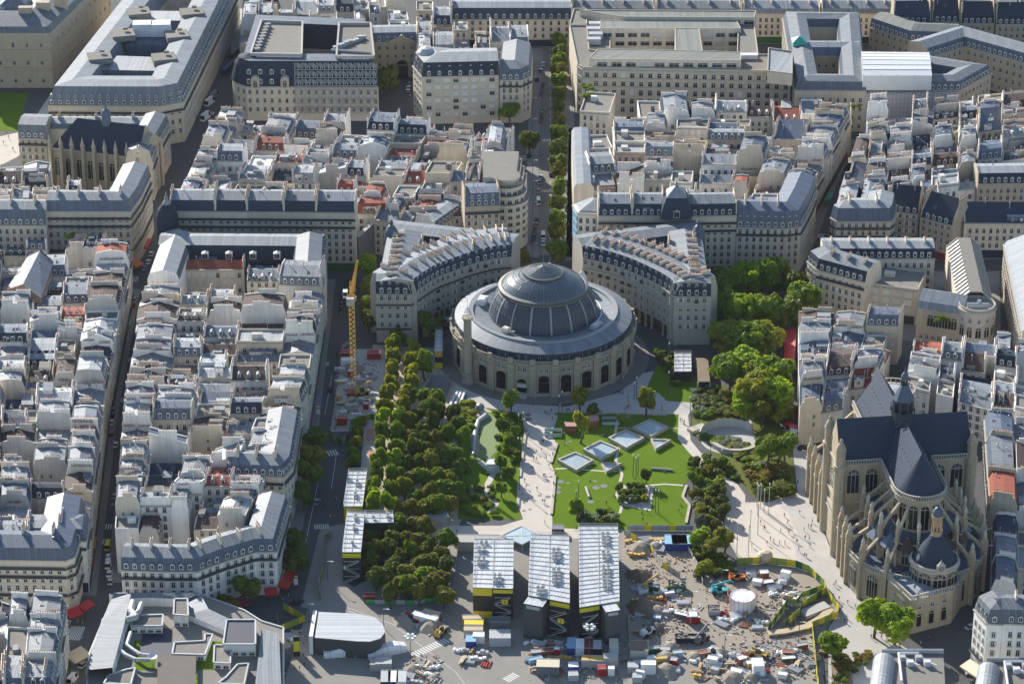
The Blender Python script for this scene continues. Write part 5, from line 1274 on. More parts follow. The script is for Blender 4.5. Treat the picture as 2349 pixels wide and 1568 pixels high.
for k,(x,y) in enumerate(((228,130),(376,132),(282,78),(406,80),(318,28),(440,28))):
    c=P(x,y,27); m=MB(); m.box(c[0],c[1],25,27.6,10,9,.25); m.box(c[0]+1,c[1]+2,28.4,29.3,2,1.4,0); m.build('roof_terrace_block','gravel_roof',t)
t=thing('dark_roofed_church','church with steep dark slate roof and pinnacled buttresses at upper left','church',P(220,400))
a,b_=P(118,338,18),P(320,362,18); ang=atan2(b_[1]-a[1],b_[0]-a[0]); 
L=hypot(b_[0]-a[0],b_[1]-a[1]); nx,ny=-sin(ang)*17,cos(ang)*17
q=[a,b_,(b_[0]+nx,b_[1]+ny),(a[0]+nx,a[1]+ny)]; house(q,18,'gable','slate','carved_stone',t=t,pitch=1.25,hip=(1,0),chim=False,dorm=False,extras=False,shop=False,kinds=('plain',),sp=60)
for k in range(9):
    p=lerp(a,b_,k/8); m=MB(); m.box(p[0]+sin(ang)*1.2,p[1]-cos(ang)*1.2,0,19,1.2,2.4,ang); m.lathe(p[0]+sin(ang)*1.4,p[1]-cos(ang)*1.4,[(.8,19),(.8,20.5),(1.0,20.7),(.5,22.5),(0,25)],6,smooth=False); m.build('buttress','carved_stone',t)
    if k<8:
        p=lerp(a,b_,(k+.5)/8); inst('arched_window',arch_mesh(2.6,8,1),t,(p[0]+sin(ang)*.06,p[1]-cos(ang)*.06,6),ang)
p=lerp(a,b_,.55); p=(p[0]-sin(ang)*8.5,p[1]+cos(ang)*8.5); m=MB(); m.lathe(p[0],p[1],[(1.9,27),(1.9,31),(2.2,31.2),(2.1,32),(1.5,33.4),(.5,34.4),(.2,36.5),(0,38)],10); m.build('lantern','dark_zinc',t)
p=lerp(b_,q[2],.5); m=MB(); m.box(p[0]+1.2,p[1],0,20,3,19,ang); m.build('front_wall','carved_stone',t); m=MB(); d=(cos(ang)*2.8,sin(ang)*2.8); b2=(b_[0]+d[0],b_[1]+d[1]); c2=(q[2][0]+d[0],q[2][1]+d[1]); mm=lerp(b2,c2,.5)
m.face([(*b2,20),(*c2,20),(*mm,26)]); m.face([(*b2,20),(*mm,26),(mm[0]-d[0],mm[1]-d[1],26),(b_[0],b_[1],20)]); m.build('front_gable','carved_stone',t)
for k in range(4): 
    p=lerp(b2,c2,(k+.5)/4); m=MB(); m.tube((p[0]+.3,p[1],0),(p[0]+.3,p[1],19),.7,8); m.build('front_column','pale_stone',t)
t=wingthing('rounded zinc-roofed apartment building behind the dark-roofed church','apartment building',[(42,316),(106,318)],17,14,5.5,.2,'warm_stone','zinc','zinc',bal=(13.8,))
t=wingthing('long zinc roof with chimneys between the great block and the dark-roofed church','apartment building',[(90,296),(345,296)],18,10,2,.3,'cream_stone','bright_zinc','zinc',win=None,dorm=False); chims(t,P(90,296,18),P(345,296,18),3,22.5)
t=wingthing('stone building with zinc dormers flanking the church portal on the left street','apartment building',[(350,372),(360,340),(389,288)],17,11,5,.3,'cream_stone','zinc','zinc',bal=(13.6,))
fill('left of dark-roofed church',[(-60,405),(105,400),(112,345),(-60,355)],2,3,16,'',hr=(13,17))

q=[P(66,592,19),P(14,672,19),P(93,690,19),P(122,606,19)]
house(q,20,'gable','zinc','brown_brick','tall brown brick gabled hall with grey zinc roof in the left block',name='brick_hall',cat='hall',pitch=.55,chim=False,dorm=False,shop=False,rr=random.Random(33))

hs(566,645,640,645,16,13,roof='gable',rm='zinc',wm='grey_plaster',label='grey zinc-roofed infill between the red-roofed house and the bare-gabled house',shop=False,rr=random.Random(41))

hs(1352,395,1412,392,18,14,roof='mansard',rm='zinc',steep='dark_zinc',wm='white_plaster',label='white house with dark attic behind the curved modern block',shop=False,rr=random.Random(51))
hs(1350,345,1405,342,19,14,roof='flat',rm='gravel_roof',wm='white_plaster',label='white flat-roofed house with stepped terraces below the roof garden',shop=False,rr=random.Random(52))
# ================================================================ streets, park ground
mat('sunlit_asphalt', (.245,.23,.205), .92, scale=.1, amp=.25, rnd=0, bump=.05)  # asphalt made paler: sunlight on the yard put into its colour
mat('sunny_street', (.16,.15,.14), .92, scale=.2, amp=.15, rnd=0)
def blockpave(S,grow=2.3,name='pavement'):
    q=PL(S,20); c=(sum(p[0] for p in q)/len(q),sum(p[1] for p in q)/len(q)); b=MB()
    r=[]
    for p in q:
        r.append((p[0]+(grow if p[0]>c[0] else -grow),p[1]+(grow if p[1]>c[1] else -grow)))
    b.prism(r,-.01,.12); struct(b.build(name,'pavement'))
blockpave([(-70,1228),(197,1232),(240,885),(-70,885)]); blockpave([(-70,878),(240,878),(300,560),(-70,575)])
blockpave([(262,1200),(648,1200),(706,885),(288,885)],3); blockpave([(290,878),(706,878),(748,540),(372,540)],3)
blockpave([(390,478),(815,478),(1210,262),(505,232)]); blockpave([(1312,485),(1840,495),(1955,225),(1318,200)]); blockpave([(1905,490),(2400,480),(2400,195),(1985,230)])
blockpave([(1852,620),(2290,700),(2290,520),(1880,520)]); blockpave([(-60,1580),(122,1580),(152,1385),(-60,1372)],3)
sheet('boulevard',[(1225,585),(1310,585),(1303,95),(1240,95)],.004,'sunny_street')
for k,y in enumerate(range(110,600,16)): 
    b=MB(); b.strip([P(1262,y),P(1262,y+8)],.18,.012); struct(b.build('road_markings','road_paint'))
def pavestrip(pts,w): b=MB(); b.strip(PL(pts),w,-.01,0,.13); struct(b.build('pavement','pavement'))
pavestrip([(1300,590),(1300,350),(1296,100)],7); pavestrip([(1222,590),(1222,350),(1234,110)],5)
sheet('site_yard',[(705,1398),(1035,1235),(1420,1212),(1585,1214),(1640,1330),(1700,1290),(1845,1300),(1930,1390),(1890,1450),(1890,1600),(640,1600)],.004,'sunlit_asphalt')
sheet('site_earth',[(1425,1222),(1585,1225),(1640,1330),(1700,1295),(1845,1305),(1925,1395),(1880,1450),(1600,1500),(1430,1470)],.008,'site_ground')
sheet('site_street',[(735,1210),(790,1200),(790,1330),(870,1390),(720,1400),(690,1390)],.008,'sunlit_asphalt')
sheet('footpath',[(1700,905),(1720,900),(1735,950),(1715,985),(1700,985),(1722,945)],.016,'plaza')
sheet('grove_ground',[(855,790),(1030,800),(1065,900),(1060,1190),(1035,1240),(790,1240),(830,1100)],.006,'sand')
sheet('excavation_floor',[(785,800),(885,800),(870,985),(758,990)],.01,'concrete')
c0=RC; b=MB(); b.lathe(c0[0],c0[1],[(33,.016),(39,.016)],64); struct(b.build('rotunda_pavement','cobble'))
sheet('plaza',[(1030,890),(1085,878),(1180,925),(1300,932),(1420,900),(1475,855),(1530,845),(1480,893),(1512,900),(1528,918),(1598,922),(1576,956),(1390,952),(1277,952),(1199,950),(1120,935),(1060,930)],.012,'plaza')
sheet('lawn',[(1277,946),(1557,950),(1562,975),(1554,1005),(1574,1030),(1606,1062),(1580,1100),(1567,1115),(1565,1140),(1585,1160),(1575,1178),(1577,1215),(1417,1215),(1295,1211),(1262,1208),(1270,1150),(1262,1050)],.014,'lawn')
sheet('lawn',[(1065,900),(1130,930),(1199,950),(1208,990),(1194,1094),(1190,1165),(1197,1190),(1130,1190),(1050,1190),(1050,1000)],.010,'lawn')
sheet('lawn',[(1598,905),(1650,880),(1720,900),(1815,1000),(1825,1140),(1740,1152),(1700,1110),(1660,1060),(1610,1020),(1585,975)],.010,'meadow')
sheet('lawn',[(1505,840),(1545,830),(1600,870),(1640,890),(1600,924),(1530,919),(1512,902),(1482,893)],.018,'lawn')
sheet('main_path',[(1199,947),(1206,987),(1193,1094),(1190,1162),(1200,1190),(1150,1205),(1010,1205),(1030,1240),(1300,1236),(1420,1228),(1420,1216),(1295,1211),(1268,1208),(1266,1180),(1270,1130),(1273,1084),(1264,1062),(1278,1018),(1264,997),(1277,950)],.02,'pale_path')
K=lambda L:[(1174.5+x/4,784.6+y/4) for x,y in L]
K10=lambda L:[(587.3+x/4,784.6+y/4) for x,y in L]; K14=lambda L:[(587.3+x/4,1176.3+y/4) for x,y in L]
K15=lambda L:[(1174.5+x/4,1176.3+y/4) for x,y in L]; K16=lambda L:[(1761.8+x/4,1176.3+y/4) for x,y in L]; K12=lambda L:[(1761.8+x/4,784.6+y/4) for x,y in L]
sheet('side_path',K([(1530,670),(1615,665),(1640,900),(1730,1010),(1930,1150),(1960,1240),(2060,1290),(2140,1400),(2140,1567),(1965,1567),(1945,1300),(1720,1110),(1600,985),(1520,880)]),.022,'pale_path')
sheet('church_square',[(1660,1176),(1665,1150),(1760,1152),(1830,1130),(1815,1000),(1795,985),(1850,980),(1872,1176),(1912,1275),(1967,1360),(2010,1440),(2100,1500),(2010,1600),(1900,1600),(1900,1440),(1935,1390),(1845,1300),(1700,1290),(1665,1230)],.016,'plaza')
sheet('terrace',[(1668,1160),(1745,1150),(1785,1155),(1810,1180),(1830,1225),(1815,1230),(1830,1290),(1700,1285),(1675,1230)],.02,'pale_path')
def path(pts,w,m='pale_path',z=.024,name='footpath'): b=MB(); b.strip(PL(pts),w,z); struct(b.build(name,m))
path(K([(975,660),(945,850),(985,950),(950,1090),(1010,1210),(985,1310),(960,1400),(1010,1490),(990,1567)]),1.0)
path(K([(395,1160),(530,1155),(620,1165),(880,1185),(970,1180)]),.8,z=.028); path(K([(1220,1315),(1400,1300),(1570,1312)]),.9,z=.028); path(K([(975,785),(1100,790),(1430,785),(1530,790)]),.6,z=.028)
sheet('playground_sand',K10([(1990,600),(2080,590),(2190,650),(2120,640),(2040,780),(2050,1000),(1990,1060),(1960,850)]),.016,'sand')
sheet('playground_turf',K10([(2140,650),(2230,720),(2240,960),(2150,1060),(2000,1090),(2040,1000),(2060,800),(2040,760)]),.018,'synthetic_grass')
sheet('playground_turf',K10([(1890,1330),(2080,1310),(2100,1400),(1960,1440),(1880,1440)]),.018,'synthetic_grass')
sheet('playground_surface',K10([(1840,1380),(1890,1350),(1910,1400),(1860,1450),(1830,1430)]),.02,'soft_red')
sheet('sports_court',K10([(990,770),(1130,770),(1100,960),(1060,1160),(960,1160)]),.012,'plaza'); sheet('sports_surface',K10([(1010,790),(1120,790),(1100,900),(1000,900)]),.016,'soft_red'); sheet('sports_surface',K10([(1030,990),(1095,990),(1085,1060),(1020,1060)]),.016,'soft_red')
path(K10([(2050,1090),(2180,1200),(2130,1290),(2120,1380),(2200,1480),(2150,1567)]),2.2,z=.02)
b=MB(); R2=random.Random(77)
for (x,y,r) in K([(145,665),(150,707)])and [(1211,951,2.0),(1212,961,2.2),(1286,1104,2.0),(1279,1118,2.0),(1279,1128,2.0),(1303,1107,1.2),(1365,1103,1.2),(1367,1118,2.2),(1385,1114,2.2),(1355,1150,2.0),(1238,1136,1.2),(1257,1139,1.8),(1225,1148,1.2),(1211,1145,1.2),(1220,1071,1.2),(1253,1093,1.1),(1264,1093,1.1),(1202,1171,1.2),(1216,1168,1.0),(1407,957,1.9),(1438,954,1.9),(1308,1012,1.1),(1298,1016,1.1)]:
    b=MB(); p=P(x,y); b.lathe(p[0],p[1],[(r*.58,.034),(0,.036)],20,smooth=False); struct(b.build('paving_disc','grey_paint'))
def crosswalk(a,b_,n,L,name='road_markings'):
    p,q=P(*a),P(*b_); ang=atan2(q[1]-p[1],q[0]-p[0]); b=MB()
    for i in range(n):
        c=lerp(p,q,(i+.5)/n); dx,dy=cos(ang),sin(ang); w=hypot(q[0]-p[0],q[1]-p[1])/n*.5
        b.face([(c[0]+s*w/2*dx-t_*L/2*dy,c[1]+s*w/2*dy+t_*L/2*dx,.016) for s,t_ in((-1,-1),(1,-1),(1,1),(-1,1))])
    struct(b.build(name,'road_paint'))
for a,b_,n,L in (((945,1504),(1025,1466),14,3.2),((217,1207),(258,1207),7,3.5),((222,1242),(258,1242),6,3.5),((152,1450),(190,1452),10,8),((272,825),(305,825),6,3),((268,917),(285,917),4,3.5),((298,640),(318,640),5,5),((1242,438),(1268,438),6,2.5),((1244,322),(1272,322),8,2.5),((740,834),(755,834),6,3),((750,1040),(775,1036),4,4),((720,1208),(755,1206),7,3),((1875,540),(1890,542),5,4),((470,260),(492,260),6,3),((1160,1560),(1185,1545),6,3)): crosswalk(a,b_,n,L)
for pts in ([(735,1080),(700,1250)],[(762,860),(745,950)],[(772,1040),(760,1120)],[(790,1390),(900,1430),(1045,1540),(1090,1600)],[(800,1400),(830,1412)]): path(pts,.16,'road_paint',.014,'road_markings')
# ---------------------------------------------------------------- glass roofs set in the lawn
for i,q in enumerate(([(415,1070),(590,1170),(750,1075),(580,1000)],[(650,975),(820,1065),(985,970),(810,895)],[(880,870),(1050,965),(1215,870),(1045,795)],[(1105,775),(1275,860),(1435,770),(1265,700)],[(1270,880),(1320,975),(1460,890)],[(815,1095),(865,1185),(1005,1105)])):
    z=1.3; p=PL(K(q),z); c=(sum(a[0] for a in p)/len(p),sum(a[1] for a in p)/len(p)); inn=[lerp(a,c,.13 if len(p)==4 else .22) for a in p]; n=len(p)
    nm=['lowest diamond glass roof beside the main path','second diamond glass roof up the lawn','third diamond glass roof up the lawn','top diamond glass roof nearest the rotunda','upper triangular glass roof on the lawn','lower triangular glass roof on the lawn'][i]
    t=thing('glass_roof',nm,'glass roof',c,'glass roofs set in the lawn')
    b=MB()
    for k in range(n):
        a,d_=p[k],p[(k+1)%n]; e,f=inn[k],inn[(k+1)%n]
        b.face([(*a,0),(*d_,0),(*d_,z),(*a,z)]); b.face([(*a,z),(*d_,z),(*f,z),(*e,z)]); b.face([(*f,.75),(*e,.75),(*e,z),(*f,z)])
    b.build('rim','pale_stone',t)
    b=MB(); b.face([(*a,.8) for a in inn]); b.build('pane','skylight_glass',t)
    b=MB()
    if n==4:
        for k in range(1,6):
            f=k/6; b.tube((*lerp(inn[0],inn[1],f),.83),(*lerp(inn[3],inn[2],f),.83),.05,4); b.tube((*lerp(inn[1],inn[2],f),.83),(*lerp(inn[0],inn[3],f),.83),.05,4)
    else: b.tube((*lerp(inn[0],inn[1],.5),.83),(*inn[2],.83),.05,4); b.tube((*lerp(inn[0],inn[1],.25),.83),(*lerp(inn[2],inn[1],.3),.83),.05,4)
    b.build('glazing_bars','white_metal',t)
# ---------------------------------------------------------------- trees
def crown_mesh(kind,leaf,seed,n=1500,size=.5,lobes=9,squash=.8,drop=.55):
    """unit crown (radius ~1): leaf tufts gathered in uneven lobes"""
    def f():
        rr=random.Random(seed); v=[];fc=[]
        L=[]
        for i in range(lobes):
            a=rr.uniform(0,2*pi); zz=rr.uniform(-.55,.75); r=sqrt(max(0,1-zz*zz))*rr.uniform(.35,.68)
            L.append((r*cos(a),r*sin(a),zz*squash*.75,rr.uniform(.30,.50)))
        L.append((0,0,.15,.55))
        if kind=='r':
            L=[(rr.uniform(-.15,.15),rr.uniform(-.15,.15),rr.uniform(-.1,.1),.72)]*3+[(x*.9,y*.9,z_*.9+.12,rr.uniform(.26,.46)) for x,y,z_,_ in L[:-1]]
        for i in range(n):
            cx,cy,cz,cr=rr.choice(L)
            d=Vector((rr.gauss(0,1),rr.gauss(0,1),rr.gauss(0,1)))
            if d.length<1e-3: continue
            d.normalize(); 
            if d.z<-.2 and rr.random()<drop: d.z=-d.z
            rad=cr*(rr.random()**.28)*rr.uniform(.9,1.12)
            c=Vector((cx,cy,cz))+Vector((d.x*rad,d.y*rad,d.z*rad*squash))
            nn=(d+Vector((rr.uniform(-.8,.8),rr.uniform(-.8,.8),rr.uniform(-.3,.9)))).normalized()
            u=nn.orthogonal().normalized(); w=nn.cross(u); a=rr.uniform(0,2*pi); s=size*rr.uniform(.6,1.25)*.16
            u2=u*cos(a)+w*sin(a); w2=w*cos(a)-u*sin(a); k=len(v)
            v.extend([tuple(c-u2*s*1.2),tuple(c-w2*s*.7+nn*s*.15),tuple(c+u2*s*1.2),tuple(c+w2*s*.7+nn*s*.15)]); fc.append((k,k+1,k+2,k+3))
        me=bpy.data.meshes.new('crown'); me.from_pydata(v,[],fc); me.materials.append(MATS[leaf]); me.update(); return me
    return cached(('crown',kind,leaf,seed),f)
def trunk_mesh(seed):
    def f():
        b=MB(); rr=random.Random(seed); b.tube((0,0,0),(.1,.05,.55),.05,7,r2=.036,cap=False)
        for i in range(5):
            a=2*pi*i/5+rr.random(); b.tube((.1,.05,.5),(.1+.3*cos(a),.05+.3*sin(a),.55+rr.uniform(.2,.4)),.03,5,r2=.008,cap=False)
        b.tube((.1,.05,.55),(.05,0,.95),.03,5,r2=.008,cap=False)
        return b.mesh('trunk',['bark'])
    return cached(('trunk',seed),f)
TC={}
def tree(x,y,label,R_=3.5,H=10,leaf='leaf_mid',name='deciduous_tree',cat='tree',group=None,z=0,world=False,cb=.3,fine=False,kind=None,dens=1):
    p=(x,y) if world else P(x,y,z)
    t=thing(name,label,cat,(p[0],p[1],z),group); rr=R
    sd=rr.randint(0,4); n=(2600 if R_>5.5 else 1500) if not fine else 900
    inst('trunk',trunk_mesh(sd%3),t,(p[0],p[1],z),rr.uniform(0,6.3),(H*.75,H*.75,H*.8))
    hc=H*(1-cb)/2
    o=inst('crown',crown_mesh(kind or ('b' if R_>5.5 else 'a'),leaf,sd+(10 if R_>5.5 else 0)+(20 if fine else 0)+(60 if kind else 0),n+(500 if kind else 0),.75 if R_>5.5 else 1.0,16 if R_>5.5 else 10,.95),t,(p[0],p[1],z+H*cb+hc),rr.uniform(0,6.3),(R_*rr.uniform(.95,1.12),R_*rr.uniform(.95,1.12),hc*1.12))
    return t
def shrub(x,y,label,R_=1.6,H=1.8,leaf='leaf_mid',group=None,z=0):
    p=P(x,y,z); t=thing('shrub',label,'shrub',(p[0],p[1],z),group); sd=R.randint(0,4)
    inst('foliage',crown_mesh('s',leaf,40+sd,700,1.3,7,.9),t,(p[0],p[1],z+H*.45),R.uniform(0,6.3),(R_*1.1,R_*1.1,H*.62))
# two clipped lines of limes along the grove
for c,(xs) in enumerate(((( 902,790),(900,880),(880,960),(868,1060),(858,1150)),((948,800),(940,880),(915,960),(905,1060),(895,1160)))):
    for k in range(13):
        f=k/12*4; i=min(3,int(f)); q=lerp(xs[i],xs[i+1],f-i)
        tree(q[0]+R.uniform(-3,3),q[1]+34,f'yellow-green lime tree, {ordn(k)} from the rotunda in the {("left","right")[c]} avenue row',2.9,10.5,'leaf_yellow' if k<6 else ('leaf_mid' if k%3 else 'leaf_bright'),group='lime avenue beside the grove',cb=.16)
k=0
for r_ in range(9):
    y=920+r_*31
    for c in range(5 if r_ else 3):
        x=942+c*29+(r_%2)*14-(r_*4)+R.uniform(-6,6); k+=1
        if x>1062: continue
        tree(x,y+22+R.uniform(-9,9),f'round dark tree in the grove, {ordn(r_)} row from the rotunda, {ordn(c)} from the avenue',R.uniform(2.8,3.8),R.uniform(7,10),R.choice(['leaf_dark','leaf_dark','leaf_olive','leaf_mid']) if r_<6 else R.choice(['leaf_olive','leaf_mid','leaf_yellow']),group='round trees of the grove',cb=.16,kind='r')
for r_ in range(6):
    for c in range(5):
        x=892+c*29+(r_%2)*10; x+=R.uniform(-7,7); y=1232+r_*29+R.uniform(-14,14)
        if c==4 and r_==0: continue
        tree(x,y+12,f'autumn-tinged tree in the lower grove, {ordn(r_)} row from its top, {ordn(c)} from the cabins',R.uniform(2.9,4.1),R.uniform(7,9.6),['leaf_dark','leaf_mid','leaf_olive','leaf_olive','leaf_olive'][(c+r_*2)%5] if c else 'leaf_dark',group='trees of the lower grove',cb=.16,kind='r')
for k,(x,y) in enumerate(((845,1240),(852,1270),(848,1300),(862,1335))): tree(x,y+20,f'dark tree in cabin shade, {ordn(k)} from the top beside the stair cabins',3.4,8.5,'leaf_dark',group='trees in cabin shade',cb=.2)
BIG=[(1660,655),(1712,640),(1768,632),(1822,650),(1650,705),(1700,722),(1755,712),(1806,715),(1838,690),(1668,775),(1718,785),(1762,775),(1698,830),(1742,850),(1772,868),(1728,905),(1774,910)]
for k,(x,y) in enumerate(BIG): tree(x,y+48,f'tall bright plane tree in the right-hand square, {ordn(k)} counting down from the terrace',R.uniform(6.2,8.4),R.uniform(14,18.5),(['leaf_mid','leaf_bright','leaf_mid','leaf_dark'][k%4] if k<9 else ['leaf_bright','leaf_yellow','leaf_mid','leaf_yellow'][k%4]),group='plane trees of the right-hand square',cb=.14)
tree(1672,897,'broad mid-green tree left of the plane trees near the concrete frame',7,15,'leaf_mid',cb=.16)
for k,(x,y,l) in enumerate(((1700,958,'leaf_bright'),(1745,968,'leaf_olive'),(1785,965,'leaf_yellow'),(1730,900,'leaf_yellow'),(1800,1050,'leaf_mid'),(1760,1055,'leaf_mid'))): tree(x,y+10,f'leafy tree on the mound below the plane trees, {ordn(k)} of the loose group',5,11,l,group='trees on the mound',cb=.16)
for k,(y,w_) in enumerate(((112,1),(137,1),(160,1),(184,1),(206,1),(235,1),(262,.8),(300,1),(330,1.15),(358,1.1),(396,1),(418,1),(452,1),(492,1),(528,1),(556,1),(598,1.2))): tree(1284-(y-100)*.012,y+10,f'boulevard tree, {ordn(k)} from the far end of the row',3.7*w_,10.5,['leaf_mid','leaf_dark','leaf_mid','leaf_olive'][k%4],group='trees along the boulevard',cb=.2)
for k,(x,y,r_,h,l,lab) in enumerate(((1215,352,4.6,11,'leaf_dark','dark tree on the left pavement of the boulevard'),(1170,290,5,11,'leaf_mid','leafy tree in the yard beside the cream corner house'),(1196,622,4.4,9,'leaf_rust','rust-coloured tree between the left crescent and the boulevard'),(888,222,5.5,15,'leaf_dark','tall dark tree in the street beside the lattice building'),(843,650,5,12,'leaf_bright','bright tree beside the left crescent, topmost of its row'),(846,690,4.6,11,'leaf_yellow','yellowish tree beside the left crescent, second of its row'),(850,725,4,9,'leaf_mid','green tree beside the left crescent, third of its row'),(846,760,4,9,'leaf_dark','dark tree beside the left crescent, lowest of its row'),(985,780,5.2,11,'leaf_dark','dark tree in front of the left crescent arcade'),(912,802,3.6,8,'leaf_mid','small tree by the yellow hoarding'),
 (974,872,3.2,12,'leaf_mid','tall tree between the avenue and the grey stairs'),(722,1052,5.0,12,'leaf_dark','dark street tree before the cream corner house, upper one'),(715,1092,5.2,12,'leaf_olive','dark street tree before the cream corner house, second one'),(706,1130,5,12,'leaf_dark','dark street tree before the cream corner house, third one'),(696,1172,4.6,11,'leaf_dark','dark street tree before the cream corner house, lowest one'),(682,1282,4.6,11,'leaf_dark','dark street tree above the red awnings, upper one'),(676,1322,4.6,11,'leaf_dark','dark street tree above the red awnings, lower one'),(566,1392,4.5,11,'leaf_dark','dark tree before the curving cream block'),(525,1408,3.6,7,'leaf_rust','brownish small tree beside the modern roof'),
 (1330,945,3.0,11,'leaf_yellow','slim pale tree at the top of the lawn'),(1332,1016,3.1,12,'leaf_yellow','tall slim pale tree beside the wooden kiosks'),(1482,957,3.1,11.5,'leaf_yellow','slim pale tree on the plaza edge'),(1357,958,2.4,6,'leaf_dark','small dark tree behind the lawn bench'),(1425,972,1.8,4.5,'leaf_yellow','small young tree above the top diamond roof'),(1482,1108,1.9,6,'leaf_dark','small dark tree beside the planted island'),(1170,952,3.2,10,'leaf_mid','tall green tree left of the main path by the rotunda'),(1152,1000,2.4,7,'leaf_dark','dark tree between turf and main path, upper'),(1166,1040,2.8,8,'leaf_mid','green tree between turf and main path, middle'),(1150,1085,2.2,7,'leaf_mid','green tree between turf and main path, lower'),(1180,1010,2.0,6,'leaf_mid','small tree at the main path edge'),(1165,1108,2.6,7,'leaf_dark','dark conical tree beside the garden stairs'),(1150,1140,2.2,6,'leaf_mid','small tree by the garden pool'),(1322,1192,2.6,8,'leaf_bright','bright small tree behind the long cabins'),
 (2005,1462,6.2,14,'leaf_bright','large bright tree before the church porch, left half'),(2052,1478,6.4,14,'leaf_bright','large bright tree before the church porch, right half'),(1912,1508,4.2,9.5,'leaf_mid','round green tree at the edge of the site fence'),(1604,1258,3.4,8,'leaf_bright','bright tree in the site hedge, topmost'),(1632,1285,3.2,8,'leaf_olive','thin olive tree in the site hedge'),(1662,1268,3.4,10,'leaf_olive','airy tall tree beside the terrace'),(1616,1320,2.6,6,'leaf_yellow','yellow-green tree in the site hedge, lowest'))):
    tree(x,y,lab,r_,h,l,cb=.2 if r_>3.3 or l!='leaf_yellow' else .24)
SP=random.Random(5)
for k in range(20): 
    f=(k//3)/6; tree(1592+(k%3)*27+SP.uniform(-6,6)+f*12,1080+f*128+SP.uniform(-4,4),f'bush-like tree right of the lawn, {ordn(k//3)} rank down, {ordn(k%3)} across',2.7,SP.uniform(4,6.5),SP.choice(['leaf_dark','leaf_mid','leaf_grey','leaf_olive']),group='thicket right of the lawn',cb=.05,name='small_tree')
for k in range(12): shrub(1425+(k%4)*16+SP.uniform(-4,4),1122+(k//4)*14,f'shrub on the planted island, {ordn(k//4)} row, {ordn(k%4)} from the left',1.7,2.8,SP.choice(['leaf_dark','leaf_grey','leaf_mid','leaf_yellow']),'shrubs on the planted island')
def shrubs(n,poly,lab,grp,leafs,r=1.7,h=1.7):
    (x0,y0),(x1,y1),(x2,y2),(x3,y3)=poly; cols=max(1,int(sqrt(n)))
    for k in range(n):
        u=((k%cols)+SP.uniform(.2,.8))/cols; v=((k//cols)+SP.uniform(.2,.8))/max(1,(n+cols-1)//cols)
        q=lerp(lerp((x0,y0),(x1,y1),u),lerp((x3,y3),(x2,y2),u),v)
        shrub(q[0],q[1],f'{lab}, {ordn(k//cols)} row, {ordn(k%cols)} across',r*SP.uniform(.8,1.25),h*SP.uniform(.8,1.3),SP.choice(leafs),grp)
shrubs(22,[(1590,895),(1650,890),(1665,965),(1590,960)],'shrub on the slope below the concrete frame','shrubs on the slope',['leaf_mid','leaf_olive','leaf_dark','leaf_grey'],2.1,2.0)
shrubs(16,[(1655,895),(1705,905),(1700,985),(1665,960)],'upper shrub between slope and plane trees','upper slope shrubs',['leaf_olive','leaf_mid','leaf_rust'],2.0,1.9)
shrubs(14,[(1605,1040),(1680,1075),(1700,1110),(1640,1070)],'shrub along the glass ramp fence','shrubs by the ramp fence',['leaf_mid','leaf_grey'],1.6,1.5)
shrubs(30,[(1600,1000),(1690,1010),(1800,1060),(1740,1075)],'low shrub beside the amphitheatre steps','shrubs by the amphitheatre',['leaf_mid','leaf_olive','leaf_grey'],2.2,1.3)
shrubs(16,[(1690,1080),(1800,1075),(1815,1140),(1740,1145)],'bushy shrub at the terrace corner','shrubs at the terrace corner',['leaf_rust','leaf_dark','leaf_mid','leaf_olive'],2.6,3.2)
shrubs(22,[(1500,800),(1545,815),(1590,880),(1545,890)],'shrub beside the white-roofed pavilion','shrubs by the pavilion',['leaf_mid','leaf_dark','leaf_olive'],1.7,2)
shrubs(14,[(1063,925),(1090,925),(1075,1010),(1055,1005)],'yellow-green hedge shrub beside the grove','hedge shrubs beside the grove',['leaf_yellow','leaf_bright'],2.0,2.6)
shrubs(24,[(1135,945),(1195,955),(1195,1060),(1140,1080)],'garden shrub between turf and main path','garden shrubs by the main path',['leaf_mid','leaf_dark','leaf_yellow','leaf_bright'],1.5,1.8)
shrubs(16,[(1060,1120),(1140,1110),(1140,1195),(1060,1190)],'garden shrub round the pool','garden shrubs round the pool',['leaf_mid','leaf_olive','leaf_yellow'],1.5,1.6)
shrubs(20,[(818,970),(832,970),(815,1080),(798,1075)],'bamboo clump along the sports court','bamboo along the sports court',['leaf_yellow','leaf_bright'],1.5,3.4)
shrubs(26,[(1595,1250),(1665,1290),(1690,1330),(1600,1335)],'shrub in the site hedge','shrubs in the site hedge',['leaf_dark','leaf_mid','leaf_olive'],2.0,2.4)
shrubs(9,[(1325,1182),(1415,1180),(1415,1208),(1325,1208)],'shrub behind the long cabins','shrubs behind the long cabins',['leaf_dark','leaf_mid','leaf_grey'],2.2,2.6)
for k,(x,y,z,n) in enumerate(((1345,222,17,7),(1350,205,17,5),(1372,172,17,3),(160,545,17,4),(700,500,19,2),(1960,245,17,3),(2160,735,13,4),(620,905,16,4))):
    for j in range(n): shrub(x+SP.uniform(-14,14),y+SP.uniform(-5,5),f'roof garden shrub, {ordn(j)} of the {ordn(k)} rooftop planting',1.3,1.8,SP.choice(['leaf_mid','leaf_bright','leaf_yellow']),'roof garden shrubs',z+.5)
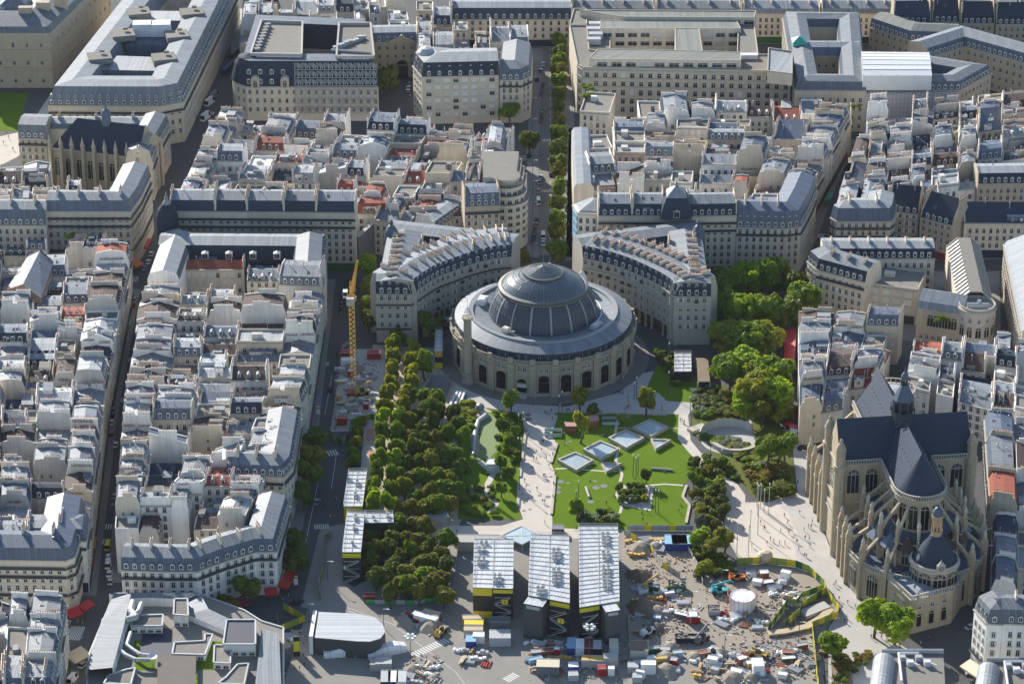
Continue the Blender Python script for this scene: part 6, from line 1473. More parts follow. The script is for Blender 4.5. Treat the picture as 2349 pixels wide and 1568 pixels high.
# ================================================================ site cabins and construction
mat('cabin_roof', (.54,.55,.56), .4, .2, scale=.4, amp=.12, rnd=.1, seam=.45, seamamt=.3)
def text(body,size,mname,parent,loc,ang): return rotx(inst('lettering',TXT[body],parent,loc,ang))
def rotx(o): o.rotation_euler=(pi/2,0,o.rotation_euler[2]); return o
def cabins(label,S,z,front,storeys=4,units=(),stairs=None,sign=None,towers=()):
    p=PL(S,z); t=thing('site_cabins',label,'site cabins',((p[0][0]+p[1][0])/2,(p[0][1]+p[1][1])/2,0),'stacked site cabins')
    b=MB(); b.prism(p,0,z,0,1); b.build('body',['black_paint','cabin_roof'],t)
    L=hypot(p[3][0]-p[0][0],p[3][1]-p[0][1]); n=int(L/2.6); b=MB()
    for i in range(n+1):
        f=i/n; a,c=lerp(p[0],p[3],f),lerp(p[1],p[2],f); b.tube((*a,z+.12),(*c,z+.12),.1,4)
    m0,m3=lerp(p[0],p[1],.5),lerp(p[3],p[2],.5); b.tube((*m0,z+.15),(*m3,z+.15),.12,4)
    b.build('roof_beams','silver_paint',t)
    b=MB()
    for (a,c) in ((p[0],p[3]),(p[1],p[2]),(p[3],p[2])):
        k=max(2,int(hypot(c[0]-a[0],c[1]-a[1])/2.5))
        for i in range(k+1):
            q=lerp(a,c,i/k); b.tube((*q,z),(*q,z+1.1),.05,4)
        for h in (.55,1.1): b.tube((*a,z+h),(*c,z+h),.05,4)
    b.build('guard_rail','silver_paint',t)
    fd=lambda f:lerp(p[0],p[1],f); ang=atan2(p[1][1]-p[0][1],p[1][0]-p[0][0]); W=hypot(p[1][0]-p[0][0],p[1][1]-p[0][1]); nx,ny=sin(ang),-cos(ang)
    h=z/storeys
    for (f0,f1,s0,s1,m) in front:
        a=fd((f0+f1)/2); b=MB(); b.box(a[0]+nx*.12,a[1]+ny*.12,s0*h+.05,s1*h-.05,W*(f1-f0)-.1,.25,ang); b.build('front_panel',m,t)
    if stairs:
        f0,f1=stairs
        for s in range(storeys-1):
            b=MB(); a,c=fd(f0),fd(f1); o=1.0
            if s%2: a,c=c,a
            b.tube((a[0]+nx*o,a[1]+ny*o,s*h+.2),(c[0]+nx*o,c[1]+ny*o,(s+1)*h),.16,4); b.tube((a[0]+nx*(o+.5),a[1]+ny*(o+.5),s*h+1.2),(c[0]+nx*(o+.5),c[1]+ny*(o+.5),(s+1)*h+1),.06,4)
            c0,c1=fd(f0),fd(f1); b.tube((c0[0]+nx*o,c0[1]+ny*o,(s+1)*h),(c1[0]+nx*o,c1[1]+ny*o,(s+1)*h),.1,4); b.build('stair_flight','silver_paint',t)
    for (f0,f1,zt) in towers:
        a=fd((f0+f1)/2); b=MB(); b.box(a[0]+nx*2.2,a[1]+ny*2.2,0,zt,W*(f1-f0),4.6,ang,0,1); b.build('stair_tower',['grille_iron','cabin_roof'],t); b=MB(); b.box(a[0]+nx*4.55,a[1]+ny*4.55,zt-1.6,zt-.5,W*(f1-f0)*.7,.1,ang); b.build('tower_window','silver_paint',t)
    if sign:
        f,s,txt=sign; a=fd(f); b=MB(); b.box(a[0]+nx*1.3,a[1]+ny*1.3,s*h,s*h+1.7,2.0,.1,ang); b.build('sign_board','yellow_paint',t); text(txt,1.4,'black_paint',t,(a[0]+nx*1.38,a[1]+ny*1.38,s*h+.35),ang)
    au=cached('airunit',lambda:airunit())
    for (u,v,c,r) in units:
        for i in range(c):
            for j in range(r):
                q=lerp(lerp(p[0],p[1],u),lerp(p[3],p[2],u),v); inst('air_unit',au,t,(q[0]+i*1.5-(c-1)*.75,q[1]+j*2.0,z+.2),ang,(.8,.8,.8))
    return t
def airunit():
    b=MB(); b.box(0,0,.3,1.3,1.2,1.1,m=0); b.box(0,0,1.3,1.36,.8,.7,m=1)
    for x in (-.45,.45): b.box(x,0,0,.3,.08,1,m=1)
    return b.mesh('air_unit',['galvanised','grey_paint'])
Y,BK='yellow_paint','black_paint'
cabins('white-roofed cabin row with yellow end along the street, upper one',[(788,1161),(832,1161),(842,1080),(800,1080)],6,[(0,1,0,2,Y)],2,[(.55,.25,1,2),(.55,.6,1,2)])
cabins('tall white-roofed stair cabins below the street cabin row',[(785,1266),(828,1266),(837,1176),(797,1173)],11,[(0,1,3.3,3.9,Y)],4,[(.5,.2,1,1),(.5,.55,1,2),(.5,.8,1,2)],(.08,.9))
cabins('short dark cabin annex joining the stair cabins',[(837,1199),(903,1198),(901,1176),(839,1176)],9,[],3,[(.3,.4,1,1),(.8,.4,1,2)])
cabins('cabin stack signed 4 with yellow stripes on its left half',[(1085,1347),(1177,1350),(1178,1236),(1088,1236)],10.8,[(0,.48,3,4,Y),(0,.48,0,.9,Y),(.5,1,3.4,3.9,Y)],4,[(.2,.45,2,3),(.2,.72,2,2),(.6,.1,2,3),(.25,.9,2,1)],(.55,.95),(.8,2.2,'4'))
cabins('cabin stack signed 3 with dark tower at its left front',[(1212,1365),(1307,1383),(1305,1228),(1217,1225)],12.6,[(.52,1,3.4,3.9,Y)],4,[(.68,.6,2,4),(.68,.4,2,2),(.68,.25,2,3),(.3,.03,2,3)],(.55,.95),(.82,1.8,'3'),[(.0,.46,12.4)])
cabins('longest cabin stack with dark tower and lime edge at its right front',[(1329,1393),(1421,1378),(1417,1206),(1327,1206)],12,[(0,.5,3.4,3.9,Y),(.88,1,2.6,4,'lime_paint')],4,[(.68,.75,2,4),(.68,.55,2,3),(.68,.36,2,3),(.68,.18,2,4)],(.05,.45),None,[(.55,.9,11.8)])
cabins('narrow white-roofed cabin with yellow end beside the rotunda column',[(997,805),(1015,805),(1015,757),(1000,757)],7,[(0,1,2,3,'ochre_paint'),(0,1,1,2,'navy_paint'),(0,1,0,1,Y)],3)
cabins('small white-roofed pavilion right of the rotunda',[(1547,852),(1586,852),(1585,810),(1547,810)],4,[],1)
# concrete frame beside the pavilion
t=thing('concrete_shelter','open concrete frame with flat brown roof right of the pavilion','shelter',P(1612,885)); p=PL([(1601,874),(1629,874),(1624,821),(1598,820)],4); b=MB(); b.prism(p,3.6,4,0,1); 
for q in p: b.box(q[0],q[1],0,3.6,.5,.5)
b.build('roof',['concrete','dirt'],t); b=MB(); b.prism([lerp(p[0],p[2],.12),lerp(p[1],p[3],.12),lerp(p[2],p[0],.12),lerp(p[3],p[1],.12)],0,3.2); b.build('wall','black_paint',t)
# round-ended white hall
t=thing('exhibition_hall','low dark hall with white ribbed roof and rounded right end','hall',P(790,1470))
o=PL([(722,1462),(816,1470),(848,1471),(872,1464),(884,1449),(878,1431),(860,1416),(826,1408),(731,1403)],6); b=MB(); b.prism(o,0,6,0,0); b.build('wall','grille_iron',t)
b=MB(); b.face([(x,y,6.15) for x,y in o],0,[(y,x) for x,y in o]); k=len(o)
for i in range(k): b.face([(*o[i],5.9),(*o[(i+1)%k],5.9),(*o[(i+1)%k],6.15),(*o[i],6.15)])
b.build('roof','cabin_roof',t); b=MB(); q0,q1=P(713,1462,6),P(723,1403,6); b.box((q0[0]+q1[0])/2,(q0[1]+q1[1])/2,0,6.6,hypot(q1[0]-q0[0],q1[1]-q0[1]),1.2,atan2(q1[1]-q0[1],q1[0]-q0[0])); b.build('end_frame','white_paint',t)
def humps(label,S0,S1,h):
    a,c=P(*S0),P(*S1); t=thing('wrapped_escalator',label,'wrapped escalator',(*lerp(a,c,.5),0),'white wrapped escalators'); ang=atan2(c[1]-a[1],c[0]-a[0]); L=hypot(c[0]-a[0],c[1]-a[1]); rr=random.Random(int(S0[0]))
    b=MB(); n=12; sec=[]
    for i in range(n+1):
        f=i/n; hh=h*(.55+.45*min(1,max(0,(f-.12)*3)) if f<.6 else 1-.45*max(0,(f-.75)*3)); w=1.7+.25*rr.random(); q=lerp(a,c,f)
        sec.append([(q[0]-sin(ang)*x,q[1]+cos(ang)*x,z) for x,z in ((-w,0),(-w*1.05,hh*.6),(-w*.7,hh),(w*.7,hh+.1*rr.random()),(w*1.05,hh*.6),(w,0))])
    for i in range(n):
        for j in range(5): b.face([sec[i][j],sec[i+1][j],sec[i+1][j+1],sec[i][j+1]],smooth=True)
    b.face(sec[0]); b.face(sec[-1][::-1]); b.build('wrapping','white_paint',t); b=MB()
    for i in (2,6,10): 
        for j in range(5): b.tube(sec[i][j],sec[i][j+1],.09,4)
    b.build('straps','silver_paint',t)
humps('white wrapped escalator in front of the round-ended hall, left one',(742,1502),(832,1496),3); humps('white wrapped escalator in front of the round-ended hall, right one',(842,1506),(930,1488),3)
# tower crane
def crane():
    x,y=P(812,903); t=thing('tower_crane','tall yellow lattice tower crane beside the left street','crane',(x,y,0))
    def lattice(b,a,c,w0,w1,n):
        a=Vector(a);c=Vector(c);d=(c-a).normalized(); u=Vector((1,0,0)) if abs(d.x)<.9 else Vector((0,1,0)); u=(u-d*u.dot(d)).normalized(); v=d.cross(u)
        cor=lambda f,s,r_: a+(c-a)*f+(u*s+v*r_)*((w0+(w1-w0)*f)/2)
        K4=((-1,-1),(1,-1),(1,1),(-1,1))
        for s,r_ in K4: b.tube(cor(0,s,r_),cor(1,s,r_),.11,4)
        for i in range(n):
            for k in range(4):
                q0,q1=K4[k],K4[(k+1)%4]; b.tube(cor(i/n,*q0),cor((i+1)/n,*q1),.09,4,cap=False); b.tube(cor(i/n,*q0),cor(i/n,*q1),.07,4,cap=False)
    b=MB(); lattice(b,(x,y,0),(x,y,37),1.9,1.9,20); b.build('mast','crane_paint',t)
    b=MB(); b.box(x,y,0,1.2,4.5,4.5); b.build('base','red_paint',t)
    tip=P(819.5,597,52); b=MB(); lattice(b,(x,y+.5,38.5),(tip[0],tip[1],52),1.7,.6,22); b.build('jib','crane_paint',t)
    b=MB(); b.lathe(x,y,[(1.6,37),(1.8,37.4),(1.8,38.6),(0,38.6)],12); b.box(x,y-4,38.6,39.4,2.6,7); b.build('slew_platform','crane_paint',t)
    b=MB(); b.box(x-2.1,y-.5,38.8,41.2,1.6,2.2); b.build('cab','white_paint',t); b=MB(); b.box(x-2.1,y-1.65,39.6,40.9,1.4,.1); b.box(x-2.95,y-.5,39.6,40.9,.1,1.8); b.build('cab_window','window_glass',t)
    b=MB(); b.box(x,y-7,38.9,41.4,2.6,1.8); b.build('counterweight','concrete',t); b=MB(); lattice(b,(x,y-1,39.4),(x,y-3.2,46),1.2,.6,6); b.build('a_frame','crane_paint',t); b=MB(); b.tube((x,y-3.2,46),(tip[0],tip[1]-1,51.6),.06,4); b.build('cable','iron',t)
crane()
# ---------------------------------------------------------------- containers, huts, heaps
def container(x,y,lx,ly,h,m,label,roofm=None,ang=0,name='container',cat='container',group=None,z=0):
    p=P(x,y); t=thing(name,label,cat,(p[0],p[1],z),group); b=MB(); b.box(p[0],p[1],z,z+h,lx,ly,ang,0,1); 
    b.build('body',[m,roofm or m],t); b=MB(); n=max(2,int(lx/.6)); c,d=cos(ang),sin(ang)
    for i in range(n): 
        xx=-lx/2+(i+.5)*lx/n; b.box(p[0]+xx*c+ly/2*d,p[1]+xx*d-ly/2*c,z+.1,z+h-.1,.22,.1,ang)
    b.build('ribs',m,t)
    for s in (-1,1): b=MB(); b.box(p[0]-s*ly/2*d,p[1]+s*ly/2*c,z+h,z+h+.12,lx,.14,ang); b.build('top_rail','silver_paint',t)
    return t
CON=[(1542,1252,5,6,2.6,'blue','paleblue','blue container beside the lawn hedge, left'),(1558,1252,5,6,2.6,'blue','paleblue','blue container beside the lawn hedge, middle'),(1574,1252,5,6,2.6,'blue','paleblue','blue container beside the lawn hedge, right'),
(1087,1442,6,3,2.6,'yellow','yellow','yellow-roofed hut below the cabin stack signed 4'),(1086,1456,6,2.6,2.6,'cream','tan','tan-roofed hut below the yellow hut'),(1083,1430,6,2.4,2.6,'ochre','tan','ochre-roofed hut above the yellow hut'),(1080,1478,3.2,4,2.4,'blue','paleblue','small blue hut beside the pipe stack'),(1098,1470,3.6,3,2.6,'white','white','small white hut beside the blue hut'),
(1147,1472,6.6,5,3,'silver','silver','grey hut with ribbed roof below cabin stack'),(1147,1436,6.5,3,2.6,'grey','grey','dark container right of the yellow hut'),
(1310,1490,2.6,6,2.6,'blue','paleblue','bright blue container in the shaded yard'),(1330,1492,2.6,6,2.6,'white','white','white container in the shaded yard'),(1350,1490,2.6,6,2.6,'maroon','maroon','maroon container in the shaded yard'),(1370,1494,2.6,5,2.6,'navy','silver','navy container in the shaded yard'),(1408,1492,2.8,6,2.6,'white','cream','cream-roofed white container at the yard edge'),
(1257,1540,7,4.6,3.2,'grey','cream','large cream-roofed shed in the lower yard'),(1360,1526,7,3,2.8,'silver','ochre','rusty-roofed shed beside the floodlight pole'),(1315,1538,3,3,2.4,'blue','white','white-roofed blue hut in the lower yard'),(1400,1522,4.4,3,3,'concrete','concrete','grey concrete box in the lower yard'),(1380,1545,2.6,2.4,2.6,'red','red','red hut with windows in the lower yard'),(1402,1545,2,2,2.4,'white','white','small white hut beside the red hut'),(1315,1556,3,2.6,2,'silver','silver','open grey skip beside the white-roofed hut'),
(1466,1506,5.6,6,4,'concrete','dirt','tall beige concrete bin beside the ramp'),(1487,1540,4.6,3,3.4,'white','white','twin white silo hut beside the concrete bin'),(1462,1560,3,3,2,'silver','silver','white skip below the concrete bin'),(1452,1540,3.4,3,2.6,'silver','silver','grey hut left of the white silo hut'),
(885,1566,3,6.5,2.6,'navy','silver','grey-roofed container at the lower edge, left'),(902,1566,3,6.5,2.6,'blue','white','pale-roofed blue container at the lower edge, middle'),(921,1566,3,6.5,2.6,'white','silver','grey-roofed white container at the lower edge, right'),(880,1530,5,4,2.6,'concrete','concrete','square concrete hut below the wrapped escalators'),(862,1532,3.4,3.4,2.4,'concrete','concrete','small concrete hut below the wrapped escalators'),
(1738,1540,3.4,5,3.6,'white','white','white hut with red striped base in the right yard'),(1590,1423,2.4,3.4,2.6,'silver','white','grey cabin on the earth heap edge'),(848,1378,3.6,2,2.5,'red','red','red container under the lower grove, left'),(894,1380,3.6,2,2.5,'red','red','red container under the lower grove, right'),
(796,820,5,3,2.6,'red','red','red cabin beside the crane'),(798,838,5,3,2.6,'white','white','white cabin below the red cabin'),(858,820,5,3,2.4,'red','red','red tank in the building pit'),(785,972,3.4,2.4,2.8,'red','red','red site box at the pit corner'),(1000,1455,1,1,1,'white','white','small white crate'),(1098,1255,14,5,3.4,'cream','concrete','low cream utility building with rusty flat roof'),(998,1195,8,7,3.4,'concrete','silver','angled grey-green kiosk below the grove'),(1280,1222,4,3,2.4,'grey','grey','dark plant box behind cabin stack')]
for (x,y,lx,ly,h,m,rm,lab) in CON:
    if 'crate' in lab: continue
    mm=lambda k: k if k in MATS else k+'_paint'
    container(x,y,lx,ly,h,mm(m),lab,mm(rm),ang=SP.uniform(-.06,.06),name='hut' if 'hut' in lab or 'shed' in lab or 'cabin' in lab else 'container',cat='hut' if 'hut' in lab or 'shed' in lab or 'cabin' in lab else 'container')
def heap(kind,x,y,label,rr,w=3,ang=0):
    p=P(x,y); t=thing(kind,label,kind.replace('_',' '),(p[0],p[1],0),'building materials on the site'); b=MB()
    if 'pipe' in kind:
        n=rr.randint(4,7)
        for i in range(n):
            for j in range(2):
                r=.22; L=w; x0=p[0]+sin(ang)*(i-n/2)*.5; y0=p[1]-cos(ang)*(i-n/2)*.5; b.tube((x0-cos(ang)*L/2,y0-sin(ang)*L/2,r+j*.42),(x0+cos(ang)*L/2,y0+sin(ang)*L/2,r+j*.42),r,6)
        b.build('pipes',rr.choice(['silver_paint','white_metal','galvanised']),t)
    elif 'timber' in kind or 'plank' in kind:
        for i in range(9): b.box(p[0]+rr.uniform(-.6,.6),p[1]+rr.uniform(-.8,.8),.05+i*.14,.17+i*.14,w*rr.uniform(.7,1),.5,ang+rr.uniform(-.12,.12))
        b.build('planks',rr.choice(['wood_paint','tan_paint']),t)
    elif 'pallet' in kind:
        for i in range(rr.randint(2,4)): b.box(p[0]+(i-1)*1.3,p[1]+rr.uniform(-.2,.2),.15,rr.uniform(.8,1.5),1.1,1.1,ang)
        b.build('goods',rr.choice(['silver_paint','white_paint','concrete','ochre_paint']),t); b=MB(); b.box(p[0]+.3,p[1],0,.14,4,1.2,ang); b.build('pallet','wood_paint',t)
    elif 'bag' in kind:
        for i in range(7):
            q=(p[0]+rr.uniform(-w/2,w/2),p[1]+rr.uniform(-1,1)); b.lathe(q[0],q[1],[(.5,0),(.65,.4),(.5,.85),(.15,1.0),(0,1.0)],7)
        b.build('bags','white_paint',t)
    elif 'rubble' in kind or 'spoil' in kind:
        n=14; sec=[(w,0),(w*.72,w*.2),(w*.4,w*.42),(w*.12,w*.52),(0,w*.53)]
        for k in range(len(sec)-1):
            for i in range(n):
                f=lambda r,z,i_: (p[0]+r*cos(2*pi*i_/n)*(1+.18*sin(i_%n*2.3)),p[1]+r*sin(2*pi*i_/n)*(1+.18*cos(i_%n*1.7)),z)
                b.face([f(*sec[k],i),f(*sec[k],i+1),f(*sec[k+1],i+1),f(*sec[k+1],i)])
        b.build('mound','dirt' if 'spoil' in kind else 'site_ground',t); b=MB()
        for i in range(14): b.box(p[0]+rr.uniform(-w,w),p[1]+rr.uniform(-w,w),.0,rr.uniform(.3,.8),rr.uniform(.3,.9),rr.uniform(.3,.8),rr.uniform(0,3))
        b.build('stones','concrete',t)
    elif 'beam' in kind:
        for i in range(6): b.box(p[0]+rr.uniform(-.4,.4)-sin(ang)*(i-3)*.5,p[1]+cos(ang)*(i-3)*.5,.05+.1*(i%2),.4+.1*(i%2),w*rr.uniform(.8,1.1),.3,ang+rr.uniform(-.05,.05))
        b.build('beams',rr.choice(['rust_paint','silver_paint','red_paint']),t)
HP=random.Random(21); kinds=['pipe_stack','plank_stack','pallet_load','bag_pile','beam_stack','rubble_heap']
zones=[('the right yard fence',[(1580,1500),(1890,1485),(1890,1560),(1590,1562)],36),('the central earth heap',[(1440,1330),(1560,1340),(1600,1440),(1460,1460)],20),('the shaded yard',[(1215,1465),(1300,1470),(1290,1540),(1215,1545)],16),('the round tank',[(1640,1400),(1760,1420),(1740,1460),(1640,1440)],9),('the lower left yard',[(935,1530),(1000,1515),(1010,1580),(940,1580)],10),('the wheel loader',[(915,1410),(1000,1440),(1000,1460),(930,1425)],7),('the building pit',[(775,830),(865,850),(850,975),(770,970)],22),('the ramp foot',[(1440,1470),(1560,1480),(1550,1550),(1500,1560)],12),('the blue containers',[(1440,1235),(1530,1240),(1530,1275),(1450,1290)],9),('the hoarded excavation',[(1760,1330),(1880,1400),(1850,1420),(1770,1370)],10),('the junction pavement',[(640,1455),(690,1450),(690,1475),(640,1480)],5),('the pipe yard',[(1035,1485),(1110,1490),(1120,1530),(1060,1520)],8)]
for zn,q,n in zones:
    cols=max(1,int(sqrt(n*2))); cnt={}
    for i in range(n):
        u=((i%cols)+HP.uniform(.2,.8))/cols; v=((i//cols)+HP.uniform(.2,.8))/max(1,(n+cols-1)//cols); s=lerp(lerp(q[0],q[1],u),lerp(q[3],q[2],u),v)
        k=HP.choice(kinds); cnt[k]=cnt.get(k,0)+1
        heap(k,s[0],s[1],f'{k.replace("_"," ")} by {zn}, {ordn(cnt[k]-1)} of its kind from there',HP,HP.uniform(2.2,5),HP.choice([0,.2,-.3,1.3,-.7]))
heap('spoil_heap',1480,1395,'dark earth spoil heap at the ramp',HP,6); heap('spoil_heap',1505,1440,'smaller grey spoil heap lower on the site',HP,3.4); heap('spoil_heap',1465,1320,'sandy spoil heap beside the long cabins',HP,4.5)
# round white-wrapped tank
p=P(1702,1392); t=thing('wrapped_tank','large round white sheet-wrapped tank in the site','tank',(p[0],p[1],0)); b=MB(); n=28; rr=random.Random(4)
rad=[4.1+rr.uniform(-.15,.15) for _ in range(n)]
for i in range(n):
    j=(i+1)%n; f=lambda k,r,z:(p[0]+r*cos(2*pi*k/n),p[1]+r*sin(2*pi*k/n),z)
    b.face([f(i,rad[i],0),f(j,rad[j],0),f(j,rad[j]*.97,4.4),f(i,rad[i]*.97,4.4)]); b.face([f(i,rad[i]*.97,4.4),f(j,rad[j]*.97,4.4),f(j,3.2,4.2),f(i,3.2,4.2)]); b.face([f(i,3.2,4.2),f(j,3.2,4.2),(p[0],p[1],4.5)])
b.build('sheeting','white_paint',t); b=MB()
for i in range(20): 
    a=2*pi*i/20; b.tube((p[0]+4.7*cos(a),p[1]+4.7*sin(a),0),(p[0]+4.7*cos(a),p[1]+4.7*sin(a),5.2),.06,4)
b.lathe(p[0],p[1],[(4.65,5.1),(4.75,5.15),(4.65,5.2)],20); b.build('scaffold_ring','red_paint',t)
# skips
for (x,y,l,m,lab) in ((1553,1350,5,'darkgreen_paint','dark green skip of rubble beside the pale yard'),(1580,1470,8,'navy_paint','long navy skip of scrap at the yard centre'),(1637,1405,3.4,'silver_paint','grey skip left of the round tank'),(1795,1240,.1,'navy_paint','')):
    if not lab: continue
    p=P(x,y); t=thing('skip',lab,'skip',(p[0],p[1],0)); b=MB(); w=2.6 if l>4 else 3.6
    a,c=[(p[0]-l/2,p[1]-w/2),(p[0]+l/2,p[1]-w/2),(p[0]+l/2,p[1]+w/2),(p[0]-l/2,p[1]+w/2)],[(p[0]-l/2-.4,p[1]-w/2-.2),(p[0]+l/2+.4,p[1]-w/2-.2),(p[0]+l/2+.4,p[1]+w/2+.2),(p[0]-l/2-.4,p[1]+w/2+.2)]
    for i in range(4): j=(i+1)%4; b.face([(*a[i],.1),(*a[j],.1),(*c[j],2),(*c[i],2)]); b.face([(*c[i],2),(*c[j],2),(*lerp(c[j],p,.08),2),(*lerp(c[i],p,.08),2)]); 
    b.build('body',m,t); b=MB(); b.face([(*lerp(q,p,.06),1.5) for q in c]); 
    for i in range(10): b.box(p[0]+HP.uniform(-l/2.4,l/2.4),p[1]+HP.uniform(-.9,.9),1.4,HP.uniform(1.7,2.2),.6,.5,HP.uniform(0,3))
    b.build('load','site_ground',t)
# ---------------------------------------------------------------- hoardings and fences
def unitbox(m): 
    def f(): b=MB(); b.box(0,0,0,1,1,1); return b.mesh('panel',[m])
    return cached(('ub',m),f)
def fence(pts,h,cols,label,name='hoarding',cat='hoarding',seg=2.4):
    q=PL(pts); t=thing(name,label,cat,(q[0][0],q[0][1],0)); k=0
    for i in range(len(q)-1):
        a,c=q[i],q[i+1]; L=hypot(c[0]-a[0],c[1]-a[1]); n=max(1,int(L/seg)); ang=atan2(c[1]-a[1],c[0]-a[0])
        for j in range(n):
            m=lerp(a,c,(j+.5)/n); inst('panel',unitbox(cols[k%len(cols)]),t,(m[0],m[1],.1),ang,(L/n-.04,.08,h-.1)); e=lerp(a,c,j/n); inst('post',unitbox('grey_paint'),t,(e[0],e[1],0),ang,(.12,.16,h+.1)); k+=1
    return t
YG=['lime_paint','lime_paint','yellow_paint','darkgreen_paint']
fence([(1690,1295),(1760,1292),(1825,1300),(1855,1312),(1890,1345),(1895,1360),(1840,1395),(1835,1408),(1800,1440)],2.6,YG,'green and yellow hoarding around the excavation below the terrace')
fence([(1895,1362),(1924,1402),(1922,1415),(1862,1440),(1868,1490),(1872,1540),(1880,1600)],2.4,['lime_paint','yellow_paint'],'lime hoarding along the church square edge')
fence([(1440,1216),(1590,1217)],2.2,['galvanised','galvanised','yellow_paint'],'grey and yellow fence between lawn and site')
fence([(735,1375),(730,1345),(742,1310),(744,1240),(762,1225)],2.2,['lime_paint','galvanised'],'lime fence along the curving street edge')
fence([(650,1397),(700,1425),(640,1450),(636,1420)],2.4,['lime_paint','yellow_paint','lime_paint'],'lime hoarding enclosure above the ribbed metal roof')
fence([(838,1384),(905,1386),(905,1376)],1.6,['green_paint','silver_paint'],'green and grey panel fence under the lower grove')
fence([(908,1386),(950,1386),(1000,1378),(1025,1362)],1.6,['silver_paint','green_paint'],'curved green and grey fence below the lower grove')
fence([(758,992),(762,1008),(785,1022),(800,1005),(805,975),(850,962),(875,965)],2.4,['lime_paint','darkgreen_paint'],'lime hoarding round the building pit corner')
fence([(905,772),(940,772),(1000,775)],4.5,['lime_paint','lime_paint','lime_paint','navy_paint'],'tall lime hoarding before the left crescent')
fence([(770,985),(768,900),(785,800),(800,790)],1.6,['pinkred_paint','silver_paint'],'red and grey barrier along the building pit')
fence([(1040,1370),(1046,1290),(1052,1260)],1.4,['galvanised'],'thin grey railing beside the site lane','railing','railing')
fence([(1440,1415),(1445,1500),(1450,1560)],1.2,['galvanised'],'railing of the long access ramp','railing','railing')
fence([(1578,1262),(1600,1300),(1612,1340)],1.8,['white_paint','silver_paint'],'plastic-draped fence beside the site hedge')
fence([(1432,1225),(1460,1240),(1492,1262),(1520,1300),(1560,1325)],2.0,['concrete','yellow_paint','concrete','concrete'],'concrete retaining wall across the earth site','retaining_wall','wall')
for k,(pts,lab) in enumerate((([(1199,950),(1206,987),(1193,1094)],'low concrete bench wall on the left edge of the main path, upper'),([(1190,1110),(1188,1162)],'low concrete bench wall on the left edge of the main path, lower'),([(1277,955),(1264,995)],'low concrete bench wall on the right edge of the main path, top'),([(1278,1018),(1264,1062)],'low concrete bench wall on the right edge of the main path, middle'),([(1273,1090),(1270,1130),(1265,1180)],'low concrete bench wall on the right edge of the main path, bottom'),([(1297,944),(1390,950)],'low concrete bench along the top of the lawn, left'),([(1395,948),(1530,952)],'low concrete bench along the top of the lawn, right'),([(1575,1114),(1566,1140),(1582,1160),(1574,1200)],'pale zigzag bench wall on the right of the lawn'))):
    q=PL(pts); t=thing('bench_wall',lab,'bench',(q[0][0],q[0][1],0)); b=MB(); b.strip(q,.9,0,0,.5); b.build('seat','pale_stone',t)
for (a,c,lab) in (((1344,1119),(1352,1142),'long concrete bench with sitters left of the planted island'),((1493,1076),(1543,1080),'long dark cylindrical bench on the lawn')):
    p,q=P(*a),P(*c); t=thing('park_bench',lab,'bench',(*lerp(p,q,.5),0)); b=MB(); b.tube((*p,.45),(*q,.45),.42,10); b.build('seat','concrete',t); b=MB()
    for f in (.15,.85): m=lerp(p,q,f); b.box(m[0],m[1],0,.3,.5,.5)
    b.build('support','grey_paint',t)
isl=PL([(1434,1150),(1493,1162),(1500,1116),(1424,1112)]); t=thing('planted_island','raised concrete planter island with stepped seats on the lawn','planter',(*isl[0],0)); b=MB(); b.prism(PL([(1424,1112),(1416,1136),(1432,1160),(1493,1172),(1500,1116)]),0,.12); b.prism(PL([(1440,1150),(1484,1158),(1490,1120),(1430,1116)]),.12,.6); b.build('planter_steps','concrete',t); b=MB(); b.prism(PL([(1444,1146),(1480,1152),(1484,1124),(1434,1120)],.6),.6,.75); b.build('soil','dirt',t)
for k,(q,lab) in enumerate((([(1295,992),(1322,992),(1322,984),(1298,982)],'small rust-red kiosk with glass pen, left of the tall slim tree'),([(1343,984),(1374,978),(1372,966),(1352,966)],'small rust-red kiosk with glass pen, right of the tall slim tree'))):
    p=PL(q); t=thing('kiosk',lab,'kiosk',(*p[0],0),'kiosks on the lawn'); b=MB(); b.prism(p,0,2.6,0,1); b.build('body',['rust_paint','soft_red'],t); b=MB(); d=(-7,-2) if k==0 else (6,4)
    g=[(p[0][0]+d[0],p[0][1]+d[1]-1),(p[0][0]+d[0]+6,p[0][1]+d[1]-1),(p[0][0]+d[0]+6,p[0][1]+d[1]+3),(p[0][0]+d[0],p[0][1]+d[1]+3)]
    for i in range(4): b.strip([g[i],g[(i+1)%4]],.08,.1,0,1.1)
    b.build('glass_pen','skylight_glass',t)
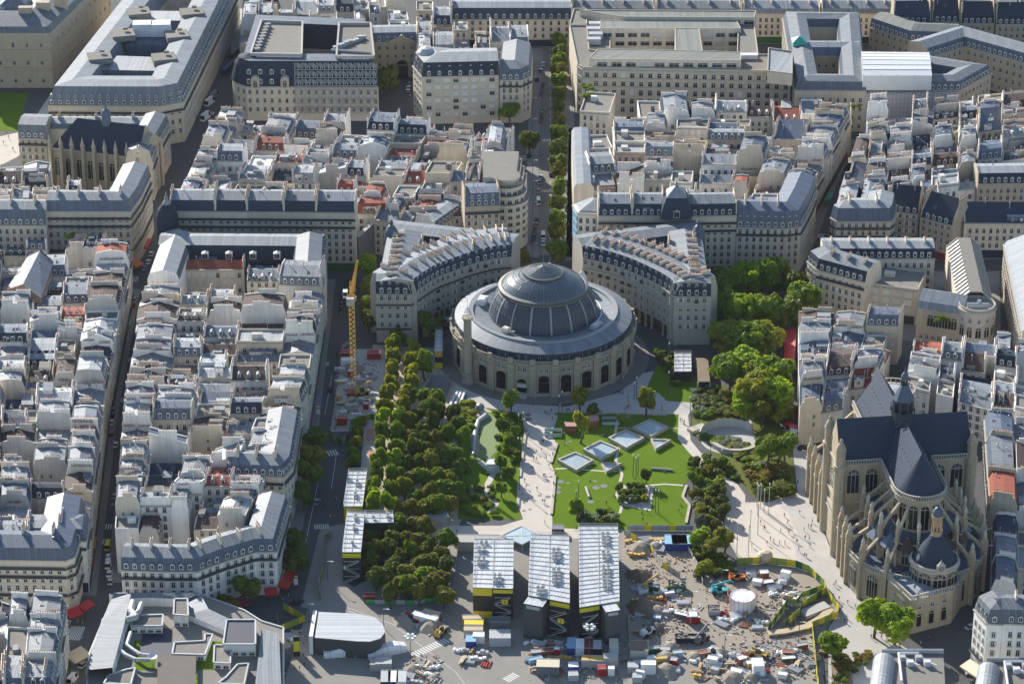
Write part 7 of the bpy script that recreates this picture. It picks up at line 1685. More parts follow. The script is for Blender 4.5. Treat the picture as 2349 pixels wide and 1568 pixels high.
# amphitheatre
c=P(1673,1010); t=thing('amphitheatre','sunken curved concrete amphitheatre below the plane trees','amphitheatre',(c[0],c[1],0))
b=MB(); b.lathe(c[0],c[1],[(10,0),(10,3.4),(10.4,3.0),(10.4,0)],30,a0=RAD(35),a1=RAD(175),smooth=False); b.build('curved_wall','grey_plaster',t)
for k in range(4): b=MB(); b.lathe(c[0]+2,c[1]-1,[(9-k*1.1,0),(9-k*1.1,1.6-.4*k),(8-k*1.1,1.6-.4*k)],24,a0=RAD(200),a1=RAD(330),smooth=False); b.build('seat_step','pale_stone',t)
b=MB(); b.lathe(c[0],c[1],[(9.9,.034),(0,.036)],30,smooth=False); b.build('floor','plaza',t)
b=MB(); p0,p1=P(1582,992),P(1616,980); b.strip([p0,p1],3,0,0,1.2); b.build('steps','pale_stone',t)
p=P(1755,1287); t=thing('head_sculpture','large beige stone head sculpture on the terrace','sculpture',(*p,0)); b=MB(); b.lathe(p[0],p[1],[(1.0,0),(2.0,.6),(2.5,1.7),(2.3,2.9),(1.5,3.8),(0,4.1)],20); b.build('head','tan_paint',t); b=MB(); b.box(p[0]-2.2,p[1]-1,.9,1.8,.8,.7,.4); b.box(p[0]-1.2,p[1]-2.0,0.4,1.0,1.4,.6,.3); b.build('face','tan_paint',t)
t=thing('silver_sphere_playground','grey climbing ridge with silver ball beside green turf','play structure',P(1100,960)); b=MB(); q=PL(K10([(2060,640),(2110,690),(2040,740),(2010,850),(2000,960),(1995,1040)]))
for i in range(5): b.tube((*q[i],.6),(*q[i+1],.6),1.2-.12*i,9,r2=1.1-.14*i)
b.build('climbing_ridge','galvanised',t); b=MB(); p=P(1101,945); b.lathe(p[0],p[1],[(0,.4),(1.2,.8),(1.7,1.9),(1.2,3.1),(0,3.6)],16); b.build('ball','lead',t)
p=P(1131,1078); container(1131,1078,4.5,4,3.4,'skylight_glass','small glass-fronted white pavilion beside the turf','white_metal',name='glass_kiosk',cat='kiosk')
p=P(1012,1100); 
for k,(x,y) in enumerate(((1013,1092),(999,1060))):
    p=P(x,y); t=thing('play_umbrella','pale green domed play umbrella among the grove trees, %s one'%('lower','upper')[k],'play structure',(*p,0)); b=MB(); b.tube((*p,0),(*p,4),.2,6); b.build('post','galvanised',t); b=MB(); b.lathe(p[0],p[1],[(2.0,4),(1.7,4.9),(.9,5.5),(0,5.7)],14); b.build('canopy','turquoise_paint',t)
t=thing('escalator_entrance','pair of white-sided escalators beside the rotunda','escalator',P(1040,930)); 
for k in range(3): b=MB(); a,c=P(1032+k*11,934),P(1050+k*8,902); b.strip([a,c],.8,0,0,1.2); b.build('balustrade','white_metal',t)
b=MB(); b.strip([P(1046,934),P(1058,904)],4.6,.03,0); b.build('treads','grey_paint',t)
t=thing('stairway','broad grey outdoor stairway between grove and escalators','stairs',P(1000,900)); b=MB(); a,c=P(998,915),P(1008,872)
for k in range(18): m=lerp(a,c,k/18); b.box(m[0],m[1],0,.12+.14*k,8,1.0)
b.build('steps','grey_paint',t); b=MB(); b.strip([P(966,912),P(992,872)],.2,2.2,0,1); b.build('rail','galvanised',t)
p=PL([(1150,1229),(1198,1249),(1236,1228),(1197,1207)],2); t=thing('glass_canopy','pale diamond glass canopy behind the cabin stacks','canopy',(*p[0],0)); b=MB(); b.prism(p,1.7,2.1); b.build('pane','skylight_glass',t); b=MB()
for i in range(4): b.tube((*p[i],2.15),(*p[(i+1)%4],2.15),.2,5); b.tube((*p[i],0),(*p[i],2.1),.12,5)
b.tube((*p[0],2.15),(*p[2],2.15),.08,4); b.tube((*p[1],2.15),(*p[3],2.15),.08,4); b.build('frame','white_metal',t)
# ---------------------------------------------------------------- lamp posts and masts
def mast(x,y,h,label,kind='pole',name='light_mast',cat='lamp post'):
    p=P(x,y); t=thing(name,label,cat,(*p,0),'tall lighting masts' if kind=='pole' else None); b=MB(); b.tube((*p,0),(*p,h),.14 if kind=='pole' else .12,6,r2=.1); b.build('pole','concrete' if 'terrace' in label else 'grille_iron',t)
    b=MB()
    if kind=='pole': b.lathe(p[0],p[1],[(.2,h),(.22,h+.7),(0,h+.8)],8); b.build('lamp','white_paint',t)
    elif kind=='flood':
        for i in range(6): a=2*pi*i/6; b.box(p[0]+1.4*cos(a),p[1]+1.4*sin(a),h-.2,h+.5,.9,.7,a)
        b.lathe(p[0],p[1],[(1.3,h),(1.35,h+.1),(1.2,h+.1)],12); b.build('floodlights','white_metal',t)
    else: b.tube((*p,h),(p[0]+1.2,p[1]-.4,h+.3),.07,5); b.box(p[0]+1.5,p[1]-.5,h+.15,h+.35,.9,.3,-.3); b.build('lamp','white_paint',t)
    return t
MS=K([(60,865),(102,845),(56,1080),(85,1085),(68,1365),(460,650),(430,650),(485,938),(610,1480),(588,1567),(1110,1240),(1137,1260),(1155,1240),(1140,520),(1120,530),(1315,1560),(1342,1567),(1635,665),(1645,780),(1820,1080),(1922,1150),(2245,1500),(2280,1510),(2310,1560),(1440,205),(1435,470)])
wh=['left garden, topmost','left garden, beside the topmost','left garden, second pair left','left garden, second pair right','left garden, lower','plaza edge left, tall','plaza edge left, short','by the left kiosk','lawn bottom, right','lawn bottom, left','lawn centre trio, left','lawn centre trio, middle','lawn centre trio, right','plaza right, tall','plaza right, short','planted island, left','planted island, right','side path, top','side path, second','side path, third','side path, fourth','terrace top, left','terrace top, middle','terrace top, right','lane right of the rotunda','pavilion lawn']
for (x,y),w_ in zip(MS,wh): mast(x,y,6.5 if 'short' in w_ or 'path' in w_ else 8.2,f'slim grey lighting mast, {w_}')
mast(1351,1528,14,'tall white floodlight mast in the lower yard','flood'); mast(942,1531,11,'tall grey floodlight mast beside the asphalt lane','flood')
for k,(x,y) in enumerate(((1720,1240),(1738,1225),(1738,1182),(1763,1178),(1716,1275),(1690,1270))): mast(x,y,11,f'tall wooden-toned mast on the terrace, {ordn(k)} of six')
for k,(x,y) in enumerate(((708,1428),(880,1440),(1586,1400),(1662,1500),(1655,1350),(752,1330),(1832,1470))): mast(x,y,7,f'curved-arm street lamp on the site, {ordn(k)} from the left street','arm','street_lamp')
for k in range(9): mast(1222,590-k*48,6,f'street lamp on the boulevard left pavement, {ordn(k)} from the rotunda','arm','street_lamp')
# yellow info column
p=P(681,1503); t=thing('info_column','black and yellow information column beside the hall','sign',(*p,0)); b=MB(); b.box(*p,0,7,2,.6,.1); b.build('body','black_paint',t); b=MB(); b.box(p[0]+.03,p[1]-.33,1.8,5.4,1.9,.08,.1); b.build('panel','yellow_paint',t)
p=P(684,1338); 
for k,(x,y) in enumerate(((679,1340),(730,950))): p=P(x,y); t=thing('street_sign','white and lime advertising panel on the pavement, %s one'%('lower','upper')[k],'sign',(*p,0)); b=MB(); b.box(*p,0,3.2,1.3,.3); b.build('panel','white_paint',t); b=MB(); b.box(p[0],p[1]-.18,2.3,3.1,1.2,.05); b.build('header','lime_paint',t)
# ---------------------------------------------------------------- awnings and parasols
def awning(a,c,z,dep,m,label):
    p,q=P(*a,z),P(*c,z); L=hypot(q[0]-p[0],q[1]-p[1]); nx,ny=(q[1]-p[1])/L,-(q[0]-p[0])/L; t=thing('awning',label,'awning',(*p,0)); b=MB()
    p2,q2=(p[0]+nx*dep,p[1]+ny*dep),(q[0]+nx*dep,q[1]+ny*dep); b.face([(*p,z),(*p2,z-1.1),(*q2,z-1.1),(*q,z)]); b.face([(*p2,z-1.1),(*p2,z-1.6),(*q2,z-1.6),(*q2,z-1.1)]); b.face([(*p,z),(*p,z-1.3),(*p2,z-1.6),(*p2,z-1.1)]); b.face([(*q,z),(*q2,z-1.1),(*q2,z-1.6),(*q,z-1.3)]); b.face([(*p,z-.15),(*q,z-.15),(*q2,z-1.25),(*p2,z-1.25)]); b.build('canopy',m,t); b=MB()
    for f in (.05,.95): e=lerp(p2,q2,f); b.tube((*e,0),(*e,z-1.3),.07,4)
    b.build('post','iron',t)
for a,c,z,d,m,lab in (((150,1398),(178,1388),4.4,3.6,'red_paint','large red cafe awning at the lower left corner'),((178,1388),(204,1372),4.4,2.8,'red_paint','red cafe awning on the side street beyond the corner one'),((606,1348),(634,1344),4,3,'red_paint','red awning at the foot of the curving cream block'),((638,1340),(660,1304),4.2,3.0,'red_paint','long dark red awning beside the shaded street trees'),((470,1402),(560,1362),4,3.6,'maroon_paint','maroon terrace awning behind the modern roof'),((296,600),(314,592),4,4,'orange_paint','orange cafe awning on the left street corner'),((318,562),(330,542),3.8,3.2,'red_paint','red awning on the left street'),((1826,752),(1823,840),6,4,'red_paint','long red awning right of the plane trees'),((1835,522),(1852,512),4.2,4,'red_paint','red cafe awning at the right-hand street corner'),((1912,440),(1905,455),4,2.4,'turquoise_paint','turquoise awning up the right-hand street'),((148,1500),(186,1480),4.2,4.5,'tan_paint','tan cafe awning in the lower left street'),((2225,1510),(2262,1535),4,4,'cream_paint','cream awning at the lower right house'),((286,700),(290,690),4,2,'orange_paint','small orange awning on the left street'),((203,1250),(206,1225),4,2,'orange_paint','orange banner awning on the left street below')):
    awning(a,c,z,d,m,lab)
for k,(x,y,m) in enumerate(((333,545,'red_paint'),(338,528,'red_paint'),(344,510,'red_paint'),(1808,948,'red_paint'),(1822,950,'red_paint'),(1808,966,'red_paint'),(1822,968,'red_paint'),(1808,984,'red_paint'),(1820,990,'pinkred_paint'),(1810,930,'red_paint'))):
    p=P(x,y); t=thing('parasol',('red terrace parasol on the left street, %s of three'%ordn(k)) if k<3 else 'red terrace parasol beside the church houses, %s of the cluster'%ordn(k-3),'parasol',(*p,0),'red parasols'); b=MB(); b.tube((*p,0),(*p,2.8),.05,5); b.build('pole','iron',t); b=MB(); b.lathe(p[0],p[1],[(1.9,2.3),(1.0,2.75),(0,3.05)],8,smooth=False); b.build('canopy',m,t)
# ---------------------------------------------------------------- modern building with silver ducts, lower left
t=thing('duct_roof_building','modern building with ribbed metal roofs, roof terrace and silver ducts','public building',P(420,1600))
def slab(S,z0,z1,wm,rm,name):
    p=PL(S,z1); b=MB(); b.prism(p,z0,z1,0,1); b.build(name,[wm,rm],t)
    if z0>5: facade_windows(t,p[0],p[1],z0+1.3,z1+.2,3,2.4,('plain',),w=1.6,h=1.2,margin=.4)
    for i in range(len(p)):
        a,c=p[i],p[(i+1)%len(p)]; m=MB(); m.box((a[0]+c[0])/2,(a[1]+c[1])/2,z1-.01,z1+.45,hypot(c[0]-a[0],c[1]-a[1]),.5,atan2(c[1]-a[1],c[0]-a[0])); m.build('roof_edge','galvanised',t)
    return p
slab([(195,1640),(650,1640),(650,1440),(600,1425),(560,1400),(455,1362),(262,1362),(205,1500)],0,10,'white_plaster','gravel_roof','main_body')
def rib(S,zs,name='ribbed_roof'):
    b=MB(); n=len(S)//2; A=[(*P(x,y,z),z) for (x,y),z in zip(S[:n],[zs[0]]*n)]; B_=[(*P(x,y,z),z) for (x,y),z in zip(S[n:],[zs[1]]*n)]; u=0
    for i in range(n-1):
        L=hypot(A[i+1][0]-A[i][0],A[i+1][1]-A[i][1]); b.face([A[i],A[i+1],B_[i+1],B_[i]],0,[(u,0),(u+L,0),(u+L,4),(u,4)]); u+=L
        for q in (A,B_): b.face([(q[i][0],q[i][1],9),(q[i+1][0],q[i+1][1],9),q[i+1],q[i]],1)
    b.build(name,['zinc','white_plaster'],t)
rib([(196,1536),(232,1425),(262,1360),(258,1530),(285,1430),(300,1362)],(13,14)); rib([(250,1360),(350,1358),(458,1360),(275,1372),(350,1370),(430,1374)],(14,13)); rib([(458,1358),(478,1395),(540,1425),(415,1376),(428,1408),(530,1450)],(13.5,12))
rib([(585,1568),(645,1568),(600,1440),(640,1452)],(12,12.5))
def pipe(S,z,r,n='duct'):
    b=MB(); q=[(*P(x,y,z),z) for x,y in S]
    for i in range(len(q)-1): b.tube(q[i],q[i+1],r,10)
    b.build(n,'galvanised',t)
pipe([(305,1380),(300,1400),(312,1415),(290,1420)],14,1.1); pipe([(325,1384),(318,1402),(300,1415)],14,.9); pipe([(302,1405),(283,1450),(275,1490),(290,1502),(312,1512),(345,1512)],12.5,.65); pipe([(300,1450),(291,1478),(305,1489),(322,1500),(348,1503)],12.5,.6)
for S,z,nm in (([(300,1436),(372,1436),(374,1410),(308,1412)],12.5,'plant_block'),([(398,1410),(432,1412),(430,1374),(400,1374)],14,'plant_block'),([(395,1500),(470,1502),(488,1455),(470,1455),(470,1470),(400,1474)],12,'gravel_block'),([(490,1520),(528,1522),(530,1480),(492,1480)],12,'plant_block'),([(512,1478),(586,1478),(586,1422),(520,1422)],14,'glazed_hall'),([(230,1444),(275,1446),(275,1422),(236,1420)],12,'pergola_block'),([(238,1568),(300,1570),(310,1532),(290,1536),(250,1548)],11.5,'gravel_block'),([(500,1568),(560,1570),(570,1522),(545,1524),(520,1552)],12,'gravel_block')):
    slab(S,9,z,'white_plaster' if nm!='glazed_hall' else 'window_white','gravel_roof' if nm!='glazed_hall' else 'navy_paint',nm)
b=MB(); p=PL([(318,1500),(395,1500),(395,1440),(330,1440)],10); b.prism(p,10.05,10.1,0); b.build('courtyard','navy_paint',t)  # no sunken court: its shade is painted as a flat dark roof sheet
for k in range(6): p=P(335+ (k%3)*24,1492-(k//3)*0,10); inst('window',win_mesh(1.6,2.4,'plain'),t,(p[0],P(335,1440,10)[1]-.1,5+(k//3)*0+.1),0) if False else None
b=MB(); c=P(349,1508,13); b.lathe(c[0],c[1],[(1.6,13.6),(1.0,13.1),(0,12.9)],16); b.tube((*c,10),(*c,13),.12,5); b.build('satellite_dish','white_metal',t)
p=PL([(360,1600),(448,1600),(450,1502),(362,1500)],12); b=MB(); b.prism(p,0,12.2); b.build('green_wall_core','dark_stone',t); rr=random.Random(8); v=MB()
for k in range(2600):
    f=rr.random(); z=rr.uniform(0,13); q=lerp(p[0],p[1],f); s=.32; x,y=q[0],q[1]-.1-rr.random()*.3
    if rr.random()<.25: q=lerp(p[1],p[2],f*.5); x,y=q[0]+.3,q[1]
    v.face([(x-s,y,z-s*.6),(x+s,y-.1,z-s*.3),(x+s*.7,y-.15,z+s),(x-s*.6,y-.05,z+s*.6)])
v.build('climbing_foliage','leaf_mid',t)
sheet('roof_lawn',[(315,1600),(360,1600),(362,1530),(312,1532)],10.04,'lawn'); sheet('roof_lawn',[(450,1600),(500,1600),(515,1535),(452,1530)],10.04,'lawn')
# ---------------------------------------------------------------- lower right buildings
t=wingthing('white wedge corner house with curved zinc attic at the lower right','apartment building',[(2235,1395),(2264,1428),(2298,1430),(2302,1428),(2420,1432)],19,11,4.2,.3,'white_plaster','zinc','zinc',bal=(4.6,)); chims(t,P(2302,1428,19),P(2420,1432,19),2,26,3)
for k,(x0,x1,y0,y1,lab) in enumerate(((1985,2172,1497,1640,'white modern building with ribbed barrel roof and pipes, left of the pair at lower right'),(2225,2420,1517,1640,'white modern building with ribbed barrel roof, right of the pair at lower right'))):
    p=PL([(x0,y1),(x1,y1),(x1-8,y0),(x0+22,y0)],13); t=thing('barrel_roof_building',lab,'public building',(*p[0],0),'barrel-roofed pair'); b=MB(); b.prism(p,0,13,0,1); b.build('body',['white_plaster','gravel_roof'],t); b=MB(); n=10
    a0,a1=PL([(x0,y1),(x0+18,y0+12)],13); ang=atan2(a1[1]-a0[1],a1[0]-a0[0]); L=hypot(a1[0]-a0[0],a1[1]-a0[1]); q=lambda f,u,z:(a0[0]+cos(ang)*f*L+sin(ang)*u,a0[1]+sin(ang)*f*L-cos(ang)*u,z)
    for i in range(n):
        t0,t1=pi-pi*i/n,pi-pi*(i+1)/n; R_=3.4
        b.face([q(0,R_+R_*cos(t0),12+R_*sin(t0)),q(0,R_+R_*cos(t1),12+R_*sin(t1)),q(1,R_+R_*cos(t1),12+R_*sin(t1)),q(1,R_+R_*cos(t0),12+R_*sin(t0))],0,[(0,i),(0,i+1),(L,i+1),(L,i)])
    b.face([q(1,R_+R_*cos(pi-pi*i/n),12+R_*sin(pi-pi*i/n)) for i in range(n+1)]); b.build('barrel_roof','bright_zinc',t); b=MB(); m=lerp(p[2],p[3],.5); W=hypot(p[2][0]-p[3][0],p[2][1]-p[3][1]); b.tube((p[3][0]+2,p[3][1],13.6),(p[2][0],p[2][1],13.6),.8,8); b.build('roof_edge_barrel','bright_zinc',t)
    for j in range(4):
        u=MB(); c=lerp(lerp(p[3],p[2],.4+.12*j),lerp(p[0],p[1],.4+.12*j),.12+.08*(j%2)); u.box(c[0],c[1],13,14.6,2,1.6,.1); u.tube((c[0],c[1],14.2),(c[0]+2.5,c[1]-2,14.2),.35,7); u.build('roof_plant','white_metal' if j%2 else 'silver_paint',t)
    u=MB(); c=lerp(lerp(p[3],p[2],.35),lerp(p[0],p[1],.35),.05); d=lerp(lerp(p[3],p[2],.42),lerp(p[0],p[1],.42),.5); u.tube((*c,14),(*d,14),.4,8); u.tube((*c,14),(c[0]+6,c[1],14),.4,8); u.build('duct','white_metal',t)
t=thing('hedge_border','long planted border beside the barrel-roofed building','hedge',P(1930,1540)); b=MB(); b.prism(PL([(1912,1600),(1960,1600),(1950,1510),(1905,1500)]),0,.5); b.build('bed','dirt',t)
shrubs(18,[(1908,1505),(2005,1495),(1985,1530),(1915,1590)],'hedge shrub in the border by the barrel roof','hedge shrubs by the barrel roof',['leaf_dark','leaf_rust','leaf_mid'],1.6,1.6)

fence([(1762,1449),(1807,1386),(1827,1388),(1840,1372),(1890,1353)],2.4,['darkgreen_paint','lime_paint'],'inner green hoarding of the excavation below the terrace')
sheet('excavation_floor',[(1766,1448),(1810,1390),(1840,1376),(1890,1358),(1915,1395),(1860,1430)],.014,'dark_stone')  # flat at ground level; the pit's shade is put into its dark colour
t=thing('walkway','curved pale timber walkway along the excavation','walkway',P(1800,1450)); b=MB(); b.strip(PL([(1762,1456),(1800,1452),(1850,1441),(1885,1420),(1905,1400)]),2.6,.4,0,.6); b.build('deck','tan_paint',t)
t=thing('concrete_ledge','broken concrete ledges inside the excavation','concrete ledge',P(1850,1400)); b=MB(); b.prism(PL([(1835,1405),(1890,1385),(1905,1398),(1850,1420)]),0,1.2); b.build('slab','concrete',t)
DR=random.Random(44); b=MB()
for q,n in (([(1430,1230),(1590,1240),(1620,1480),(1440,1480)],700),([(1600,1340),(1900,1420),(1880,1560),(1600,1560)],900),([(1215,1450),(1440,1450),(1440,1560),(1215,1560)],500),([(765,810),(880,820),(865,980),(765,985)],420),([(930,1500),(1020,1500),(1020,1600),(930,1600)],160),([(1700,1300),(1890,1350),(1850,1420),(1700,1400)],260)):
    for i in range(int(n*.7)):
        s_=lerp(lerp(q[0],q[1],DR.random()),lerp(q[3],q[2],DR.random()),DR.random()); x,y=P(*s_); k=DR.random()
        b.box(x,y,0,DR.uniform(.1,.5),DR.uniform(.2,1.1) if k<.85 else DR.uniform(1.2,2.8),DR.uniform(.15,.45),DR.uniform(0,3.1),DR.choice((0,0,1,1,1,2,3,3,5,5)))
o=b.build('debris',['concrete','dirt','wood_paint','silver_paint','white_paint','rust_paint']); o['kind']='stuff'; o['label']='loose rubble and offcuts scattered over the building site'

XR=random.Random(91)
for zn,q,n in (('beside the long ramp',[(1450,1490),(1560,1490),(1560,1560),(1455,1565)],9),('in the left shaded yard',[(1218,1470),(1298,1472),(1296,1530),(1218,1530)],7),('in the right yard',[(1600,1490),(1880,1480),(1880,1560),(1600,1562)],14),('by the earth heaps',[(1440,1300),(1560,1330),(1610,1440),(1500,1460)],8),('inside the terrace excavation site',[(1700,1310),(1820,1312),(1800,1350),(1720,1345)],6),('in the building pit',[(775,840),(860,850),(850,960),(772,960)],8)):
    for i in range(n):
        cols=max(1,int(sqrt(n*2))); u=((i%cols)+XR.uniform(.2,.8))/cols; v=((i//cols)+XR.uniform(.2,.8))/max(1,(n+cols-1)//cols); s_=lerp(lerp(q[0],q[1],u),lerp(q[3],q[2],u),v)
        c=XR.choice(['silver','white','grey','rust','concrete','darkgreen','red','ochre','paleblue']); cn={'silver':'silver','white':'white','grey':'dark grey','rust':'rusty','concrete':'concrete grey','darkgreen':'dark green','red':'red','ochre':'ochre','paleblue':'pale blue'}[c]; m=c if c in MATS else c+'_paint'
        container(s_[0],s_[1],XR.uniform(1.6,4.5),XR.uniform(1.4,2.4),XR.uniform(1.1,2.5),m,f'small {cn} site box {zn}, {ordn(i)} of those there',XR.choice([m,'silver_paint','white_paint']),ang=XR.uniform(-.5,.5),name='site_box',cat='site box',group='site boxes')
# ================================================================ vehicles
def car_meshes(kind,col):
    def f():
        L,W,H,hz,c0,c1=dict(car=(4.3,1.8,1.45,.85,.22,.86),van=(5.2,2.0,2.3,1.15,.12,.97),bus=(11.5,2.5,3.1,1.0,.01,.99),truck=(7.0,2.3,3.0,1.3,.02,.99))[kind]
        b=MB(); g=MB(); x0,x1=-L/2,L/2; w=W/2
        sec=lambda x,z0,z1,ww:[(x,-ww,z0),(x,ww,z0),(x,ww*.96,z1),(x,-ww*.96,z1)]
        prof=[(x0,.35,hz*.8,.86),(x0+.25,.3,hz*.95,.97),(x0+L*.5,.28,hz,1),(x1-.9,.28,hz*.97,1),(x1-.2,.3,hz*.8,.95),(x1,.38,hz*.62,.84)]
        S=[sec(x,a,c,w*k) for x,a,c,k in prof]
        for i in range(len(S)-1):
            for j in range(4): b.face([S[i][j],S[i+1][j],S[i+1][(j+1)%4],S[i][(j+1)%4]])
        b.face(S[0]); b.face(S[-1][::-1])
        ca,cb=x0+L*(1-c1),x0+L*(1-c0); sl=.55 if kind=='car' else .15
        lo=[(ca,-w*.93),(cb,-w*.93),(cb,w*.93),(ca,w*.93)]; hi=[(ca+sl*.8,-w*.74),(cb-sl*1.4,-w*.74),(cb-sl*1.4,w*.74),(ca+sl*.8,w*.74)]
        for i in range(4):
            j=(i+1)%4; g.face([(*lo[i],hz*.93),(*lo[j],hz*.93),(*hi[j],H-.06),(*hi[i],H-.06)])
        b.face([(*p,H) for p in hi]); 
        for i in range(4): j=(i+1)%4; b.face([(*hi[i],H-.1),(*hi[j],H-.1),(*hi[j],H),(*hi[i],H)])
        if kind!='car':
            for s in (-1,1): b.face([(ca+L*.1,s*(w*.95),hz*.9),(cb-L*.25,s*(w*.95),hz*.9),(cb-L*.25,s*(w*.82),H-.1),(ca+L*.1,s*(w*.82),H-.1)]) if kind in('van','truck') else None
        wh=MB()
        for s in (0,1): pass
        wh.tube((0,-.11,0),(0,.11,0),.33 if kind=='car' else .45,12); 
        return b.mesh('body',[col]),g.mesh('car_window',['window_glass']),wh.mesh('wheel',['black_paint']),L,W
    return cached(('car',kind,col),f)
def vehicle(x,y,col,kind,label,ang=pi/2,group='vehicles on the streets'):
    p=P(x,y); bm_,gm,wm_,L,W=car_meshes(kind,col); nm=dict(car='parked_car',van='van',bus='bus',truck='truck')[kind]
    t=thing(nm,label,nm.split('_')[-1],(*p,.0),group); inst('body',bm_,t,(*p,.02),ang); inst('car_window',gm,t,(*p,.02),ang); r=.33 if kind=='car' else .45
    for sx in (-.31,.31):
        for sy in (-.44,.44):
            lx,ly=sx*L,sy*W; inst('wheel',wm_,t,(p[0]+lx*cos(ang)-ly*sin(ang),p[1]+lx*sin(ang)+ly*cos(ang),r+.02),ang)
    return t
CN={'silver_paint':'silver','white_paint':'white','black_paint':'black','grey_paint':'grey','red_paint':'red','blue_paint':'blue','yellow_paint':'yellow','navy_paint':'navy'}
def row(where,items,ang=pi/2):
    for k,(x,y,c,kind) in enumerate(items): vehicle(x,y,c,kind,f'{CN[c]} {kind} on {where}, {ordn(k)} from the far end',ang+R.uniform(-.06,.06))
row('the upper left street',[(347,585,'white_paint','car'),(341,603,'white_paint','car'),(332,617,'silver_paint','car'),(309,690,'silver_paint','car'),(306,702,'red_paint','car'),(293,740,'white_paint','car'),(290,752,'black_paint','car'),(287,764,'red_paint','car'),(282,782,'red_paint','car')])
row('the middle left street',[(258,943,'silver_paint','car'),(257,957,'navy_paint','car'),(256,971,'white_paint','car'),(266,1022,'white_paint','car'),(264,1140,'silver_paint','car'),(262,1152,'navy_paint','car'),(260,1164,'grey_paint','car')])
row('the lower left street',[(248,1256,'yellow_paint','van'),(249,1280,'white_paint','car'),(249,1298,'white_paint','van'),(251,1318,'white_paint','car'),(253,1336,'silver_paint','car')])
row('the lower left crossing',[(153,1433,'white_paint','car'),(190,1527,'silver_paint','car'),(165,1562,'white_paint','van')],1.2)
row('the boulevard near the rotunda',[(1240,408,'silver_paint','car'),(1237,420,'silver_paint','car'),(1236,440,'silver_paint','car'),(1235,454,'grey_paint','car'),(1235,466,'white_paint','van'),(1246,545,'white_paint','van'),(1246,560,'white_paint','car'),(1264,402,'black_paint','car'),(1214,360,'black_paint','car')])
row('the boulevard at the far end',[(1246,150,'white_paint','car'),(1240,165,'grey_paint','car'),(1232,185,'black_paint','car')])
vehicle(1260,104,'silver_paint','car','silver car crossing the far end of the boulevard',0)
row('the ministry side street',[(936,205,'white_paint','car'),(938,218,'grey_paint','car'),(940,196,'silver_paint','car')])
row('the upper street beside the great block',[(540,128,'grey_paint','bus'),(523,165,'blue_paint','bus'),(490,226,'grey_paint','truck'),(480,240,'white_paint','truck'),(471,274,'white_paint','truck')],1.25)
vehicle(1856,562,'white_paint','truck','white box truck on the right-hand street beside parked motorcycles',1.35); vehicle(1826,1000,'white_paint','van','white van parked before the church side houses',-.5); vehicle(1843,1030,'black_paint','car','black car in church shade',.2)
vehicle(802,650,'black_paint','car','black car at the street end below the long terrace',0); vehicle(805,668,'silver_paint','car','silver car beside the bicycle rack',0); vehicle(1033,740,'white_paint','van','white van in the lane left of the rotunda',.5); vehicle(1025,755,'grey_paint','car','grey car in the lane left of the rotunda',.4); vehicle(728,1153,'silver_paint','car','silver car under the street trees',1.4); vehicle(683,1382,'black_paint','car','black car in the shade near the curving barrier',.6); vehicle(2230,1545,'white_paint','car','white car beside the barrel-roofed pair',0); vehicle(2228,1440,'silver_paint','car','silver car in the church shade street',.5); vehicle(758,895,'navy_paint','car','navy car on the street beside the building pit',1.5)
# heavy machines
def telehandler(x,y,m,label,boom=True,ang=0):
    p=P(x,y); t=thing('telehandler',label,'site machine',(*p,0)); c,s=cos(ang),sin(ang); q=lambda a,b_,z:(p[0]+a*c-b_*s,p[1]+a*s+b_*c,z)
    b=MB(); b.box(*p,.7,1.6,5.4,1.9,ang); b.box(*q(-1.6,0,0)[:2],1.6,2.3,1.8,1.7,ang); b.build('chassis',m,t); b=MB(); b.box(*q(-.1,-.6,0)[:2],1.6,2.9,1.4,1.0,ang); b.build('cab','window_glass',t)
    b=MB(); b.tube(q(-2.4,.4,2.6),q(3.8,.4,4.4) if boom else q(3.2,.4,1.2),.32,6); b.tube(q(3.4,.4,4.3) if boom else q(3,.4,1.2),q(4.6,.4,3.6) if boom else q(3.6,.4,.5),.2,6); b.build('boom',m,t)
    if not boom: b=MB(); b.box(*q(3.9,0,0)[:2],.15,1.0,.9,2.3,ang); b.build('bucket','grey_paint',t)
    w=MB(); w.tube((0,-.3,0),(0,.3,0),.75,14); wm_=cached('bigwheel',lambda:w.mesh('wheel',['black_paint']))
    for a in (-1.7,1.8):
        for e in (-1.05,1.05): r_=q(a,e,.75); inst('wheel',wm_,t,r_,ang)
telehandler(1650,1360,'teal_paint','teal rotating telehandler with raised boom beside the round tank',True,.1); telehandler(946,1424,'red_paint','red wheel loader beside the white tarpaulin load',False,-.6); telehandler(1010,1455,'ochre_paint','orange forklift truck on the asphalt lane',False,1.2); telehandler(1485,1455,'white_paint','white mini loader on the earth site',False,.8); telehandler(1640,1505,'white_paint','white excavator-like loader in the right yard',False,-1)
for k,(x,y,m,a,w_) in enumerate(((1490,1352,'ochre_paint',.6,'yellow excavator-like loader by the retaining wall'),(1740,1505,'ochre_paint',-.4,'yellow loader in the right yard beside white hut'),(1610,1470,'grey_paint',.9,'grey loader between navy skip and right yard'),(1690,1330,'orange_paint',.2,'orange loader below the terrace hoarding'),(830,905,'ochre_paint',.5,'yellow loader in the building pit'))): telehandler(x,y,m,w_,k%2==0,a)
container(975,1428,8.5,2.6,2.7,'white_paint','long white tarpaulin-covered load on the asphalt lane','white_metal',ang=-.45,name='covered_load',cat='covered load'); container(990,1418,6,2.4,2.4,'rust_paint','rusty flat container beside the tarpaulin load','tan_paint',ang=-.45)
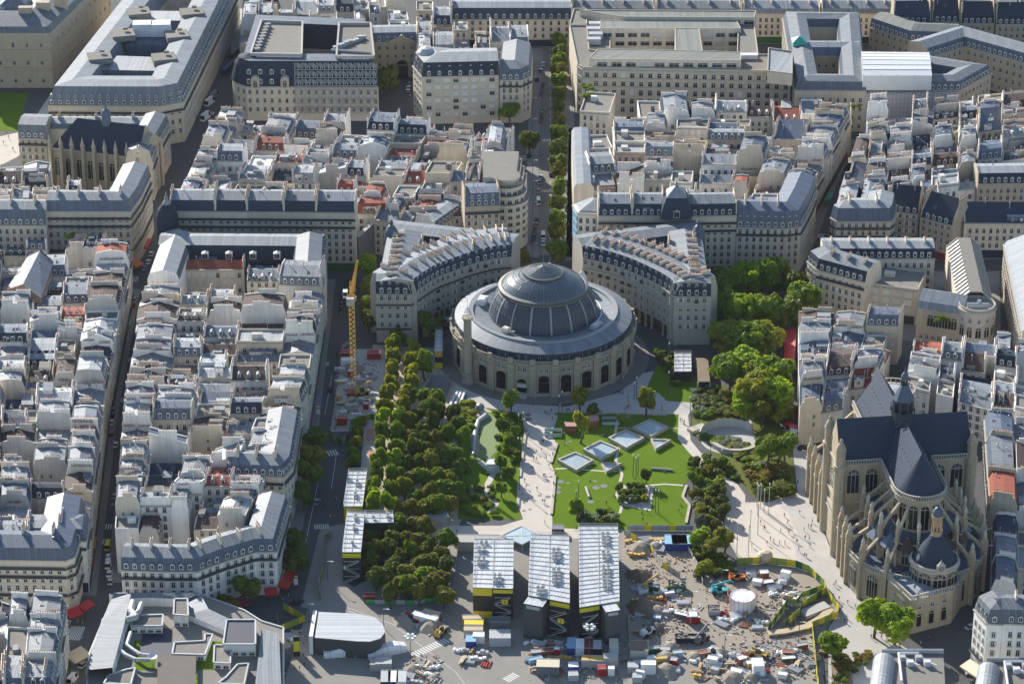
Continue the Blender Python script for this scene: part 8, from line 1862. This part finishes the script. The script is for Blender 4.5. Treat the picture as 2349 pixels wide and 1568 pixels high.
# motorcycles
def moto_mesh(c):
    def f():
        b=MB()
        for x in (-.65,.65):
            for i in range(10): b.tube((x+.32*cos(2*pi*i/10),0,.33+.32*sin(2*pi*i/10)),(x+.32*cos(2*pi*(i+1)/10),0,.33+.32*sin(2*pi*(i+1)/10)),.06,4,cap=False)
        b.tube((-.65,0,.33),(.1,0,.8),.14,5); b.tube((.65,0,.33),(.42,0,1.05),.07,5); b.box(-.15,0,.55,.95,.9,.34,0,1); b.box(-.45,0,.9,1.02,.7,.28,0,0); b.tube((.42,-.35,1.05),(.42,.35,1.05),.04,4)
        return b.mesh('motorcycle',['black_paint',c])
    return cached(('moto',c),f)
MR=random.Random(9)
for wname,(x0,y0,x1,y1),n in (('the boulevard kerb',(1232,505,1222,560),18),('the far boulevard',(1246,195,1240,225),8),('the right-hand street',(1838,600,1852,570),10),('the bicycle rack street',(788,668,782,720),12),('the boulevard mid kerb',(1244,255,1241,285),7)):
    for k in range(n):
        c=MR.choice(['black_paint','grey_paint','navy_paint','red_paint','silver_paint']); q=lerp((x0,y0),(x1,y1),k/(n-1)); p=P(*q); o=inst('motorcycle',moto_mesh(c),None,(*p,0),MR.uniform(-.3,.3)); tag(o,f'parked dark motorcycle by {wname}, {ordn(k)} of its line','motorcycle','parked motorcycles')
# ================================================================ people
def people(where,pts,pose='walk',z=0,sit_edge=False):
    cnt={}
    for (x,y) in pts:
        s=PR.choice(SH); l=PR.choice(LG); po=pose if pose!='walk' or PR.random()<.7 else 'stand'
        act={'walk':'walking','stand':'standing','sit':'sitting'}[po]; key=f'person in {s[1]}, {l[1]}, {act} {where}'; cnt[key]=cnt.get(key,0)+1
        lab=key if cnt[key]==1 else f'{key}, {ordn(cnt[key]-1)} such down'
        p=P(x,y); o=inst('person',person_mesh(po,s[0],l[0]),None,(*p,.03+z),PR.uniform(0,6.28)); tag(o,lab,'person','people in the park and streets')
people('on the main path',K([(275,915),(287,925),(272,1003),(225,1020),(200,1085),(225,1088),(315,1078),(290,1240),(303,1240),(115,1280),(130,1340),(280,1475),(300,1475),(375,1045),(440,600)]+[(150,1000),(340,1150),(230,1360)]))
people('on the plaza',K([(115,555),(195,585),(303,655),(318,668),(325,630),(340,670),(362,645),(370,712),(400,680),(525,530),(990,485),(1016,480),(1065,525),(1070,570),(1035,635),(1050,625),(1060,610),(1075,600),(1370,635),(1380,630),(1000,330),(1020,345),(1375,600)]))
people('along the lawn bench',K([(500,632),(512,632),(525,632),(770,650),(782,648),(795,650),(810,652),(825,654)]),'sit',.45)
people('on the lawn',K([(705,1270),(830,860),(845,855),(590,850),(1105,745),(1030,785),(1060,785),(1385,750),(1430,795),(740,1120),(1010,1135),(1400,965),(1310,1160),(1400,1195),(935,1415),(1550,1500),(1190,1567)]),'sit'); people('across the lawn',K([(865,1490),(1240,1560),(1530,1560),(1545,730),(1560,735),(1580,750)]))
people('on the planted island',K([(1280,1390),(1270,1400),(1290,1370),(1230,1450),(1235,1480),(1165,1480),(1030,1430)]),'sit',.5); people('by the path edge',K([(100,680),(135,830),(140,855),(120,1100),(100,1410),(90,1450),(380,1310),(375,1430),(400,1220)]),'sit',.5)
people('on the church square',K16([(290,10),(150,35),(180,100),(190,190),(115,175),(330,165),(372,135),(395,140),(405,90),(265,275),(340,240),(378,245),(280,350),(335,400),(352,405),(380,310),(105,285),(155,290),(50,270),(22,250),(605,670),(622,650),(650,800),(730,835),(800,870),(820,880),(720,970),(700,1000),(650,990),(1040,1150),(1090,1180),(1180,1195),(945,1150),(540,1480),(590,1510),(505,1510),(1400,1200),(1470,1170)]))
people('on the terrace',K15([(2200,310),(2280,100),(2315,150),(2340,290),(2030,210),(2000,90),(2015,200),(2120,160)])); people('around the site',K15([(1240,120),(1200,75),(300,100),(590,160)]))
people('near the hall',K14([(440,1215),(420,1310),(435,1320),(455,1340),(470,1360),(350,1430),(400,1440),(315,1460),(265,1455),(270,1500),(445,1400),(405,1120),(770,1310),(910,1330),(285,1200),(300,1200),(1845,180),(700,70),(685,50)])); people('on the left pavement',K10([(570,440),(600,440),(730,1450),(745,1460),(775,1465),(630,1505),(690,1060),(1075,930),(1055,1000),(1040,925),(655,40),(1680,320)]))
people('on the boulevard',[(1218,470),(1216,440),(1300,500),(1305,520),(1228,310),(1222,150),(1300,440),(1298,300),(1224,380)]); people('in the upper left square',[(8,330),(20,318),(30,345),(45,300),(62,290),(75,275),(12,300),(535,60),(545,78),(552,55),(560,90)])
people('beside the cafe terraces',[(160,1440),(190,1430),(200,1400),(178,1428),(640,1370),(650,1380),(662,1368),(655,1352),(190,1470),(198,1490),(1812,1005),(1835,1045),(1826,1080),(1830,1110)])
# upper left garden and square
sheet('palace_lawn',[(-80,300),(40,300),(66,213),(-80,213)],.01,'lawn'); sheet('square_paving',[(-80,420),(40,360),(120,280),(180,180),(140,180),(60,300),(-80,330)],.008,'pale_path'); sheet('square_paving',[(530,150),(590,150),(590,20),(530,20)],.008,'plaza')
# ================================================================ light, camera, render
w=bpy.data.worlds.new('World'); scene.world=w; w.use_nodes=True
nt=w.node_tree; sky=nt.nodes.new('ShaderNodeTexSky'); sky.sky_type='NISHITA'; sky.sun_disc=False
EL=RAD(26); AZ=RAD(-31)   # sun: behind the scene, 31 degrees left of the view axis
sky.sun_elevation=EL; sky.sun_rotation=AZ; sky.air_density=1.0; sky.dust_density=.4; sky.ozone_density=1.5
nt.links.new(sky.outputs[0],nt.nodes['Background'].inputs[0]); nt.nodes['Background'].inputs[1].default_value=.108
sun=bpy.data.lights.new('sun','SUN'); sun.energy=4.9; sun.angle=RAD(.5); sun.color=(1,.94,.84)
so=bpy.data.objects.new('sun',sun); COL.objects.link(so)
d=Vector((sin(AZ)*cos(EL),cos(AZ)*cos(EL),sin(EL))); so.rotation_euler=d.to_track_quat('Z','Y').to_euler(); so.location=d*2000
cam=bpy.data.cameras.new('camera'); co=bpy.data.objects.new('camera',cam); COL.objects.link(co); scene.camera=co
cam.sensor_width=36; cam.lens=36*FOC/2349; cam.clip_start=5; cam.clip_end=6000
co.location=(0,-DIST*CT,DIST*ST); co.rotation_euler=(pi/2-TH,0,0)
scene.view_settings.view_transform='Standard'; scene.view_settings.look='None'; scene.view_settings.exposure=EXPO; scene.view_settings.gamma=1
scene.cycles.max_bounces=5; scene.cycles.diffuse_bounces=3; scene.cycles.glossy_bounces=2; scene.cycles.transmission_bounces=3; scene.cycles.use_denoising=True

m=bpy.data.materials.new('haze'); m.use_nodes=True; nt=m.node_tree; nt.nodes.remove(nt.nodes['Principled BSDF']); pv=nt.nodes.new('ShaderNodeVolumePrincipled'); pv.inputs['Color'].default_value=(.80,.88,1,1); pv.inputs['Density'].default_value=.000012; pv.inputs['Anisotropy'].default_value=.3; nt.links.new(pv.outputs[0],nt.nodes['Material Output'].inputs['Volume'])
b=MB(); b.prism([(-1200,-1200),(1200,-1200),(1200,1600),(-1200,1600)],-1.1,620,bottom=True); me=bpy.data.meshes.new('haze'); me.from_pydata(b.v,[],b.f); me.materials.append(m); o=bpy.data.objects.new('haze',me); COL.objects.link(o); o['kind']='stuff'; o['label']='thin blue summer haze over the city'
import bmesh
bm=bmesh.new(); bm.from_mesh(me); bmesh.ops.remove_doubles(bm,verts=bm.verts,dist=.01); bmesh.ops.recalc_face_normals(bm,faces=bm.faces); bm.to_mesh(me); bm.free()
